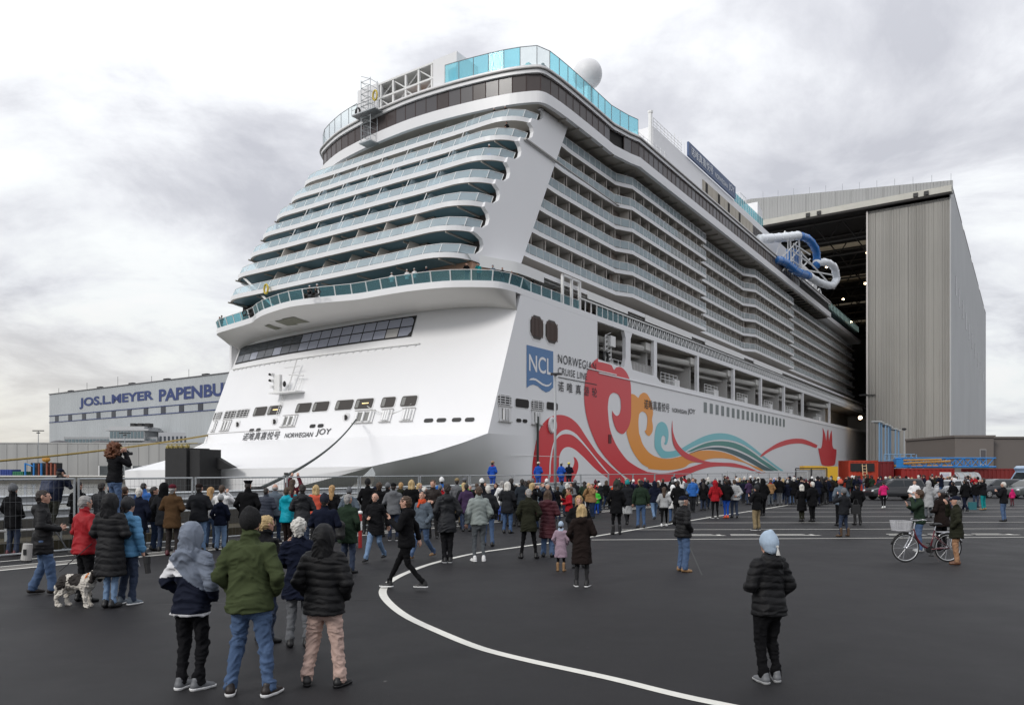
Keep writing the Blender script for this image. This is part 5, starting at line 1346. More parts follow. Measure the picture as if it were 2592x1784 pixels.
def sole_mesh(lod):
    def mk():
        h = lod_h(lod, .007, .010, .016); F = Field((-.09, -.14, -.02), (.09, .24, .08), h)
        F.cone((0, -.05, .03), (0, .06, .03), .050, .047, .02); F.cone((0, .06, .03), (0, .15, .03), .050, .040, .02); F.plane_cut((0, 0, -1), (0, 0, 0)); F.plane_cut((0, 0, 1), (0, 0, .03)); return F.mesh('sole')
    return cached(('sole', lod), mk)
def head_mesh(kind, lod):
    def mk():
        h = lod_h(lod, .0085, .0125, .019); F = Field((-.26, -.30, 1.18), (.26, .26, 1.92), h); dp = None
        face = lambda d=0.0: (F.ell((0, .115 + d, 1.60), (.082, .10, .095), .01, cut=True))
        if kind in ('short', 'grey', 'crop'):
            r = .0 if kind != 'crop' else -.004
            F.ell((0, -.006, 1.668), (.083 + r, .104 + r, .100 + r)); F.cone((0, -.055, 1.62), (0, -.05, 1.565), .058, .045, .03); face(); F.cone((-.12, .02, 1.63), (.12, .02, 1.63), .025, .025, 0, cut=True)
            dp = folds(3, .010, 30, 30)
        elif kind == 'wavy': F.ell((0, -.012, 1.675), (.096, .112, .106)); F.cone((0, -.06, 1.62), (0, -.05, 1.57), .07, .055, .03); face(); dp = folds(4, .022, 24, 24)
        elif kind == 'balding': F.ell((0, -.012, 1.63), (.083, .100, .075)); face(-.01); F.plane_cut((0, 0, 1), (0, 0, 1.665)); dp = folds(5, .008, 30, 30)
        elif kind == 'long':
            F.ell((0, -.008, 1.668), (.088, .108, .102)); F.cone((0, -.045, 1.62), (0, -.085, 1.36), .088, .075, .03); face(); dp = folds(6, .014, 26, 3)
        elif kind == 'bob': F.ell((0, -.008, 1.668), (.092, .110, .103)); F.cone((-.03, -.03, 1.62), (-.035, -.045, 1.50), .078, .074, .03); F.cone((.03, -.03, 1.62), (.035, -.045, 1.50), .078, .074, .03); face(); dp = folds(7, .014, 26, 4)
        elif kind == 'curly': F.ell((0, -.03, 1.66), (.125, .135, .125)); F.ell((0, -.08, 1.53), (.15, .11, .13), .05); face(.02); dp = folds(8, .045, 20, 20)
        elif kind == 'pony': F.ell((0, -.006, 1.668), (.084, .105, .100)); F.ell((0, -.12, 1.70), (.04, .04, .04), .02); F.cone((0, -.13, 1.70), (0, -.15, 1.50), .035, .02, .02); face(); dp = folds(9, .008, 26, 10)
        elif kind in ('beanie', 'bobble', 'tassel'):
            F.ell((0, -.012, 1.675), (.096, .118, .118)); F.cone((0, -.02, 1.75), (0, -.045, 1.785), .05, .02, .05)
            if kind == 'tassel': F.cone((0, -.045, 1.64), (0, -.05, 1.585), .090, .078, .03)
            X = F.plane_cut((0, .42, -.9), (0, -.02, 1.600 if kind != 'tassel' else 1.555)); F.cone((-.05, -.03, 1.635), (.05, -.03, 1.635), .0, .0)
            if kind == 'bobble': F.ell((0, -.03, 1.82), (.035, .035, .035), .01)
            dp = lambda v, n: .0028 * np.sin(np.arctan2(v[:, 0], v[:, 1] + .012) * 34) * (v[:, 2] < 1.78)
        elif kind in ('cap', 'flat'):
            F.ell((0, -.008, 1.690), (.090, .110, .082)); F.plane_cut((0, .12, -1), (0, 0, 1.665)); F.cone((-.045, .10, 1.68), (.045, .10, 1.68), .018, .018, .02); F.cone((-.035, .145, 1.668), (.035, .145, 1.668), .018, .018, .03)
        elif kind == 'peaked': F.column([(1.70, .088, .105, 0, 0), (1.745, .09, .108, 0, 0), (1.76, .115, .135, 0, 0), (1.785, .112, .13, 0, -.005)], .01); F.cone((-.04, .11, 1.70), (.04, .11, 1.70), .018, .018, .01)
        elif kind == 'hood':
            F.ell((0, -.018, 1.655), (.108, .130, .132)); F.cone((0, -.04, 1.60), (0, -.04, 1.44), .105, .115, .06); F.ell((0, .12, 1.615), (.072, .10, .10), .015, cut=True); F.cone((0, .03, 1.60), (0, .03, 1.44), .07, .07, .02, cut=True); dp = folds(10, .010, 7, 9)
        elif kind == 'helmet': F.ell((0, 0, 1.70), (.10, .125, .095)); F.plane_cut((0, .1, -1), (0, 0, 1.67)); F.cone((-.05, .10, 1.675), (.05, .10, 1.675), .016, .016, .02)
        return F.mesh({'beanie': 'beanie', 'bobble': 'beanie', 'tassel': 'beanie', 'cap': 'cap', 'flat': 'cap', 'peaked': 'cap', 'hood': 'hood', 'helmet': 'helmet'}.get(kind, 'hair'), dp)
    return cached(('head', kind, lod), mk)

CLOTH = mat('woven_cloth', (1, 1, 1), .9, objcol=True, var=.16, vscale=9, bump=.35, bscale=220, spec=.12)
SHELL = mat('smooth_jacket_cloth', (1, 1, 1), .58, objcol=True, var=.12, vscale=5, bump=.25, bscale=90, spec=.22)
DENIM = mat('denim_cloth', (1, 1, 1), .85, objcol=True, var=.28, vscale=7, bump=.3, bscale=260)
LEATH = mat('shoe_leather', (1, 1, 1), .5, objcol=True)
SKIN = mat('skin', (.52, .30, .22), .5, objcol=False, var=.06, vscale=15)
HAIRM = mat('hair_strands', (1, 1, 1), .6, objcol=True, var=.35, vscale=60, bump=.6, bscale=120, stretch=(1, 1, .25))
KNIT = mat('knitted_wool', (1, 1, 1), .9, objcol=True, var=.12, vscale=40, bump=.6, bscale=150)
PLAST = mat('coloured_plastic', (1, 1, 1), .35, objcol=True)
EYE = mat('eye_dark', (.03, .02, .018), .2)
def setm(me, m):
    if not me.materials: me.materials.append(m)
    return me
def add_part(name, me, m, col, parent, loc=None, rz=None, scale=None):
    setm(me, m); o = link(name, me, parent, loc, rz, scale); o.color = (*col, 1); return o
COL = {'black': (.006, .006, .007), 'offblack': (.009, .009, .0105), 'navy': (.0075, .010, .022), 'darkgrey': (.030, .031, .035), 'grey': (.13, .135, .145), 'lightgrey': (.34, .345, .35), 'white': (.72, .72, .72),
       'red': (.30, .012, .018), 'maroon': (.085, .012, .020), 'burgundy': (.060, .014, .020), 'brown': (.075, .042, .020), 'darkbrown': (.015, .010, .009), 'tan': (.26, .15, .07), 'beige': (.50, .36, .31), 'khaki': (.23, .175, .095), 'olive': (.020, .021, .013),
       'green': (.052, .066, .030), 'darkgreen': (.018, .032, .020), 'brightgreen': (.06, .45, .05), 'teal': (.01, .22, .23), 'turquoise': (.0, .29, .38), 'blue': (.03, .12, .38), 'skyblue': (.09, .24, .42), 'royal': (.015, .07, .36), 'slate': (.10, .125, .155), 'greygreen': (.225, .255, .245),
       'jeans': (.060, .105, .20), 'lightjeans': (.14, .22, .35), 'darkjeans': (.018, .030, .062), 'greyjeans': (.075, .085, .095), 'pink': (.55, .02, .14), 'orange': (.60, .075, .02), 'purple': (.05, .03, .07), 'charcoal': (.016, .017, .020), 'cream': (.55, .48, .38), 'denimskirt': (.08, .14, .5),
       'blond': (.46, .33, .16), 'strawberry': (.40, .24, .10), 'brownhair': (.055, .030, .016), 'darkhair': (.016, .011, .009), 'greyhair': (.30, .29, .28), 'whitehair': (.60, .58, .54), 'ginger': (.14, .05, .02), 'iceblue': (.40, .50, .62), 'yellow': (.6, .5, .05), 'greyblue': (.16, .185, .235), 'rust': (.55, .10, .06)}
PEOPLE = []
def person(x, y, h, label, coat='black', hem='hip', style='cloth', legs='stand', pants='darkjeans', fit='reg', hair='short', hairc='darkhair', hat=None, hatc='black', arms=('pocket', 'pocket'),
           face=0.0, shoes='black', sole=None, boot=False, hood=None, z=0.0, w=1.0, seed=None, group=None, scarf=None, lod=None, fat=1.0, skirt=None, name='person', tilt=0.0, lean=0.0, noshoes=False):
    d = math.hypot(x, y)
    if lod is None: lod = 0 if d < 11.5 else (1 if d < 21.5 else 2)
    if seed is None: seed = (len(PEOPLE) * 7) % 3
    if lod == 2: seed = seed % 2
    s = h / 1.76
    p = thing(name, label, 'person', (x, y, z), 0, group)
    p.rotation_euler = (R(-lean), 0, R(face)); p.scale = (s * w, s * w, s)
    aR, aL = arms
    add_part('body', body_mesh(aR, aL, lod), SKIN, (1, 1, 1), p)
    cm = {'cloth': CLOTH, 'shell': SHELL, 'puffer': SHELL, 'chevron': SHELL, 'denim': DENIM}[style]
    add_part('coat' if hem in ('mid', 'long') else 'jacket', coat_mesh(aR, aL, style, hem, hood or '', lod, seed, fat), cm, COL[coat] if isinstance(coat, str) else coat, p)
    pc = COL[pants] if isinstance(pants, str) else pants
    add_part('trousers', trouser_mesh(legs, fit, lod, seed), DENIM if 'jeans' in str(pants) else CLOTH, pc, p)
    if not noshoes:
        for (kn, an, yaw) in LEGS[legs]:
            hz = an[2] - .09; sc = COL[shoes] if isinstance(shoes, str) else shoes
            so = add_part('shoe', shoe_mesh(boot, lod), LEATH, sc, p, (an[0], an[1] + .005, hz), -yaw)
            if sole: add_part('sole', sole_mesh(lod), PLAST, COL[sole], so)
    if hat:
        if hair and hat not in ('hood',) and hair not in ('balding', 'none'): add_part('hair', head_mesh(hair if hair in ('long', 'bob', 'curly') else 'crop', lod), HAIRM, COL[hairc], p, (0, -.002, -.006))
        o = add_part({'cap': 'cap', 'flat': 'flat_cap', 'peaked': 'peaked_cap', 'hood': 'hood', 'helmet': 'helmet'}.get(hat, 'beanie'), head_mesh(hat, lod), KNIT if hat in ('beanie', 'bobble', 'tassel') else (cm if hat == 'hood' else (PLAST if hat == 'helmet' else CLOTH)), COL[hatc] if isinstance(hatc, str) else hatc, p)
        if hat == 'tassel':
            b = MB(); b.sphere((.02, -.135, 1.615), .018, 8, 6)
            for i in range(9): a = i * .7; b.bar((.02, -.14, 1.61), (.02 + .022 * math.cos(a), -.15 + .014 * math.sin(a), 1.515), .006, 4)
            add_part('tassel', b.mesh('tassel', KNIT), KNIT, (.62, .62, .60), p)
    elif hair and hair != 'none':
        add_part('hair', head_mesh(hair, lod), HAIRM, COL[hairc], p)
    if scarf:
        def mk():
            F = Field((-.2, -.2, 1.3), (.2, .22, 1.65), .012 if lod < 2 else .02); F.column([(1.44, .105, .10, 0, -.01), (1.50, .098, .096, 0, .005), (1.55, .08, .085, 0, .01)], .02); F.cone((.03, .09, 1.48), (.05, .125, 1.36), .03, .025, .03); return F.mesh('scarf', folds(2, .012, 14, 20))
        add_part('scarf', cached(('scarf', lod), mk), KNIT, COL[scarf], p)
    if skirt:
        def mk2():
            F = Field((-.3, -.3, .4), (.3, .3, 1.0), .02); F.column([(.46, .20, .17, 0, 0), (.9, .15, .11, 0, 0)], .01); return F.mesh('skirt', folds(2, .012, 14, 3))
        add_part('skirt', cached(('skirt',), mk2), CLOTH, COL[skirt], p)
    if abs(face) > 50 and lod < 2:
        b = MB()
        for sx in (-.028, .028): b.sphere((sx, .093, 1.652), (.014, .008, .008), 8, 5)
        b.build('eyes', [EYE], p, smooth=True)
    PEOPLE.append(p); return p
# ---------------------------------------------------------------- things on the quay
# mesh fence: one panel after another along the quay
fm = MB()
for x in (0.03, 3.42): fm.bar((x, 0, 0), (x, 0, 2.06), .030, 6)
for z in (.12, 2.03): fm.bar((0.03, 0, z), (3.42, 0, z), .026, 6)
FRM = fm.mesh('frame', STEEL)
wm = MB()
for x in np.arange(.16, 3.4, .13): wm.add([(x, 0, .12), (x + .006, 0, .12), (x + .006, 0, 2.03), (x, 0, 2.03)], [(0, 1, 2, 3)])
for z in (.4, .75, 1.1, 1.45, 1.8): wm.add([(0.03, 0, z), (3.42, 0, z), (3.42, 0, z + .007), (.03, 0, z + .007)], [(0, 1, 2, 3)])
WIR = wm.mesh('wire_mesh', mat('dull_wire', (.16, .165, .17), .6, metal=.4))
ft = MB(); ft.cbox((0, 0, .06), (.22, .62, .12)); FTM = ft.mesh('foot_block', mat('grey_rubber_foot', (.06, .06, .06), .9))
FP0 = Vector((-11.85, 20.47, 0)); FD = Vector((.5659, .8245, 0))
marks_f = ['left of the curly-haired photographer', 'under the yellow rope at the left edge', 'in front of the black fender', 'under the dark mooring rope', 'left of the officer with the peaked cap', 'behind the orange-red top', 'behind the grey hooded sweater', 'before the dark underside of the stern', 'behind the striped dark jacket', 'behind the pale flat caps', 'left of the lamp post', 'at the lamp post']
for i in range(-3, 22):
    p = FP0 + FD * 3.5 * i
    nm = thing('fence_panel', 'galvanised mesh fence panel ' + (['beyond the left edge of the quay', 'at the far left by the grey beanie', 'behind the backpack on the stepladder', 'behind the curly-haired photographer', 'in front of the black fender', 'left of the mooring rope', 'crossed by the dark mooring rope', 'behind the blond orange-red top', 'before the dark underside of the stern', 'behind the tall brown leather jacket', 'behind the flat caps', 'below the worker with the red scarf', 'at the foot of the lamp post', 'below the two workers right of the lamp'][i + 3] if i + 3 < 14 else 'in the far row before the painted waves'), 'fence', p, math.atan2(FD.y, FD.x), 'mesh fence panels along the quay')
    link('frame', FRM, nm); tag(link('wire_mesh', WIR, nm), kind=None); link('foot_block', FTM, nm)
# crash barrier on the verge
gr = thing('crash_barrier', 'double steel crash barrier on the grass verge behind the left crowd', 'guard rail')
gp_ = MB(); gp_.box(-.05, -.05, 0, .05, .05, 1.15); GPO = gp_.mesh('barrier_post', STEEL)
for i in range(22):
    u = -64 + 2.0 * i; link('barrier_post', GPO, gr, SP(u, -18.9, .3))
PALE = mat('pale_galvanised_rail', (.50, .52, .53), .4, metal=.35, var=.15, vscale=2)
for z in (.72, 1.12):
    b = MB()
    prof = [(0, -.15), (.05, -.11), (.0, -.05), (0, .05), (.05, .11), (0, .15)]
    for j in range(5):
        (a0, z0), (a1, z1) = prof[j], prof[j + 1]
        b.add([SP(-65, -19.0 - a0, z + z0 + .3), SP(-21, -19.0 - a0, z + z0 + .3), SP(-21, -19.0 - a1, z + z1 + .3), SP(-65, -19.0 - a1, z + z1 + .3)], [(0, 1, 2, 3)])
    b.build('barrier_rail', PALE, gr)
# lamp post in the crowd
lp = thing('lamp_post', 'tall slim grey lamp post with a flat dark head beside the blue logo', 'lamp post', (2.57, 44.7, 0))
b = MB(); b.bar((0, 0, 0), (0, 0, 8.0), .10, 10, r2=.065); b.bar((0, 0, 0), (0, 0, .9), .13, 10); b.build('pole', mat('grey_lamp_pole', (.34, .35, .36), .5, metal=.3), lp, smooth=True)
b = MB(); b.prism([(-.28, -.16), (.35, -.10), (.42, .10), (-.25, .16)], 7.95, 8.07); b.bar((0, 0, 7.9), (.12, 0, 8.03), .07, 6); b.build('lamp_head', mat('dark_lamp_head', (.03, .03, .032), .4), lp)
# lamp masts on the far bank
for (px_, top, lb) in ((97, 1090, 'tall lamp mast on the far bank at the far left'), (316, 1096, 'tall lamp mast on the far bank behind the curly-haired photographer')):
    p = wpx(px_, 1191.5, 285); h = 2.25 + (1191.5 - top) / 1900 * 285
    m = thing('lamp_mast', lb, 'lamp post', (p.x, p.y, 0)); b = MB(); b.bar((0, 0, 0), (0, 0, h), .22, 8, r2=.12); b.build('pole', STEEL, m); b = MB(); b.cbox((0, 0, h), (4.2, .5, .35)); b.cbox((0, 0, h - .8), (1.2, .4, .4)); b.build('lamp_head', BLACKP, m)
# black fender hanging before the ducktail
fd = thing('dock_fender', 'big black rubber fender block in front of the ship\'s white ducktail', 'fender', SP(0, -7.0), SHIP_RZ)
RUB = mat('black_rubber', (.014, .014, .015), .7, var=.4, vscale=1.5, bump=.4, bscale=4)
b = MB(); b.box(-19.6, 34.4, .1, -17.0, 38.2, 4.55); b.build('fender_block', RUB, fd)
b = MB(); b.box(-19.3, 32.6, .1, -16.9, 34.3, 4.4); b.build('fender_block', RUB, fd)
b = MB(); b.prism([(32.6, 3.6), (32.6, 2.4), (29.8, 2.55)], -17.4, -16.9); b.v = [(z, x, y) for x, y, z in b.v]; b.build('fender_wedge', RUB, fd)
b = MB(); b.box(-19.7, 34.6, -.35, -17.0, 37.2, .1); b.build('fender_base', BLACKP, fd)
b = MB()
for w in (34.6, 35.5, 36.4, 37.3, 38.0): b.bar((-19.4, w, 4.5), (-19.4, w, 5.0), .05, 5); b.sphere((-19.2, w + .3, 4.7), (.25, .3, .22), 8, 5)
b.bar((-19.4, 32.8, 5.0), (-19.4, 38.1, 5.0), .04, 5); b.build('fender_rail', mat('dull_yellow_rail', (.30, .24, .08), .7), fd)
# ropes
def rope(name, p, q, sag, r, m, label):
    p, q = Vector(p), Vector(q); b = MB(); b.tube([p.lerp(q, t) - Vector((0, 0, sag * 4 * t * (1 - t))) for t in np.linspace(0, 1, 24)], r, 6)
    return tag(b.build(name, m, None, smooth=True), label, 'rope')
pq = SP(-41.2, QW - .35, 1.35)
rope('mooring_rope', SP(-8.0, 15.4, 7.6), Vector((-10.1, 29.7, 1.5)), .7, .075, mat('dark_green_rope', (.045, .055, .052), .85, var=.3, vscale=8), 'dark mooring rope slanting from the stern down to the quay')
rope('mooring_rope', SP(-4.6, 45.3, 7.0), Vector((-62, 52, 1.6)), 1.0, .11, mat('yellow_hemp_rope', (.30, .22, .075), .9, var=.3, vscale=6), 'yellow-brown mooring rope stretching from the stern to the left edge')
rope('hanging_rope', SP(-7.3, 14.5, 9.0), SP(-5.9, 9.6, 9.1), .9, .04, mat('white_rope', (.6, .6, .58), .8), 'thin white rope sagging between two mooring openings')
b = MB(); b.bar((0, 0, 0), (0, 0, .45), .16, 10); b.bar((0, 0, .45), (0, 0, .58), .26, 10); tag(b.build('quay_bollard', BLACKP, None, smooth=True, loc=(-10.1, 29.7, 1.05)), 'black bollard on the quay coping holding the dark mooring rope', 'bollard')
b = MB(); b.tube([SP(2.6, -.25, z) for z in (7.9, 6.5, 4, 1.5, -1)], .13, 6); tag(b.build('hanging_rope', mat('dark_green_rope', (.045, .055, .052), .85), None), 'dark rope hanging straight down from a fairlead beside the red wave', 'rope')
# red and white bollards
def bollard(x, y, lb):
    t = thing('marker_post', lb, 'bollard', (x, y, 0), 0, 'red and white marker posts')
    b = MB(); b.bar((0, 0, 0), (0, 0, 1.0), .055, 8); b.build('post', mat('red_post_paint', (.35, .02, .02), .5), t)
    b = MB(); b.bar((0, 0, .52), (0, 0, .78), .058, 8); b.build('white_band', WHITE_M, t); b = MB(); b.sphere((0, 0, 1.03), (.075, .075, .06), 10, 6); b.build('cap', WHITE_M, t)
bollard(-4.45, 22.0, 'red marker post with white band left of the bald walking man'); bollard(3.6, 36.5, 'red marker post with white cap behind the blond long brown coat')
def low_barrier(x, y, rz, lb):
    t = thing('low_barrier', lb, 'barrier', (x, y, 0), rz, 'low white barrier bars')
    b = MB(); b.bar((-1.3, 0, .62), (1.3, 0, .62), .035, 6); b.build('bar', WHITE_M, t)
    for sx in (-1.1, 1.1): b = MB(); b.bar((sx, 0, 0), (sx, 0, .62), .03, 6); b.cbox((sx, 0, .03), (.3, .3, .06)); b.build('leg', STEEL, t)
low_barrier(-13.6, 20.6, R(48), 'low white barrier bar by the grey slouch beanie'); low_barrier(-9.9, 23.0, R(52), 'low white barrier bar beside the brown coat'); low_barrier(-2.6, 34.0, R(55), 'low white barrier bar behind the grey-green quilted jacket'); low_barrier(4.6, 43.5, R(55), 'low white barrier bar near the child in the green vest')
# step ladders
def ladder(x, y, rz, h, lb):
    t = thing('stepladder', lb, 'ladder', (x, y, 0), rz)
    AL = mat('aluminium', (.55, .56, .58), .35, metal=.8)
    for sx in (-1, 1):
        b = MB(); b.bar((sx * .24, -.42, 0), (sx * .18, -.06, h), .024, 5); b.build('rail', AL, t); b = MB(); b.bar((sx * .26, .46, 0), (sx * .18, .06, h), .020, 5); b.build('rear_leg', AL, t)
    n = max(2, int(h / .26))
    for i in range(1, n + 1): b = MB(); k = i / n; b.cbox((0, -.42 + .36 * k, h * k - .02), (.42, .09, .03)); b.build('step', AL, t)
ladder(-12.75, 20.6, R(-10), .62, 'aluminium stepladder under the photographer with the backpack'); ladder(-9.20, 17.4, R(-20), 1.13, 'aluminium stepladder under the curly-haired photographer')
# carried things
def soft_box(name, dim, m, lb, cat, loc, rz, rx=0, col=None):
    F = Field((-dim[0], -dim[1], -dim[2]), dim, min(dim) * .12); X = (dim[0] * .45, dim[1] * .45, dim[2] * .45)
    for sx in (-1, 1):
        for sz in (-1, 1): F.cone((sx * X[0] * .6, 0, sz * X[2] * .6), (sx * X[0] * .6, 0, -sz * X[2] * .6), X[1], X[1], .04); F.cone((sx * X[0] * .6, 0, sz * X[2] * .6), (-sx * X[0] * .6, 0, sz * X[2] * .6), X[1], X[1], .04)
    F.ell((0, 0, 0), (X[0] * .8, X[1], X[2] * .9), .05)
    o = add_part(name, F.mesh(name, folds(3, .008, 12, 14)), m, (1, 1, 1), None, loc, rz); o.rotation_euler = (rx, 0, rz); return tag(o, lb, cat)
# ---------------------------------------------------------------- the crowd, person by person
person(-3.31, 7.77, 1.70, 'person in grey, white and navy colour-block hooded jacket with the hood up', coat='navy', style='shell', hem='hip', hat='hood', hatc='greyblue', pants='offblack', fit='reg', legs='contra', shoes='grey', sole='white', arms=('pocket', 'pocket'), face=-14, hood='down', name='person', seed=1)
person(-2.63, 7.56, 1.85, 'person in olive green field jacket, black beanie and blue jeans, back to us', coat='green', style='cloth', hem='hip', hat='beanie', hatc='black', hair=None, pants='jeans', fit='reg', legs='wide', shoes='darkbrown', sole='white', arms=('pocket', 'pocket'), face=-4, hood='collar', seed=2, fat=1.08)
person(-1.97, 7.89, 1.67, 'person in black quilted puffer with hood up and pale pink cuffed trousers', coat='black', style='puffer', hem='hip', hat='hood', hatc='black', pants='beige', fit='cuff', legs='wide', shoes='black', sole='black', arms=('pocket', 'pocket'), face=-8, seed=0, fat=1.06)
person(-2.73, 9.62, 1.63, 'white-haired person in long navy wool coat and grey trousers', coat='navy', style='cloth', hem='mid', hair='wavy', hairc='whitehair', pants='grey', legs='stand', arms=('pocket', 'front'), face=8, hood='collar', seed=1)
person(-3.23, 9.88, 1.66, 'blond person half hidden behind the green jacket, hands clasped', coat='offblack', style='cloth', hem='hip', hair='short', hairc='blond', pants='darkjeans', legs='stand', arms=('chest', 'front'), face=-40, hood='collar', seed=2)
person(2.74, 8.03, 1.58, 'person alone on open asphalt in black winter jacket and pale blue tasselled hat', coat='black', style='puffer', hem='hip', hat='tassel', hatc='iceblue', hair='none', pants='black', fit='reg', legs='contra', shoes='grey', sole='lightgrey', arms=('pocket', 'front'), face=22, hood='down', seed=1)
person(-13.30, 20.02, 1.88, 'person in black coat, grey slouch beanie and red-brown shoes at far left', coat='black', hem='mid', hat='beanie', hatc='grey', hair='crop', pants='darkjeans', shoes='maroon', arms=('pocket', 'pocket'), face=-12, hood='collar')
person(-8.57, 13.72, 1.90, 'man with glasses in black rain jacket and jeans, a lens bag behind him', coat='offblack', style='shell', hem='mid', hair='crop', hairc='darkhair', pants='jeans', fit='wide', legs='step', shoes='darkbrown', arms=('front', 'front'), face=-62, hood='down')
person(-7.35, 12.93, 1.82, 'grey-haired man in bright red jacket standing with the dog', coat='red', style='shell', hem='hip', hair='grey', hairc='greyhair', pants='offblack', arms=('front', 'front'), face=-30, hood='collar', fat=1.05)
person(-6.61, 12.37, 1.86, 'person in long black puffer coat with hood up and light blue jeans', coat='offblack', style='puffer', hem='long', hat='hood', hatc='offblack', pants='lightjeans', fit='slim', legs='close', arms=('front', 'front'), face=-8)
person(-6.49, 12.70, 1.78, 'person in sky blue puffer jacket half hidden beside the long black puffer', coat='skyblue', style='puffer', hem='hip', hat='beanie', hatc='darkgrey', pants='darkjeans', shoes='slate', sole='white', arms=('down', 'pocket'), face=-20)
person(-9.90, 19.93, 1.79, 'white-haired man in dark navy coat and black trousers near the guard rail', coat='navy', hem='mid', hair='grey', hairc='whitehair', pants='black', arms=('pocket', 'pocket'), fat=1.06)
person(-11.62, 23.68, 1.87, 'man in vivid blue jacket behind the white-haired man in navy', coat='blue', style='shell', hem='hip', hair='crop', hairc='darkhair', pants='darkjeans', arms=('front', 'front'), hood='collar')
person(-10.67, 20.70, 1.81, 'person with a dark bun in black jacket behind the hooded puffer', coat='black', hem='hip', hair='pony', hairc='brownhair', pants='black')
person(-11.65, 21.32, 1.92, "man in charcoal jacket left of the curly-haired photographer's legs", coat='charcoal', style='shell', hem='hip', hair='short', pants='darkjeans', arms=('face', 'front'))
person(-12.38, 21.43, 1.95, 'dark-haired man in black coat, elbows out, facing the basin', coat='black', hem='mid', hair='short', hairc='darkhair', pants='black', arms=('front', 'front'), face=-20, fat=1.08)
person(-10.16, 21.32, 1.80, 'dark-haired person in dark jacket turned towards the ship, beside the black hood', coat='offblack', hem='hip', hair='short', pants='darkjeans', face=-55)
person(-9.73, 21.01, 1.90, 'person in charcoal jacket with round black hood next to the brown coat', coat='charcoal', hem='mid', hat='hood', hatc='black', pants='darkjeans')
person(-9.05, 20.02, 1.89, 'man in tan-brown corduroy coat, brown trousers and a dark red cap', coat='brown', hem='mid', hat='flat', hatc='maroon', hair='crop', hairc='greyhair', pants='darkbrown', shoes='maroon', arms=('front', 'front'))
person(-8.62, 20.70, 1.90, 'man in black plaid jacket with a bag strap across his back', coat='charcoal', hem='hip', hat='cap', hatc='darkbrown', pants='lightjeans', arms=('front', 'front'), fat=1.12)
person(-8.86, 22.09, 1.77, 'person with long strawberry-blond hair in white jacket near the black fender', coat='lightgrey', style='puffer', hem='short', hair='long', hairc='strawberry', pants='jeans')
person(-8.49, 21.98, 1.83, 'person in white knit and dark vest holding a phone up to the ship', coat='white', hem='short', hair='short', hairc='brownhair', pants='black', arms=('face', 'face'))
person(-8.27, 21.32, 1.56, 'teenager in navy jacket, grey knit beanie and pale jeans', coat='navy', hem='hip', hat='beanie', hatc='lightgrey', hair='crop', pants='lightjeans', fit='wide', arms=('pocket', 'pocket'), hood='down')
person(-7.65, 21.76, 1.95, 'broad officer in black uniform jacket with a peaked cap', coat='black', hem='hip', hat='peaked', hatc='black', hair='crop', pants='black', arms=('pocket', 'pocket'), fat=1.15, hood='collar')
person(-7.59, 23.17, 1.73, 'person in slate navy quilted jacket and dark trousers beside the plaid shirt', coat=(0.035, 0.042, 0.062), style='puffer', hem='hip', hair='crop', pants='black', arms=('front', 'front'), hood='collar', fat=1.08)
person(-7.47, 23.68, 1.84, 'balding man in blue plaid shirt jacket left of the turquoise jacket', coat='slate', hem='hip', hair='balding', hairc='greyhair', pants='darkjeans', arms=('front', 'front'))
person(-6.22, 20.80, 1.80, 'short-haired person in bright turquoise jacket and dark brown trousers', coat='turquoise', style='shell', hem='hip', hair='short', hairc='brownhair', pants='darkbrown', fit='slim', legs='close', arms=('face', 'chest'), face=-25, hood='down')
person(-7.79, 26.64, 1.95, 'person in maroon top raising a phone high above the crowd', coat='maroon', hem='short', hair='long', hairc='brownhair', pants='black', arms=('high', 'high'))
person(-5.67, 20.31, 1.88, 'man in charcoal hooded jacket and jeans right of the turquoise jacket', coat='charcoal', style='shell', hem='hip', hair='short', pants='darkjeans', arms=('front', 'front'), face=15, hood='down', fat=1.05)
person(-6.18, 23.68, 1.80, 'blond person in orange-red top and black trousers', coat='rust', hem='hip', hair='bob', hairc='blond', pants='black')
person(-5.74, 23.95, 1.79, 'person with long light brown hair in dark green-black coat', coat='offblack', hem='mid', hair='long', hairc='strawberry', pants='black')
person(-4.97, 22.92, 1.73, 'person in grey beanie and slate grey hooded sweater behind the backpack man', coat='slate', hem='hip', hat='beanie', hatc='grey', hair='crop', pants='darkjeans', hood='down')
person(-3.83, 15.35, 1.76, 'man in navy fleece jacket and navy beanie behind the black puffer', coat='navy', hem='hip', hat='beanie', hatc='navy', hair='crop', pants='navy', arms=('front', 'front'), fat=1.12)
person(-3.61, 16.54, 1.74, 'man in dark green jacket and jeans carrying a black backpack on one side', coat='darkgreen', hem='mid', hair='crop', hairc='greyhair', pants='darkjeans', legs='stand', arms=('pocket', 'pocket'), face=-20, fat=1.05)
person(-3.41, 18.71, 1.70, 'bald man with glasses in black coat and pale jeans walking towards us', coat='offblack', hem='mid', hair='balding', hairc='greyhair', pants='lightjeans', legs='walk', arms=('front', 'swingb'), face=165)
person(-3.82, 24.22, 1.86, 'person in light grey hooded sweater with black cap and black trousers', coat='grey', hem='hip', hat='cap', hatc='black', pants='darkjeans', shoes='black', sole='white', arms=('front', 'front'), hood='down', fat=1.1)
person(-2.01, 14.23, 1.77, 'man in black hooded jacket striding left across the white curve', coat='black', hem='hip', hair='short', hairc='brownhair', pants='black', fit='slim', legs='walk', arms=('swingb', 'chest'), face=82, hood='down', shoes='black', sole='white')
person(-2.29, 19.21, 1.73, 'man with orange scarf, grey-blue jacket and jeans walking towards us', coat='slate', hem='hip', hair='crop', hairc='darkhair', pants='jeans', legs='walk', arms=('pocket', 'pocket'), face=150, scarf='orange', shoes='tan')
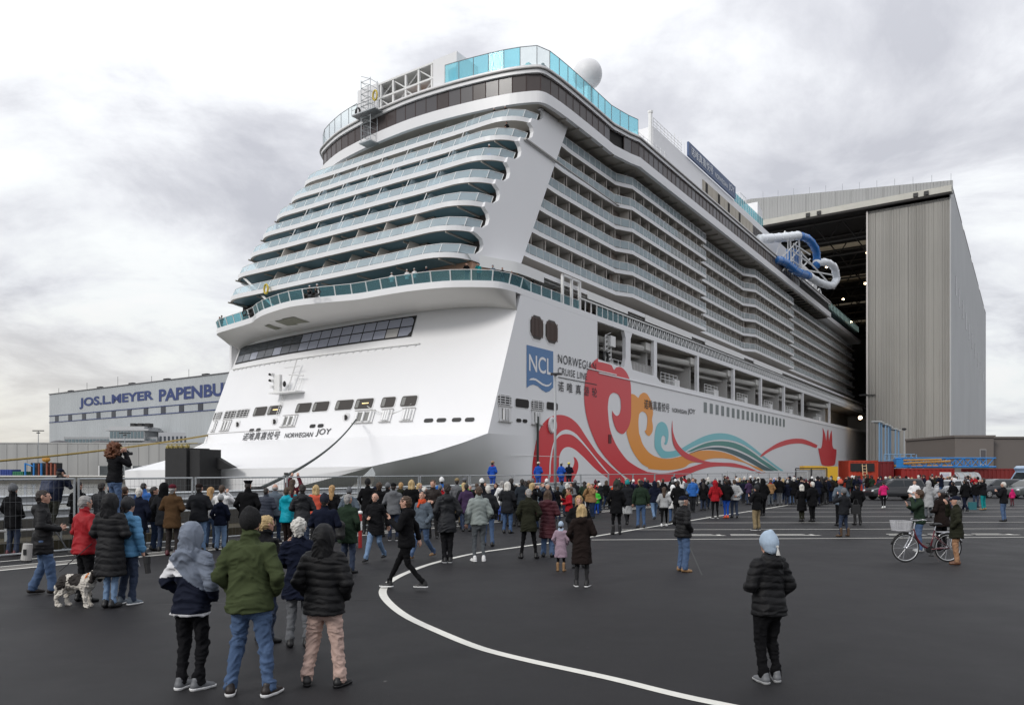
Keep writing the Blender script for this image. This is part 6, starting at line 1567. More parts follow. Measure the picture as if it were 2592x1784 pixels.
person(-2.64, 25.07, 1.95, 'tall man in brown leather jacket facing us, looking down', coat='darkbrown', style='shell', hem='hip', hair='short', hairc='brownhair', pants='black', arms=('front', 'front'), face=170)
person(-3.61, 26.97, 1.92, 'blond short-haired person in black jacket by the fence post', coat='black', hem='hip', hair='bob', hairc='blond', pants='black')
person(-4.04, 27.32, 1.83, 'person with olive green hood down and fair hair', coat='olive', hem='hip', hair='short', hairc='strawberry', pants='darkjeans', hood='down')
person(-5.12, 26.64, 1.95, 'person in black woollen hat and black coat left of the bald walking man', coat='black', hem='mid', hat='beanie', hatc='black', pants='black')
person(-4.54, 25.68, 1.84, 'brown-haired person in black coat behind the bald walking man', coat='black', hem='hip', hair='wavy', hairc='brownhair', pants='black')
person(-1.59, 18.39, 1.94, 'tall man in dark jacket with a pale reflective stripe across the back', coat='charcoal', style='shell', hem='mid', hair='short', hairc='darkhair', pants='offblack', legs='close', shoes='black', sole='lightgrey', arms=('pocket', 'pocket'), face=15, hood='down', seed=1)
person(-0.83, 18.71, 1.86, 'person in grey-green quilted jacket, grey jeans and bright white trainers', coat='greygreen', style='chevron', hem='short', hair='short', hairc='brownhair', pants='greyjeans', fit='slim', legs='stand', shoes='white', sole='white', arms=('pocket', 'down'), face=14, hood='collar')
person(-0.71, 22.44, 1.82, 'white-haired person in charcoal jacket behind the grey-green quilted jacket', coat='charcoal', hem='hip', hair='grey', hairc='whitehair', pants='jeans', arms=('pocket', 'pocket'))
person(-2.26, 30.87, 1.95, 'man in pale grey jacket and tan flat cap', coat='grey', hem='hip', hat='flat', hatc='khaki', pants='khaki')
person(-2.01, 31.78, 1.95, 'man in bright green top, purple vest and grey flat cap', coat='brightgreen', hem='short', hat='flat', hatc='grey', pants='darkjeans')
person(-1.69, 27.85, 1.77, 'person in dark plum coat just left of the quilted grey-green jacket', coat='purple', hem='mid', hair='short', hairc='darkhair', pants='darkjeans')
person(-0.44, 33.27, 1.80, 'person in white coat and blue skirt with brown boots', coat='white', hem='mid', hair='bob', hairc='greyhair', pants='denimskirt', skirt='denimskirt', shoes='darkbrown', boot=True)
person(-0.03, 30.65, 1.95, 'large man in black coat and dark grey trousers right of the white coat', coat='black', hem='mid', hair='short', pants='charcoal', fat=1.12)
person(0.41, 30.21, 1.92, 'person in dark slate coat between the large man and the olive coat', coat=(0.022, 0.028, 0.036), hem='hip', hair='short', hairc='darkhair', pants='black')
person(0.43, 19.30, 1.79, 'man in dark olive coat with pale collar and narrow black trousers', coat='olive', hem='mid', hair='crop', hairc='greyhair', pants='black', fit='slim', legs='wide', arms=('pocket', 'pocket'), hood='collar')
person(0.94, 19.66, 1.74, 'person in long burgundy quilted coat and blue jeans', coat='burgundy', style='puffer', hem='long', hair='bob', hairc='brownhair', pants='jeans', fit='wide', arms=('front', 'front'), hood='down', face=-10)
person(2.11, 27.85, 1.64, 'person in red jacket with furry hood collar holding hands out', coat='red', hem='hip', hair='pony', hairc='brownhair', pants='black', arms=('chest', 'front'), face=95, scarf='tan')
person(1.56, 17.48, 1.67, 'brown-blond person in black jacket facing us behind the long brown coat', coat='black', hem='hip', hair='long', hairc='strawberry', pants='black', arms=('front', 'front'), face=178)
person(1.36, 14.62, 1.59, 'blond person from behind in long dark brown coat and black trainers', coat='darkbrown', style='cloth', hem='long', hair='bob', hairc='blond', pants='offblack', fit='slim', shoes='black', sole='white', arms=('front', 'pocket'), face=-12, hood='down')
person(1.10, 16.86, 1.10, 'small child in flowered coat with pale blue hat and tan boots', coat=(0.3, 0.22, 0.27), hem='long', hat='beanie', hatc='iceblue', pants='black', fit='slim', shoes='tan', boot=True, arms=('pocket', 'pocket'), face=-10, scarf='iceblue')
person(4.36, 38.69, 1.28, 'child in bright green vest with blue sleeves facing us', coat='brightgreen', hem='hip', hair='short', hairc='darkhair', pants='royal', arms=('front', 'front'), face=175)
person(3.70, 26.64, 1.89, 'person in black coat with green patterned hat and white scarf', coat='black', hem='mid', hat='bobble', hatc='darkgreen', hair='bob', hairc='darkhair', pants='black', fit='slim', shoes='black', boot=True, scarf='white', arms=('pocket', 'pocket'))
person(4.74, 30.87, 1.85, 'person with teal beanie, dark grey jacket over a pale grey hem', coat='charcoal', hem='hip', hat='beanie', hatc='teal', pants='offblack', legs='walk', skirt='lightgrey', face=5)
person(5.08, 29.58, 1.88, 'man in dark green bomber jacket, cap and faded jeans', coat='darkgreen', hem='short', hat='cap', hatc='darkgrey', pants='jeans', arms=('down', 'down'), fat=1.08)
person(6.52, 34.34, 1.77, 'person in navy jacket walking away in pale jeans', coat='navy', hem='hip', hat='hood', hatc='navy', pants='lightjeans', legs='walk')
person(6.04, 29.79, 1.61, 'person with long brown hair in white and grey jacket and black leggings', coat='lightgrey', hem='short', hair='long', hairc='brownhair', pants='black', fit='slim', legs='walk', shoes='white', face=-15)
person(6.91, 32.26, 1.63, 'person in white hooded coat and jeans beside the man in dark green-black', coat='white', hem='mid', hat='hood', hatc='white', pants='jeans')
person(6.97, 31.55, 1.84, 'man in black jacket directly behind the man with the dark cap', coat='black', hem='hip', hair='short', pants='black')
person(3.84, 16.80, 1.69, 'man in dark cap, black quilted jacket and jeans turned sideways on open asphalt', coat='black', style='puffer', hem='hip', hat='cap', hatc='navy', hair='crop', hairc='greyhair', pants='jeans', fit='wide', legs='stand', shoes='tan', arms=('pocket', 'pocket'), face=-75, fat=1.05)
person(9.60, 35.48, 1.79, 'teenager with red hood and red back panel in black jacket', coat='red', hem='hip', hat='hood', hatc='red', pants='black', fit='slim', shoes='black', sole='white')
person(10.21, 35.77, 1.86, 'person in black jacket and bright royal blue trousers with orange shoes', coat='black', hem='hip', hair='short', pants='royal', fit='slim', legs='close', shoes='orange')
person(10.69, 36.08, 1.84, 'person in pale grey quilted jacket and dark jeans', coat='lightgrey', style='puffer', hem='hip', hair='short', hairc='brownhair', pants='darkjeans', arms=('back', 'pocket'))
person(9.25, 28.41, 1.70, 'man in black jacket and khaki cargo trousers looking left at a phone', coat='black', hem='hip', hair='crop', hairc='darkhair', hat='beanie', hatc='charcoal', pants='khaki', fit='wide', shoes='black', sole='white', arms=('pocket', 'chest'), face=35)
person(12.48, 37.34, 1.85, 'person in black hooded coat just behind the khaki trousers', coat='black', hem='hip', hat='hood', hatc='black', pants='black', legs='step')
person(16.65, 48.31, 1.70, 'person in tan jacket and grey trousers with red scarf', coat='tan', hem='hip', hair='short', hairc='brownhair', pants='greyjeans', scarf='red')
person(17.41, 48.86, 1.88, 'person in black jacket and mid grey trousers right of the tan jacket', coat='black', hem='hip', hair='short', pants='grey')
person(18.13, 49.42, 1.59, 'person in navy coat with pale grey woollen hat', coat='navy', hem='mid', hat='bobble', hatc='lightgrey', pants='darkjeans')
person(18.55, 49.42, 1.82, 'white-haired person in black coat and black trousers near the navy coat', coat='black', hem='mid', hair='wavy', hairc='whitehair', pants='black')
person(12.94, 33.53, 1.64, 'person in knee-length black coat with white bobbed hair and olive trousers', coat='black', hem='long', hair='bob', hairc='whitehair', pants='olive', legs='close', arms=('front', 'front'))
person(13.31, 33.27, 1.77, 'white-haired man in black suit coat looking up to the left', coat='black', hem='mid', hair='grey', hairc='whitehair', pants='black', legs='close', face=20, shoes='black')
person(21.38, 51.82, 1.88, 'person in black coat standing close to a companion in dark blue', coat='black', hem='mid', hair='short', pants='black', face=30, shoes='black', sole='white')
person(21.68, 51.82, 1.85, 'person in dark blue jacket close beside the black-coated companion', coat='navy', hem='hip', hair='short', pants='black', face=-10)
person(22.98, 53.77, 1.92, 'person in patterned olive coat bent slightly beside the yellow post', coat='olive', hem='mid', hair='short', pants='olive', lean=8)
person(11.41, 25.83, 1.63, 'person in dark grey jacket, striped beanie and jeans photographing the ship', coat='charcoal', hem='hip', hat='beanie', hatc='grey', pants='darkjeans', fit='slim', legs='wide', shoes='brown', boot=True, arms=('pocket', 'face'), face=22)
person(13.50, 30.87, 1.88, 'person in orange-red knitted hat behind the striped beanie', coat='slate', hem='hip', hat='beanie', hatc='rust', pants='black')
person(14.41, 31.32, 1.71, 'man in all-black clothes and dark cap with reddish neck', coat='black', hem='hip', hat='cap', hatc='black', pants='black', arms=('pocket', 'pocket'))
person(22.40, 45.24, 1.60, 'person in pink jacket and black leggings stepping in front of the black minivan', coat='pink', hem='short', hair='pony', hairc='darkhair', pants='black', fit='slim', legs='step', shoes='white', arms=('face', 'down'), face=-15)
person(21.13, 39.40, 1.76, "person in white jacket near the minivan's tail", coat='white', hem='hip', hair='short', hairc='darkhair', pants='darkjeans', arms=('front', 'front'), face=150)
person(20.01, 36.08, 1.77, 'person in long pale grey hooded coat behind the bicycle owners', coat='lightgrey', hem='long', hat='hood', hatc='lightgrey', pants='greyjeans')
person(11.33, 20.90, 1.71, 'curly brown-haired person in dark jacket with teal sleeve behind the bicycle', coat='darkgreen', hem='hip', hair='wavy', hairc='brownhair', pants='jeans', arms=('chest', 'face'), face=70, shoes='lightgrey')
person(12.20, 21.32, 1.72, 'man in black-brown coat and grey flat cap behind the bicycle saddle', coat='darkbrown', hem='mid', hat='flat', hatc='grey', pants='black', arms=('front', 'front'), face=20, hood='collar', fat=1.08)
person(10.69, 18.08, 1.64, 'man in navy cap, dark olive coat and tan trousers beside the bicycle', coat='olive', hem='mid', hat='cap', hatc='navy', hair='crop', hairc='greyhair', pants=(0.34, 0.19, 0.11), fit='reg', shoes=(0.12, 0.05, 0.025), arms=('face', 'pocket'), face=60, legs='close')
person(24.70, 40.91, 1.79, 'person in black jacket carrying a teal bag at knee height', coat='black', hem='hip', hair='short', pants='navy', legs='walk')
person(27.25, 43.40, 1.83, 'man in black jacket and teal-blue jeans holding a camera to his face', coat='offblack', hem='hip', hair='short', pants='teal', arms=('face', 'face'), face=30, shoes='tan')
person(21.95, 33.53, 1.75, 'white-haired man in black jacket and blue jeans at the right edge', coat='offblack', hem='hip', hair='grey', hairc='whitehair', pants='jeans', arms=('chest', 'chest'), face=40)
person(32.19, 48.31, 1.08, 'small child in bright pink jacket at the right edge', coat='pink', hem='hip', hat='hood', hatc='pink', pants='maroon', arms=('down', 'down'))
person(26.02, 44.30, 1.63, 'person in dark jacket beside a parked bicycle in front of the dark cars', coat='black', hem='hip', hair='short', pants='darkjeans')
person(28.56, 46.22, 1.65, 'person in red cap and dark jacket between the cars', coat='black', hem='hip', hat='cap', hatc='red', pants='darkjeans', face=160)
# grey, white and navy blocks of the hooded jacket in front
for ch in PEOPLE[0].children:
    if ch.name.startswith('jacket'):
        me = ch.data = ch.data.copy(); me.materials.clear()
        for n_, c_ in (('navy_jacket_cloth', (.0075, .010, .022)), ('grey_melange_cloth', (.16, .185, .235)), ('white_jacket_cloth', (.62, .62, .64))): me.materials.append(mat(n_, c_, .8, var=.1, vscale=9, bump=.3, bscale=120, spec=.15))
        for q in me.polygons:
            c_ = q.center; zt = max(1.10 if c_.x < .15 else 1.06, 1.36 - (c_.x + .20) * .78)
            q.material_index = 1 if c_.z > zt else (2 if c_.z > 1.20 + (c_.x + .2) * .10 and c_.x < .06 else 0)
            if c_.z < .822: q.material_index = 2
# people raised above the crowd
person(-12.75, 20.6, 1.75, 'photographer with big navy backpack standing on a stepladder at the left', coat='navy', hem='hip', hair='short', pants='olive', arms=('face', 'face'), z=.62, lean=16, face=-12, hat='cap', hatc='navy')
person(-9.20, 17.4, 1.74, 'person with huge curly auburn hair raised above everyone, hands at the face', coat='offblack', hem='short', hair='curly', hairc='ginger', pants='jeans', arms=('face', 'face'), z=1.14, face=-28, legs='stand', lod=1)
wk = [(1247, 1166), (1363, 1171), (1421, 1172), (1440, 1173)]
wl = ['worker in blue overalls with red scarf and orange cap on the quay coping', 'worker in blue jacket and pale helmet against the red wave',
      'worker in blue overalls and white helmet right of the lamp post', 'worker in dark navy overalls with a yellow helmet, back turned']
for (px_, yh), lb, c_, hc_ in zip(wk, wl, ('royal', 'royal', 'royal', 'navy'), ('tan', 'cream', 'lightgrey', 'yellow')):
    t = (px_ - 1296) / 1900.0
    Y = (17.35 + .8245 - 43.0) / (t * .8245 - .5659); X = t * Y
    person(X, Y, 1.74, lb, coat=c_, hem='hip', hat='helmet', hatc=hc_, pants=c_, z=1.05, arms=('front', 'down'), face=0 if 'back' in lb else -30, scarf='red' if 'scarf' in lb else None, group='workers on the quay edge')
# crew and workers along the ship's promenade rail
crew = [(-6.9, 11.4, 'white', 'helmet', 'white', 'crew member in white on the promenade deck, white helmet, near the teal panes'), (-6.9, 9.3, 'white', 'helmet', 'white', 'left one of two crew members in white standing shoulder to shoulder aboard'),
        (-6.8, 8.4, 'white', 'helmet', 'white', 'right one of two crew members in white standing shoulder to shoulder aboard'), (-6.6, 7.0, 'navy', 'helmet', 'white', 'crew member in navy overalls and white helmet on the promenade deck'),
        (-5.3, 2.9, 'black', None, None, 'person in black shirt shading the eyes at the promenade rail'), (-4.6, 2.0, 'teal', 'beanie', 'navy', 'person in teal jacket next to the one shading the eyes aboard'),
        (-3.3, 1.25, 'slate', 'beanie', 'slate', 'person in striped jersey at the ship\'s promenade rail'), (-2.1, .95, 'black', None, None, 'person in black on the promenade, third from the corner frame'),
        (-.6, .85, 'maroon', None, None, 'person in maroon at the promenade corner'), (.4, .8, 'navy', 'helmet', 'yellow', 'worker in yellow helmet at the promenade corner'), (3.2, .9, 'black', 'helmet', 'white', 'worker in white helmet beside the white rail frame'),
        (-8.0, 22.6, 'black', 'helmet', 'white', 'left of two white-helmeted workers at the middle of the stern rail'), (-8.0, 21.4, 'black', 'helmet', 'white', 'right of two white-helmeted workers at the middle of the stern rail'),
        (-3.6, 45.4, 'black', None, None, 'person in black at the far port end of the promenade'), (-3.9, 44.5, 'black', 'beanie', 'black', 'person in black hat at the far port end of the promenade')]
for u, w, c_, ht, hc_, lb in crew:
    p = SW(u, w, 20.72)
    person(p.x, p.y, 1.78, lb, coat=c_, hem='hip', hat=ht, hatc=hc_ or 'black', pants='navy' if c_ != 'black' else 'grey', z=p.z, arms=('face', 'down') if 'shading' in lb else ('front', 'front'), face=165, group='crew along the promenade rail', lod=2)
for u, w, z, lb in ((4.6, 7.2, 41.22, 'worker in white helmet on the topmost stern balcony, nearer the middle'), (4.9, 5.9, 41.22, 'worker in white helmet on the topmost stern balcony, nearer the pylon'), (3.0, 4.4, 38.32, 'worker in dark clothes leaning on the second stern balcony'), (.9, 5.2, 35.32, 'worker in blue trousers and white helmet on the third stern balcony')):
    p = SW(u + .6, w, z); person(p.x, p.y, 1.75, lb, coat='black', hem='hip', hat='helmet' if 'helmet' in lb else 'beanie', hatc='white' if 'helmet' in lb else 'black', pants='royal' if 'blue' in lb else 'black', z=p.z, arms=('front', 'front'), face=150, group='workers on the stern balconies', lod=2)
# the dense crowd along the fence
cr = random.Random(21)
coats = [('black', 'black'), ('navy', 'navy'), ('charcoal', 'charcoal grey'), ('darkgreen', 'dark green'), ('darkbrown', 'dark brown'), ('red', 'red'), ('blue', 'blue'), ('grey', 'grey'), ('tan', 'tan'), ('purple', 'plum'), ('olive', 'olive'), ('white', 'white'), ('slate', 'slate blue'), ('maroon', 'maroon'), ('lightgrey', 'pale grey'), ('orange', 'orange')]
wts = [40, 22, 18, 7, 9, 2, 2, 5, 2, 4, 6, 1, 5, 2, 2, 1]
heads = [('short', None, 'darkhair', 'short dark hair'), ('short', None, 'brownhair', 'short brown hair'), ('grey', None, 'greyhair', 'grey hair'), ('long', None, 'blond', 'long blond hair'), ('bob', None, 'brownhair', 'bobbed brown hair'), ('bob', None, 'whitehair', 'bobbed white hair'), ('crop', 'beanie', 'black', 'a black beanie'), ('crop', 'beanie', 'grey', 'a grey beanie'),
         ('crop', 'cap', 'navy', 'a navy cap'), ('crop', 'hood', None, 'the hood up'), ('crop', 'bobble', 'maroon', 'a maroon bobble hat'), ('crop', 'beanie', 'white', 'a white woollen hat'), ('long', None, 'darkhair', 'long dark hair'), ('balding', None, 'greyhair', 'a bald crown')]
marks = [(900, 1010, 'below the dark hull underside'), (1010, 1130, 'by the tall striped jacket'), (1130, 1250, 'near the quilted jacket'), (1250, 1340, 'below the grey lower hull'), (1340, 1420, 'left of the lamp post'), (1420, 1500, 'right of the lamp post'), (1500, 1590, 'below the big red wave'),
         (1590, 1680, 'below the orange wave'), (1680, 1760, 'below the pale teal curl'), (1760, 1850, 'below the teal hump'), (1850, 1950, 'below the red ribbon tail'), (1950, 2060, 'below the red arc'), (2060, 2160, 'near the yellow post'), (2160, 2300, 'before the red containers'), (2300, 2592, 'among the parked cars')]
used_lab = set(); occ = [(q.location.x, q.location.y) for q in PEOPLE]
tries = 0; made = 0
while made < 195 and tries < 14000:
    tries += 1
    px_ = cr.choice([cr.uniform(905, 1500), cr.uniform(1280, 2150), cr.uniform(1500, 2150), cr.uniform(2150, 2480)])
    t = (px_ - 1296) / 1900.0
    # distance at which this sight line meets the fence, then a little nearer
    Yf = (20.9 + .8245 - 43.0) / (t * .8245 - .5659)
    back = cr.expovariate(1 / 3.2) + .7
    if px_ > 1750: Yf = min(Yf, 66 if px_ < 2150 else 82); back = cr.uniform(2, 18)
    Y = Yf - back; X = t * Y
    if Y < 27 or (px_ > 2150 and Y < 62.5) or any((X - a) ** 2 + (Y - c) ** 2 < .36 for a, c in occ): continue
    mk = next(m for a, c, m in marks if a <= px_ <= c)
    (ck, cn) = cr.choices(coats, wts)[0]; hd, hat, hcol, hn = cr.choice(heads)
    lab = '%s jacket and %s, far crowd %s' % (cn, hn, mk)
    if lab in used_lab: continue
    used_lab.add(lab); occ.append((X, Y)); made += 1
    person(X, Y, cr.gauss(1.72, .075), lab, coat=ck, hem=cr.choice(['hip', 'hip', 'mid']), hair=hd, hairc=hcol if not hat else 'darkhair', hat=hat, hatc=(hcol or ck), pants=cr.choice(['black', 'darkjeans', 'jeans', 'darkjeans', 'charcoal', 'navy']), legs=cr.choice(['stand', 'stand', 'close', 'step']),
           arms=cr.choice([('pocket', 'pocket'), ('pocket', 'pocket'), ('front', 'front'), ('face', 'face'), ('pocket', 'front')]), face=cr.gauss(0 if px_ < 1900 else 10, 22) if cr.random() < .88 else cr.uniform(90, 270), group='spectators in the far crowd', w=cr.uniform(.94, 1.08), lod=2)
# ---------------------------------------------------------------- carried things, dog, bicycle, vehicles, yard clutter
NAVY_N = mat('navy_nylon', (.012, .022, .06), .6); BLACK_N = mat('black_nylon', (.012, .012, .013), .6)
soft_box('backpack', (.30, .22, .46), NAVY_N, 'big navy backpack worn by the photographer on the stepladder', 'backpack', (-12.55, 20.30, 1.84), R(-12), R(-14))
bp2 = soft_box('backpack', (.24, .18, .40), BLACK_N, 'black backpack with white piping hanging from the dark green jacket', 'backpack', (-3.72, 16.15, .98), R(-50))
def camera_thing(p, rz, lb, lens=.12):
    t = thing('camera', lb, 'camera', p, rz); b = MB(); b.cbox((0, 0, 0), (.14, .07, .10)); b.cbox((0, .0, .06), (.06, .06, .04)); b.build('camera_body', BLACKP, t); b = MB(); b.bar((0, .03, 0), (0, .03 + lens, 0), .04, 10); b.build('lens', BLACKP, t)
def phone(p, lb):
    b = MB(); b.cbox((0, 0, 0), (.15, .012, .075)); tag(b.build('phone', BLACKP, None, loc=p), lb, 'phone')
phone((-8.11, 26.95, 2.10 + .05), 'phone held high by the person in the maroon top')
camera_thing((-9.06, 17.62, 2.66), R(-28), 'camera held up by the curly-haired photographer'); camera_thing((-12.6, 20.95, 2.06), R(-12), 'camera held by the photographer on the stepladder')
t = thing('lens_bag', 'pale grey lens case hanging behind the man with glasses', 'lens case', (-8.61, 13.3, .80), R(20))
b = MB(); b.bar((0, 0, -.13), (.03, 0, .16), .085, 14, r2=.075); b.build('case', mat('pale_grey_case', (.42, .41, .39), .5), t, smooth=False); b = MB(); b.bar((-.003, 0, -.16), (0, 0, -.13), .09, 14); b.build('case_rim', BLACKP, t); b = MB(); b.cbox((.0, -.083, .02), (.05, .02, .1)); b.build('case_patch', BLACKP, t)
b = MB(); b.bar((0, 0, 0), (.02, 0, -.16), .045, 10); b.bar((.0, 0, .0), (0, 0, .12), .055, 10); tag(b.build('camera_lens', BLACKP, None, loc=(-6.03, 12.4, .72)), 'camera with long lens hanging by the sky blue sleeve', 'camera')
b = MB(); b.prism([(-.14, -.05), (.14, -.05), (.14, .05), (-.14, .05)], 0, .32); b.tube([(-.1, 0, .3), (-.05, 0, .5), (.05, 0, .5), (.1, 0, .3)], .012, 5); tag(b.build('shoulder_bag', BLACK_N, None, loc=(11.72, 25.6, .78)), 'small black bag at the hip of the striped-beanie photographer', 'bag')
b = MB(); b.prism([(-.2, -.06), (.2, -.06), (.2, .06), (-.2, .06)], 0, .42); tag(b.build('carrier_bag', mat('teal_carrier_bag', (.02, .13, .15), .6), None, loc=(24.9, 40.6, .15)), 'teal carrier bag in the hand of a person in black', 'bag')
# the dog: white and black spaniel, seen from behind-left, walking right
dg = thing('dog', 'white and black spaniel with orange collar standing beside the red jacket', 'dog', (-7.22, 12.45, 0), R(-12)); dg.scale = (.9, .9, .9)
def dogm():
    F = Field((-.62, -.22, -.01), (.62, .22, .80), .011)
    F.cone((-.22, 0, .46), (.02, 0, .46), .125, .13, .03); F.cone((.02, 0, .46), (.22, 0, .45), .13, .145, .04); F.cone((.22, 0, .42), (.20, 0, .36), .12, .09, .04); F.cone((-.24, 0, .45), (-.30, 0, .42), .115, .09, .04)
    F.cone((.26, 0, .52), (.40, 0, .60), .09, .08, .04); F.cone((.42, 0, .61), (.46, 0, .62), .085, .075, .03); F.cone((.47, 0, .60), (.58, 0, .565), .05, .036, .03)
    for s in (-1, 1):
        F.cone((.41, s * .07, .65), (.40, s * .105, .50), .028, .04, .015)
        dx = .03 * s
        F.cone((-.26, s * .075, .40), (-.20 + dx, s * .085, .27), .085, .05, .03); F.cone((-.20 + dx, s * .085, .27), (-.34 + dx, s * .085, .17), .045, .03, .015); F.cone((-.34 + dx, s * .085, .17), (-.31 + dx, s * .085, .03), .03, .028, .012); F.cone((-.31 + dx, s * .085, .03), (-.25 + dx, s * .085, .025), .034, .03, .01)
        F.cone((.22, s * .075, .38), (.22 - dx, s * .08, .22), .06, .036, .03); F.cone((.22 - dx, s * .08, .22), (.23 - dx, s * .08, .03), .034, .028, .01); F.cone((.23 - dx, s * .08, .03), (.28 - dx, s * .08, .025), .034, .03, .01)
    F.cone((-.32, 0, .46), (-.42, 0, .34), .035, .045, .03); F.cone((-.42, 0, .34), (-.46, 0, .18), .045, .015, .03)
    F.plane_cut((0, 0, -1), (0, 0, 0))
    me = F.mesh('body', folds(4, .014, 22, 22)); return me
me = dogm(); 
DW = mat('white_dog_fur', (.62, .58, .52), .9, var=.15, vscale=30, bump=.6, bscale=80); DB = mat('black_dog_fur', (.018, .014, .012), .85, var=.2, vscale=30)
me.materials.append(DW); me.materials.append(DB)
for p in me.polygons:
    c = p.center; n = math.sin(c.x * 31) * .012 + math.sin(c.z * 27 + c.y * 18) * .012
    if ((c.x + .25) ** 2 / .020 + (c.z - .47) ** 2 / .022) + n * 9 < 1 or ((c.x - .06) ** 2 / .018 + (c.z - .52) ** 2 / .016) + n * 9 < 1 or (c.x > .37 and (abs(c.y) > .035 or c.z > .68) and c.x < .50 and c.z > .44): p.material_index = 1
link('body', me, dg)
b = MB(); b.tube([(.27 + .03 * math.sin(a), .10 * math.cos(a), .53 + .10 * math.sin(a)) for a in np.linspace(0, 6.28, 13)[:-1]], .016, 6, closed=True); b.build('collar', mat('orange_collar', (.65, .18, .02), .6), dg)
b = MB(); b.tube([Vector((-7.42, 12.30, .60)).lerp(Vector((-7.12, 12.72, 1.02)), t) for t in np.linspace(0, 1, 6)], .008, 5); tag(b.build('dog_lead', BLACKP, None), 'thin dark lead between the spaniel and the red jacket', 'lead')
# bicycle
def bicycle(x, y, rz, lb):
    t = thing('bicycle', lb, 'bicycle', (x, y, 0), rz, None)
    TY = mat('tyre_rubber', (.014, .014, .014), .8); RED = mat('dark_red_bike_paint', (.10, .010, .018), .3, coat=.5); CH = mat('chrome', (.6, .6, .62), .2, metal=1); RIMM = mat('alloy_rim', (.62, .63, .64), .3, metal=.6)
    for wx in (-.54, .54):
        b = MB(); b.tube([(wx + .335 * math.cos(a), 0, .352 + .335 * math.sin(a)) for a in np.linspace(0, 6.2832, 33)[:-1]], .018, 6, closed=True); ty = b.build('wheel', TY, t, smooth=True)
        b = MB(); b.tube([(wx + .312 * math.cos(a), 0, .352 + .312 * math.sin(a)) for a in np.linspace(0, 6.2832, 33)[:-1]], .012, 6, closed=True); b.build('rim', RIMM, ty, smooth=True)
        b = MB()
        for k in range(14): a = 6.2832 * k / 14; b.bar((wx, .02 * (-1) ** k, .352), (wx + .31 * math.cos(a), 0, .352 + .31 * math.sin(a)), .0025, 3, cap=False)
        b.bar((wx, -.05, .352), (wx, .05, .352), .03, 8); b.build('spokes', CH, ty)
        b = MB(); b.tube([(wx + .375 * math.cos(a), 0, .352 + .375 * math.sin(a)) for a in np.linspace(.35 if wx > 0 else 1.2, 2.3 if wx > 0 else 2.9, 12)], .02, 5); b.build('mudguard', CH if wx > 0 else BLACKP, t, smooth=True)
    b = MB(); b.tube(catmull([(-.34, 0, .82), (-.27, 0, .62), (-.10, 0, .40), (.08, 0, .33)], 5, False), .026, 8); b.tube([(-.33, 0, .72), (-.2, 0, .48), (.0, 0, .36), (.10, 0, .36)], .020, 8); b.bar((.08, 0, .31), (.20, 0, .78), .020, 8)
    for s in (-1, 1): b.bar((.08, s * .05, .32), (.54, s * .06, .352), .012, 6); b.bar((.17, s * .03, .66), (.54, s * .06, .352), .010, 6)
    b.build('frame', RED, t, smooth=True)
    b = MB()
    for s in (-1, 1): b.tube([(-.36, s * .05, .74), (-.42, s * .055, .55), (-.54, s * .055, .352)], .014, 6)
    b.bar((-.35, 0, .72), (-.30, 0, .98), .018, 8); b.build('fork', CH, t)
    b = MB(); b.tube(catmull([(-.12, -.27, 1.03), (-.24, -.25, 1.06), (-.33, -.10, 1.03), (-.33, .10, 1.03), (-.24, .25, 1.06), (-.12, .27, 1.03)], 4, False), .012, 6); hb_ = b.build('handlebar', CH, t, smooth=True)
    for s in (-1, 1): b = MB(); b.bar((-.18, s * .262, 1.045), (-.06, s * .275, 1.02), .018, 8); b.build('grip', BLACKP, hb_)
    b = MB(); b.bar((.20, 0, .78), (.225, 0, .90), .014, 8); b.build('seat_post', CH, t)
    b = MB(); b.sphere((.26, 0, .93), (.13, .09, .04), 12, 8); b.cone if False else None; b.bar((.18, 0, .93), (.08, 0, .925), .05, 8, r2=.025); b.build('saddle', BLACKP, t, smooth=True)
    b = MB()
    for k in range(9):
        z = .78 + .03 * k; s = .15 + .004 * k; b.tube([(-.66 - s, -s, z), (-.66 + s, -s, z), (-.66 + s, s, z), (-.66 - s, s, z)], .0045, 4, closed=True)
    for k in range(10):
        a = -.15 + .0333 * k
        for s in (-1, 1): b.bar((-.66 + a, s * .15, .78), (-.66 + a * 1.2, s * .182, 1.02), .004, 3); b.bar((-.66 + s * .15, a, .78), (-.66 + s * .182, a * 1.2, 1.02), .004, 3)
    b.add([(-.80, -.14, .79), (-.52, -.14, .79), (-.52, .14, .79), (-.80, .14, .79)], [(0, 1, 2, 3)])
    b.build('basket', mat('white_wire_basket', (.55, .55, .57), .4), t)
    b = MB(); b.bar((.08, -.06, .32), (.17, -.22, .02), .010, 6); b.build('kickstand', CH, t)
    b = MB(); b.bar((.08, -.04, .31), (.08, .04, .31), .09, 14); b.bar((.08, -.09, .31), (.03, -.09, .17), .010, 5); b.cbox((.03, -.13, .165), (.09, .08, .02)); b.bar((.08, .09, .31), (.13, .09, .45), .010, 5); b.cbox((.13, .13, .455), (.09, .08, .02)); b.build('crank_and_pedals', BLACKP, t)
    b = MB()
    for s in (-1, 1): b.bar((.26, s * .06, .74), (.66, s * .06, .74), .008, 5); b.bar((.64, s * .06, .74), (.56, s * .06, .40), .008, 5)
    b.build('luggage_rack', CH, t); b = MB(); b.sphere((-.44, 0, .70), (.05, .04, .04), 8, 6); b.build('headlamp', CH, t)
    return t
bicycle(10.25, 18.55, R(3), 'dark red ladies\' bicycle with white wire basket parked on its stand')
bk2 = copy_tree([o for o in C.objects if o.name.startswith('bicycle')][0]); bk2.location = (24.6, 42.5, 0); bk2.rotation_euler = (0, 0, R(15)); bk2['label'] = 'small distant bicycle standing in front of the dark parked cars'
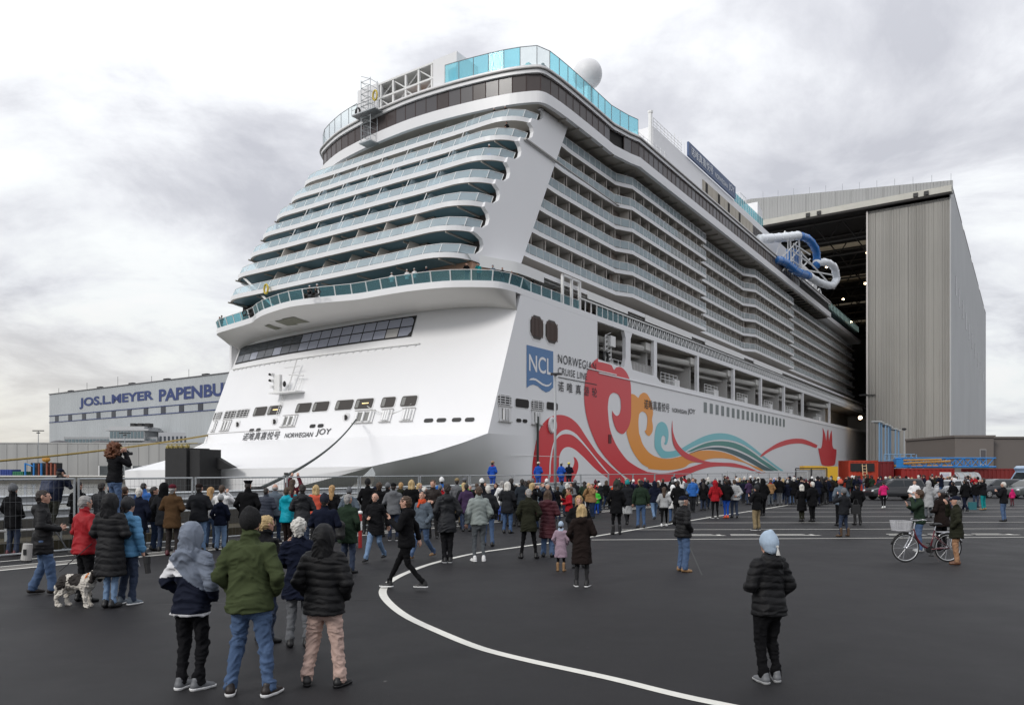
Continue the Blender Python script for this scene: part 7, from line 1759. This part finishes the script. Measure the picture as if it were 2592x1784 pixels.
# vehicles
def car(name, label, x, y, rz, L, W, H, col, kind='van', cat='car', belt=.98):
    t = thing(name, label, cat, (x, y, 0), rz)
    BM = mat('car_paint_%d_%d_%d' % tuple(int(c * 1000) for c in col), col, .28, coat=.8); GLS = mat('car_glass', (.02, .025, .028), .06); TY = mat('tyre_rubber', (.014, .014, .014), .8); AL = mat('alloy_rim', (.62, .63, .64), .3, metal=.6)
    h = L / 2
    if kind == 'van': lower = [(-h, .28), (-h, .66), (-h + .12, .82), (-h + .85, 1.0), (h - .05, 1.02), (h, .75), (h, .30)]; green = [(-h + .72, .98), (-h + 1.75, H - .04), (-h + 2.1, H), (h - .35, H - .02), (h - .06, .98)]
    elif kind == 'hatch': lower = [(-h, .26), (-h, .60), (-h + .15, .74), (-h + 1.0, .92), (h - .05, .96), (h, .7), (h, .28)]; green = [(-h + .95, .90), (-h + 1.75, H - .05), (-h + 2.2, H), (h - .75, H - .04), (h - .1, .92)]
    else: lower = [(-h, .40), (-h, 1.0), (-h + .2, 1.15), (-h + .9, 1.35), (h - .02, 1.40), (h, 1.0), (h, .40)]; green = [(-h + .7, 1.32), (-h + 1.3, 2.2), (-h + 1.1, 2.5), (-h + 1.4, H), (h - .2, H), (h - .02, 1.36)]
    def solid(poly, hw0, hw1, z0, z1):
        n = len(poly); b = MB(); vs = []
        for s in (-1, 1):
            for px_, pz in poly: k = min(1, max(0, (pz - z0) / max(1e-6, z1 - z0))); vs.append((px_, s * (hw0 + (hw1 - hw0) * k), pz))
        fs = [tuple(range(n)), tuple(range(n, 2 * n))[::-1]] + [(i, n + i, n + (i + 1) % n, (i + 1) % n) for i in range(n)]
        b.add(vs, fs); return b
    def bev(b, nm, m, w):
        me = b.mesh(nm, m); bm = bmesh.new(); bm.from_mesh(me); bmesh.ops.recalc_face_normals(bm, faces=bm.faces); bmesh.ops.bevel(bm, geom=bm.edges[:] , offset=w, segments=2, profile=.6, affect='EDGES'); bm.to_mesh(me); bm.free(); me.polygons.foreach_set('use_smooth', [True] * len(me.polygons)); return link(nm, me, t)
    bev(solid(lower, W / 2, W / 2 - .02, .3, 1.0), 'body', BM, .06)
    zb, zt = green[0][1], H
    bev(solid(green, W / 2 - .05, W / 2 - (.24 if kind != 'camper' else .08), zb, zt), 'cabin', BM, .05)
    gw = lambda z: (W / 2 - .05) + ((W / 2 - (.24 if kind != 'camper' else .08)) - (W / 2 - .05)) * (z - zb) / (zt - zb)
    def sidewin(pts, nm='side_window'):
        for s in (-1, 1): flat_poly([(a, s * (gw(z) + .012), z) for a, z in pts], nm, GLS, t)
    if kind in ('van', 'hatch'):
        z0, z1 = zb + .08, zt - .14; x0, x1 = green[0][0], green[-1][0]; xt0, xt1 = green[1][0], green[-2][0]
        fx = lambda z: x0 + (xt0 - x0) * (z - zb) / (green[1][1] - zb); rx_ = lambda z: x1 + (xt1 - x1) * (z - zb) / (green[-2][1] - zb)
        c1 = x0 + (x1 - x0) * .50; c2 = x0 + (x1 - x0) * .78
        sidewin([(fx(z0) + .25, z0), (c1 - .05, z0), (c1 - .05, z1), (fx(z1) + .18, z1)]); sidewin([(c1 + .05, z0), (c2 - .04, z0), (c2 - .04, z1), (c1 + .05, z1)]); sidewin([(c2 + .04, z0), (rx_(z0) - .12, z0), (rx_(z1) - .14, z1), (c2 + .04, z1)])
        flat_poly([(fx(z0) - .02, -gw(z0) + .12, z0), (fx(z0) - .02, gw(z0) - .12, z0), (fx(z1) - .02, gw(z1) - .12, z1), (fx(z1) - .02, -gw(z1) + .12, z1)], 'windscreen', GLS, t)
    else:
        sidewin([(-h + .95, 1.5), (-h + 1.75, 1.5), (-h + 1.75, 2.15), (-h + 1.35, 2.15)]); sidewin([(-h + 2.3, 1.65), (-h + 3.3, 1.65), (-h + 3.3, 2.2), (-h + 2.3, 2.2)]); sidewin([(-h + 4.1, 1.8), (-h + 4.6, 1.8), (-h + 4.6, 2.25), (-h + 4.1, 2.25)])
        flat_poly([(-h + .76, -.8, 1.42), (-h + .76, .8, 1.42), (-h + 1.22, .75, 2.1), (-h + 1.22, -.75, 2.1)], 'windscreen', GLS, t)
        b = MB(); b.box(-h + 2.4, -.7, H, -h + 4.6, .7, H + .16); b.build('roof_box', WHITE_M, t)
    r = .33 if kind != 'camper' else .36
    for wx in (-h + .85, h - .85):
        for s in (-1, 1):
            b = MB(); b.bar((wx, s * (W / 2 - .2), r), (wx, s * (W / 2 + .01), r), r, 20); ty = b.build('wheel', TY, t)
            b = MB(); b.bar((wx, s * (W / 2 + .005), r), (wx, s * (W / 2 + .02), r), r * .68, 14); rm = b.build('rim', AL, ty)
            b = MB()
            for k in range(5): a = 6.283 * k / 5; b.bar((wx + math.cos(a) * r * .42 , s * (W / 2 + .022), r + math.sin(a) * r * .42), (wx + math.cos(a) * r * .42, s * (W / 2 + .026), r + math.sin(a) * r * .42), r * .13, 6)
            b.build('rim_opening', BLACKP, ty)
    for s in (-1, 1):
        b = MB(); b.sphere((-h + .12, s * (W / 2 - .25), .70 if kind != 'camper' else .95), (.14, .2, .1), 10, 6); b.build('headlight', mat('headlight_glass', (.7, .72, .75), .1), t, smooth=True)
        b = MB(); b.cbox((h - .03, s * (W / 2 - .1), .95 if kind != 'camper' else 1.3), (.1, .14, .3)); b.build('tail_light', mat('tail_light_red', (.3, .01, .01), .2), t)
    for s in (-1, 1): b = MB(); b.cbox((-h + .95, s * (W / 2 + .1), zb + .08), (.12, .2, .14)); b.build('mirror', BM, t)
    return t
car('minivan', 'black minivan parked sideways behind the pink jacket', 29.8, 58.5, R(3), 4.3, 1.76, 1.66, (.010, .011, .013), 'van', 'minivan')
car('parked_car', 'silver hatchback partly hidden behind the dark estate', 38.6, 66, R(18), 4.1, 1.75, 1.50, (.45, .46, .48), 'hatch')
car('parked_car', 'dark blue-black car between the silver hatchback and the motorhome', 40.8, 63.5, R(12), 4.4, 1.78, 1.58, (.014, .018, .026), 'van')
car('parked_car', 'grey-green estate car at the right edge before the motorhome', 43.0, 62, R(14), 4.6, 1.8, 1.55, (.075, .085, .085), 'van')
car('parked_car', 'dark green small car cut off by the right edge', 43.2, 57, R(8), 3.9, 1.7, 1.48, (.018, .03, .03), 'hatch')
car('parked_car', 'white car far behind the long pale grey coat', 37.0, 72, R(10), 4.2, 1.75, 1.5, (.6, .6, .62), 'hatch')
car('motorhome', 'pale blue motorhome with white roof box at the right edge', 51.5, 73, R(8), 6.6, 2.1, 2.75, (.30, .42, .58), 'camper', 'motorhome')
# red containers
def container(name, lb, x, y, rz, L, H, col, ladder_=False, open_=False):
    t = thing(name, lb, 'container', (x, y, 0), rz); RM = mat('container_paint_%d_%d' % (int(col[0] * 1000), int(col[1] * 1000)), col, .55, var=.2, vscale=1.2)
    b = MB(); b.box(0, 0, .15, L, 2.4, H); b.build('shell', RM, t)
    for i in range(int(L / .5)): b = MB(); b.box(.12 + .5 * i, -.05, .3, .36 + .5 * i, 0, H - .15); b.build('corrugation', RM, t)
    for (a, c) in ((0, .12), (L - .12, L)): b = MB(); b.box(a, -.07, 0, c, 2.45, H + .02); b.build('corner_frame', RM, t)
    b = MB(); b.box(0, -.07, H - .14, L, .0, H + .03); b.box(0, -.07, 0, L, 0, .2); b.build('rail', RM, t)
    return t
RC = (.28, .018, .014)
c1 = container('red_container', 'tall red container with a pale ladder leaning on it', 38.1, 85, R(2), 3.4, 3.4, (.42, .04, .015))
b = MB()
for s in (0, .45): b.bar((1.5 + s, -.6, 0), (1.5 + s, -.12, 3.0), .05, 5)
for k in range(9): b.bar((1.5, -.6 + .053 * k, .33 * k + .15), (1.95, -.6 + .053 * k, .33 * k + .15), .04, 4)
tag(b.build('leaning_ladder', mat('pale_orange_ladder', (.6, .42, .25), .6), None, loc=(38.1, 85, 0)), 'pale wooden ladder leaning against the tall red container', 'ladder')
b = MB(); b.box(38.3, 84.9, 2.2, 41.0, 84.95, 3.1); tag(b.build('container_netting', BLACKP, None), 'dark netting strip across the top of the tall red container', 'netting')
container('red_container', 'deep red container right of the one with the ladder', 41.6, 85.5, R(2), 1.9, 3.3, (.16, .012, .014))
c3 = container('red_container', 'long red container with a white notice under the blue gangway', 43.8, 84.5, R(2), 6.1, 2.5, RC)
b = MB(); b.box(4.4, -.09, 1.5, 5.7, -.06, 2.1); nb = b.build('notice_board', WHITE_M, c3)
for k in range(3): b = MB(); b.box(4.5, -.1, 1.62 + .15 * k, 5.5, -.092, 1.68 + .15 * k); b.build('notice_line', mat('notice_print', (.3, .3, .5), .6), nb)
container('red_container', 'weathered red container at the far end of the row', 53.6, 87, R(2), 6.1, 2.5, (.20, .02, .018))
tk = thing('storage_tank', 'grey ribbed tank between two red containers', 'tank', (50.4, 85, 0)); b = MB(); b.bar((0, 1, 1.1), (2.8, 1, 1.1), 1.0, 16); b.build('tank_body', STEEL, tk)
for k in range(4): b = MB(); b.bar((.3 + .7 * k, 1, 1.1), (.42 + .7 * k, 1, 1.1), 1.05, 16); b.build('tank_band', GREY_P, tk)
# blue gangway on the containers and blue frames with tall poles
BLU = mat('bright_blue_steel', (.02, .19, .50), .45); BLG = mat('pale_blue_steel', (.16, .28, .42), .5)
gw_ = thing('gangway', 'bright blue lattice gangway lying across the red containers', 'gangway', (43.6, 85.2, 2.6), R(2))
b = MB()
for y_ in (0, 1.2):
    b.bar((0, y_, .1), (11.6, y_, .1), .1, 4); b.bar((.6, y_, 1.1), (11.6, y_, 1.1), .08, 4)
    for k in range(12): b.bar((.6 + .9 * k, y_, .1 if k % 2 else 1.1), (1.5 + .9 * k, y_, 1.1 if k % 2 else .1), .06, 4); b.bar((.6 + .9 * k, y_, .1), (.6 + .9 * k, y_, 1.1), .04, 4)
b.build('lattice', BLU, gw_)
b = MB(); b.prism([(0, 0), (6.5, 0), (6.5, 1.2), (0, 1.2)], .15, .35); b.bar((.8, -.1, .5), (6.2, -.1, .75), .12, 5); b.bar((.8, -.1, .85), (5.2, -.1, .95), .1, 5); b.build('folded_hose', mat('ochre_hose', (.45, .25, .07), .7), gw_)
b = MB(); b.prism([(0, -.05), (1.3, -.05), (1.3, 1.25), (.3, 1.25)], 0, 1.0); b.build('end_plate', BLU, gw_)
for i, px_ in enumerate((2226, 2234, 2247, 2257, 2261, 2268, 2284, 2295)):
    p = wpx(px_, 1100, 100); hp = 2.25 + (1191.5 - (1068 + (px_ - 2226) * .29)) / 1900 * 100
    m = thing('gantry_pole', ['first', 'second', 'third', 'fourth', 'fifth', 'sixth', 'seventh', 'eighth'][i] + ' blue pole from the left in the row by the tower', 'pole', (p.x, p.y + .3 * i, 0), 0, 'tall blue poles by the hall tower')
    b = MB(); b.bar((0, 0, 0), (0, 0, hp), .115, 8); b.build('pole', BLG, m); b = MB(); b.cbox((-.4, 0, hp + .08), (1.3, .35, .16)); b.build('pole_head', mat('pale_pole_head', (.4, .42, .42), .5), m)
fr2 = thing('scaffold', 'blue steel scaffold frame below the row of tall poles', 'scaffold', (48.6, 98, 0))
b = MB()
for x_ in np.arange(0, 4.2, .7): b.bar((x_, 0, 0), (x_, 0, 4.4), .08, 4)
for z_ in (2.9, 3.6, 4.4): b.bar((0, 0, z_), (4.0, 0, z_), .06, 4)
for k in range(4): b.bar((1.0 + k * .8, -.2, 4.2), (4.0 + k * .9, -.2, .8), .05, 4)
b.build('bars', BLG, fr2)
lp2 = thing('lamp_post', 'thin grey lamp post in front of the hall\'s grey tower', 'lamp post', (51.2, 98, 0)); b = MB(); b.bar((0, 0, 0), (0, 0, 7.6), .08, 6); b.build('pole', STEEL, lp2); b = MB(); b.sphere((0, 0, 7.7), (.3, .3, .18), 8, 5); b.build('lamp_head', BLACKP, lp2)
# yellow dock post, mesh cage and small crane things near the hull
yp = thing('yellow_dock_post', 'big yellow steel post standing below the red flame emblem', 'dock post', (31.6, 74.5, 0)); YEL = mat('yellow_steel', (.62, .36, .02), .5, var=.1, vscale=2)
b = MB(); b.box(-.65, 0, 0, .75, 1.4, 2.7); b.build('post', YEL, yp); b = MB(); b.box(-2.6, .1, 2.3, -.65, 1.2, 2.75); b.build('arm', YEL, yp)
mc = thing('mesh_cage', 'grey mesh cage store left of the yellow dock post', 'cage', (27.2, 72, 0))
b = MB()
for x_ in (0, 1.5, 3.0): b.bar((x_, 0, 0), (x_, 0, 2.5), .06, 4)
for z_ in (.1, 1.3, 2.5): b.bar((0, 0, z_), (3.0, 0, z_), .05, 4)
b.build('cage_frame', BLACKP, mc); b = MB(); b.box(.05, .1, .1, 2.95, .15, 2.4); b.build('cage_panel', mat('grey_net', (.30, .30, .30), .8, var=.5, vscale=6), mc)
sc_ = thing('steel_platform', 'low grey steel platform with railings at the ship\'s side', 'platform', (19.5, 68, 0), R(20))
b = MB(); b.box(0, 0, 1.0, 9, 1.2, 1.15); b.build('deck', STEEL, sc_)
b = MB()
for x_ in np.arange(0, 9.1, 1.5): b.bar((x_, 0, 0), (x_, 0, 2.2), .04, 4)
for z_ in (1.6, 2.2): b.bar((0, 0, z_), (9, 0, z_), .03, 4)
b.build('railing', STEEL, sc_)
# clutter on the far bank
for (x0, x1, y0, y1, col, nm, lb) in ((78, 138, 1171, 1203, (.012, .012, .014), 'site_container', 'black site container on the far bank behind the stepladder'), (0, 31, 1188, 1204, (.02, .05, .24), 'waste_skip', 'blue skip on the far bank at the left edge'), (32, 58, 1193, 1204, (.02, .16, .08), 'waste_skip', 'green skip on the far bank next to the blue one')):
    p = wpx(x0, 0, 282); q = wpx(x1, 0, 282); z1 = 2.25 + (1191.5 - y0) / 1900 * 282
    t = thing(nm, lb, 'skip' if 'skip' in nm else 'container', (p.x, 282, 0)); Wd = q.x - p.x; m_ = mat('bank_paint_%d%d%d' % tuple(int(c * 100) for c in col), col, .6)
    b = MB(); b.box(0, 0, 0, Wd, 5, z1); b.build('shell', m_, t)
    for k in range(int(Wd / .9)): b = MB(); b.box(.2 + .9 * k, -.12, .3, .6 + .9 * k, 0, z1 - .2); b.build('rib', m_, t)
bf = thing('blue_scaffold', 'blue lifting frame with orange tank on the far bank', 'frame', (wpx(64, 0, 280).x, 280, 0))
b = MB()
for x_ in (0, 3.2, 6.0): b.bar((x_, 0, 0), (x_, 0, 5.2), .35, 5)
b.bar((0, 0, 5.0), (3.2, 0, 3.8), .25, 4); b.build('blue_posts', BLU, bf)
b = MB()
for x_ in (4.5, 7.5, 9.0, 10.5): b.bar((x_, 1, 0), (x_, 1, 4.4 + (x_ % 2)), .4, 5)
b.build('red_posts', mat('dull_red_steel', (.25, .07, .04), .6), bf); b = MB(); b.sphere((7.5, .5, 6.5), (1.6, 1, 1.1), 10, 6); b.build('orange_tank', mat('orange_tank_paint', (.45, .22, .03), .6), bf)
# blue harbour crane mast beyond the stern
cm = thing('crane_mast', 'tip of a blue lattice crane mast behind the port balconies', 'crane', (-40.6, 130, 1.0)); 
b = MB(); zt = 46.0; base = 36
for k, (a, c) in enumerate(((-1, -1), (1, -1), (1, 1), (-1, 1))): b.bar((a * 1.1, c * 1.1, 0), (a * .1, c * .1, 44), .16, 4)
for z_ in range(0, 43, 2):
    s0 = 1.1 - z_ * .0227; s1 = 1.1 - (z_ + 2) * .0227
    for (a, c), (e, f) in (((-1, -1), (1, -1)), ((1, -1), (1, 1)), ((1, 1), (-1, 1)), ((-1, 1), (-1, -1))): b.bar((a * s0, c * s0, z_), (e * s1, f * s1, z_ + 2), .07, 4); b.bar((a * s0, c * s0, z_), (e * s0, f * s0, z_), .06, 4)
b.build('lattice', mat('navy_blue_steel', (.015, .04, .14), .5), cm)
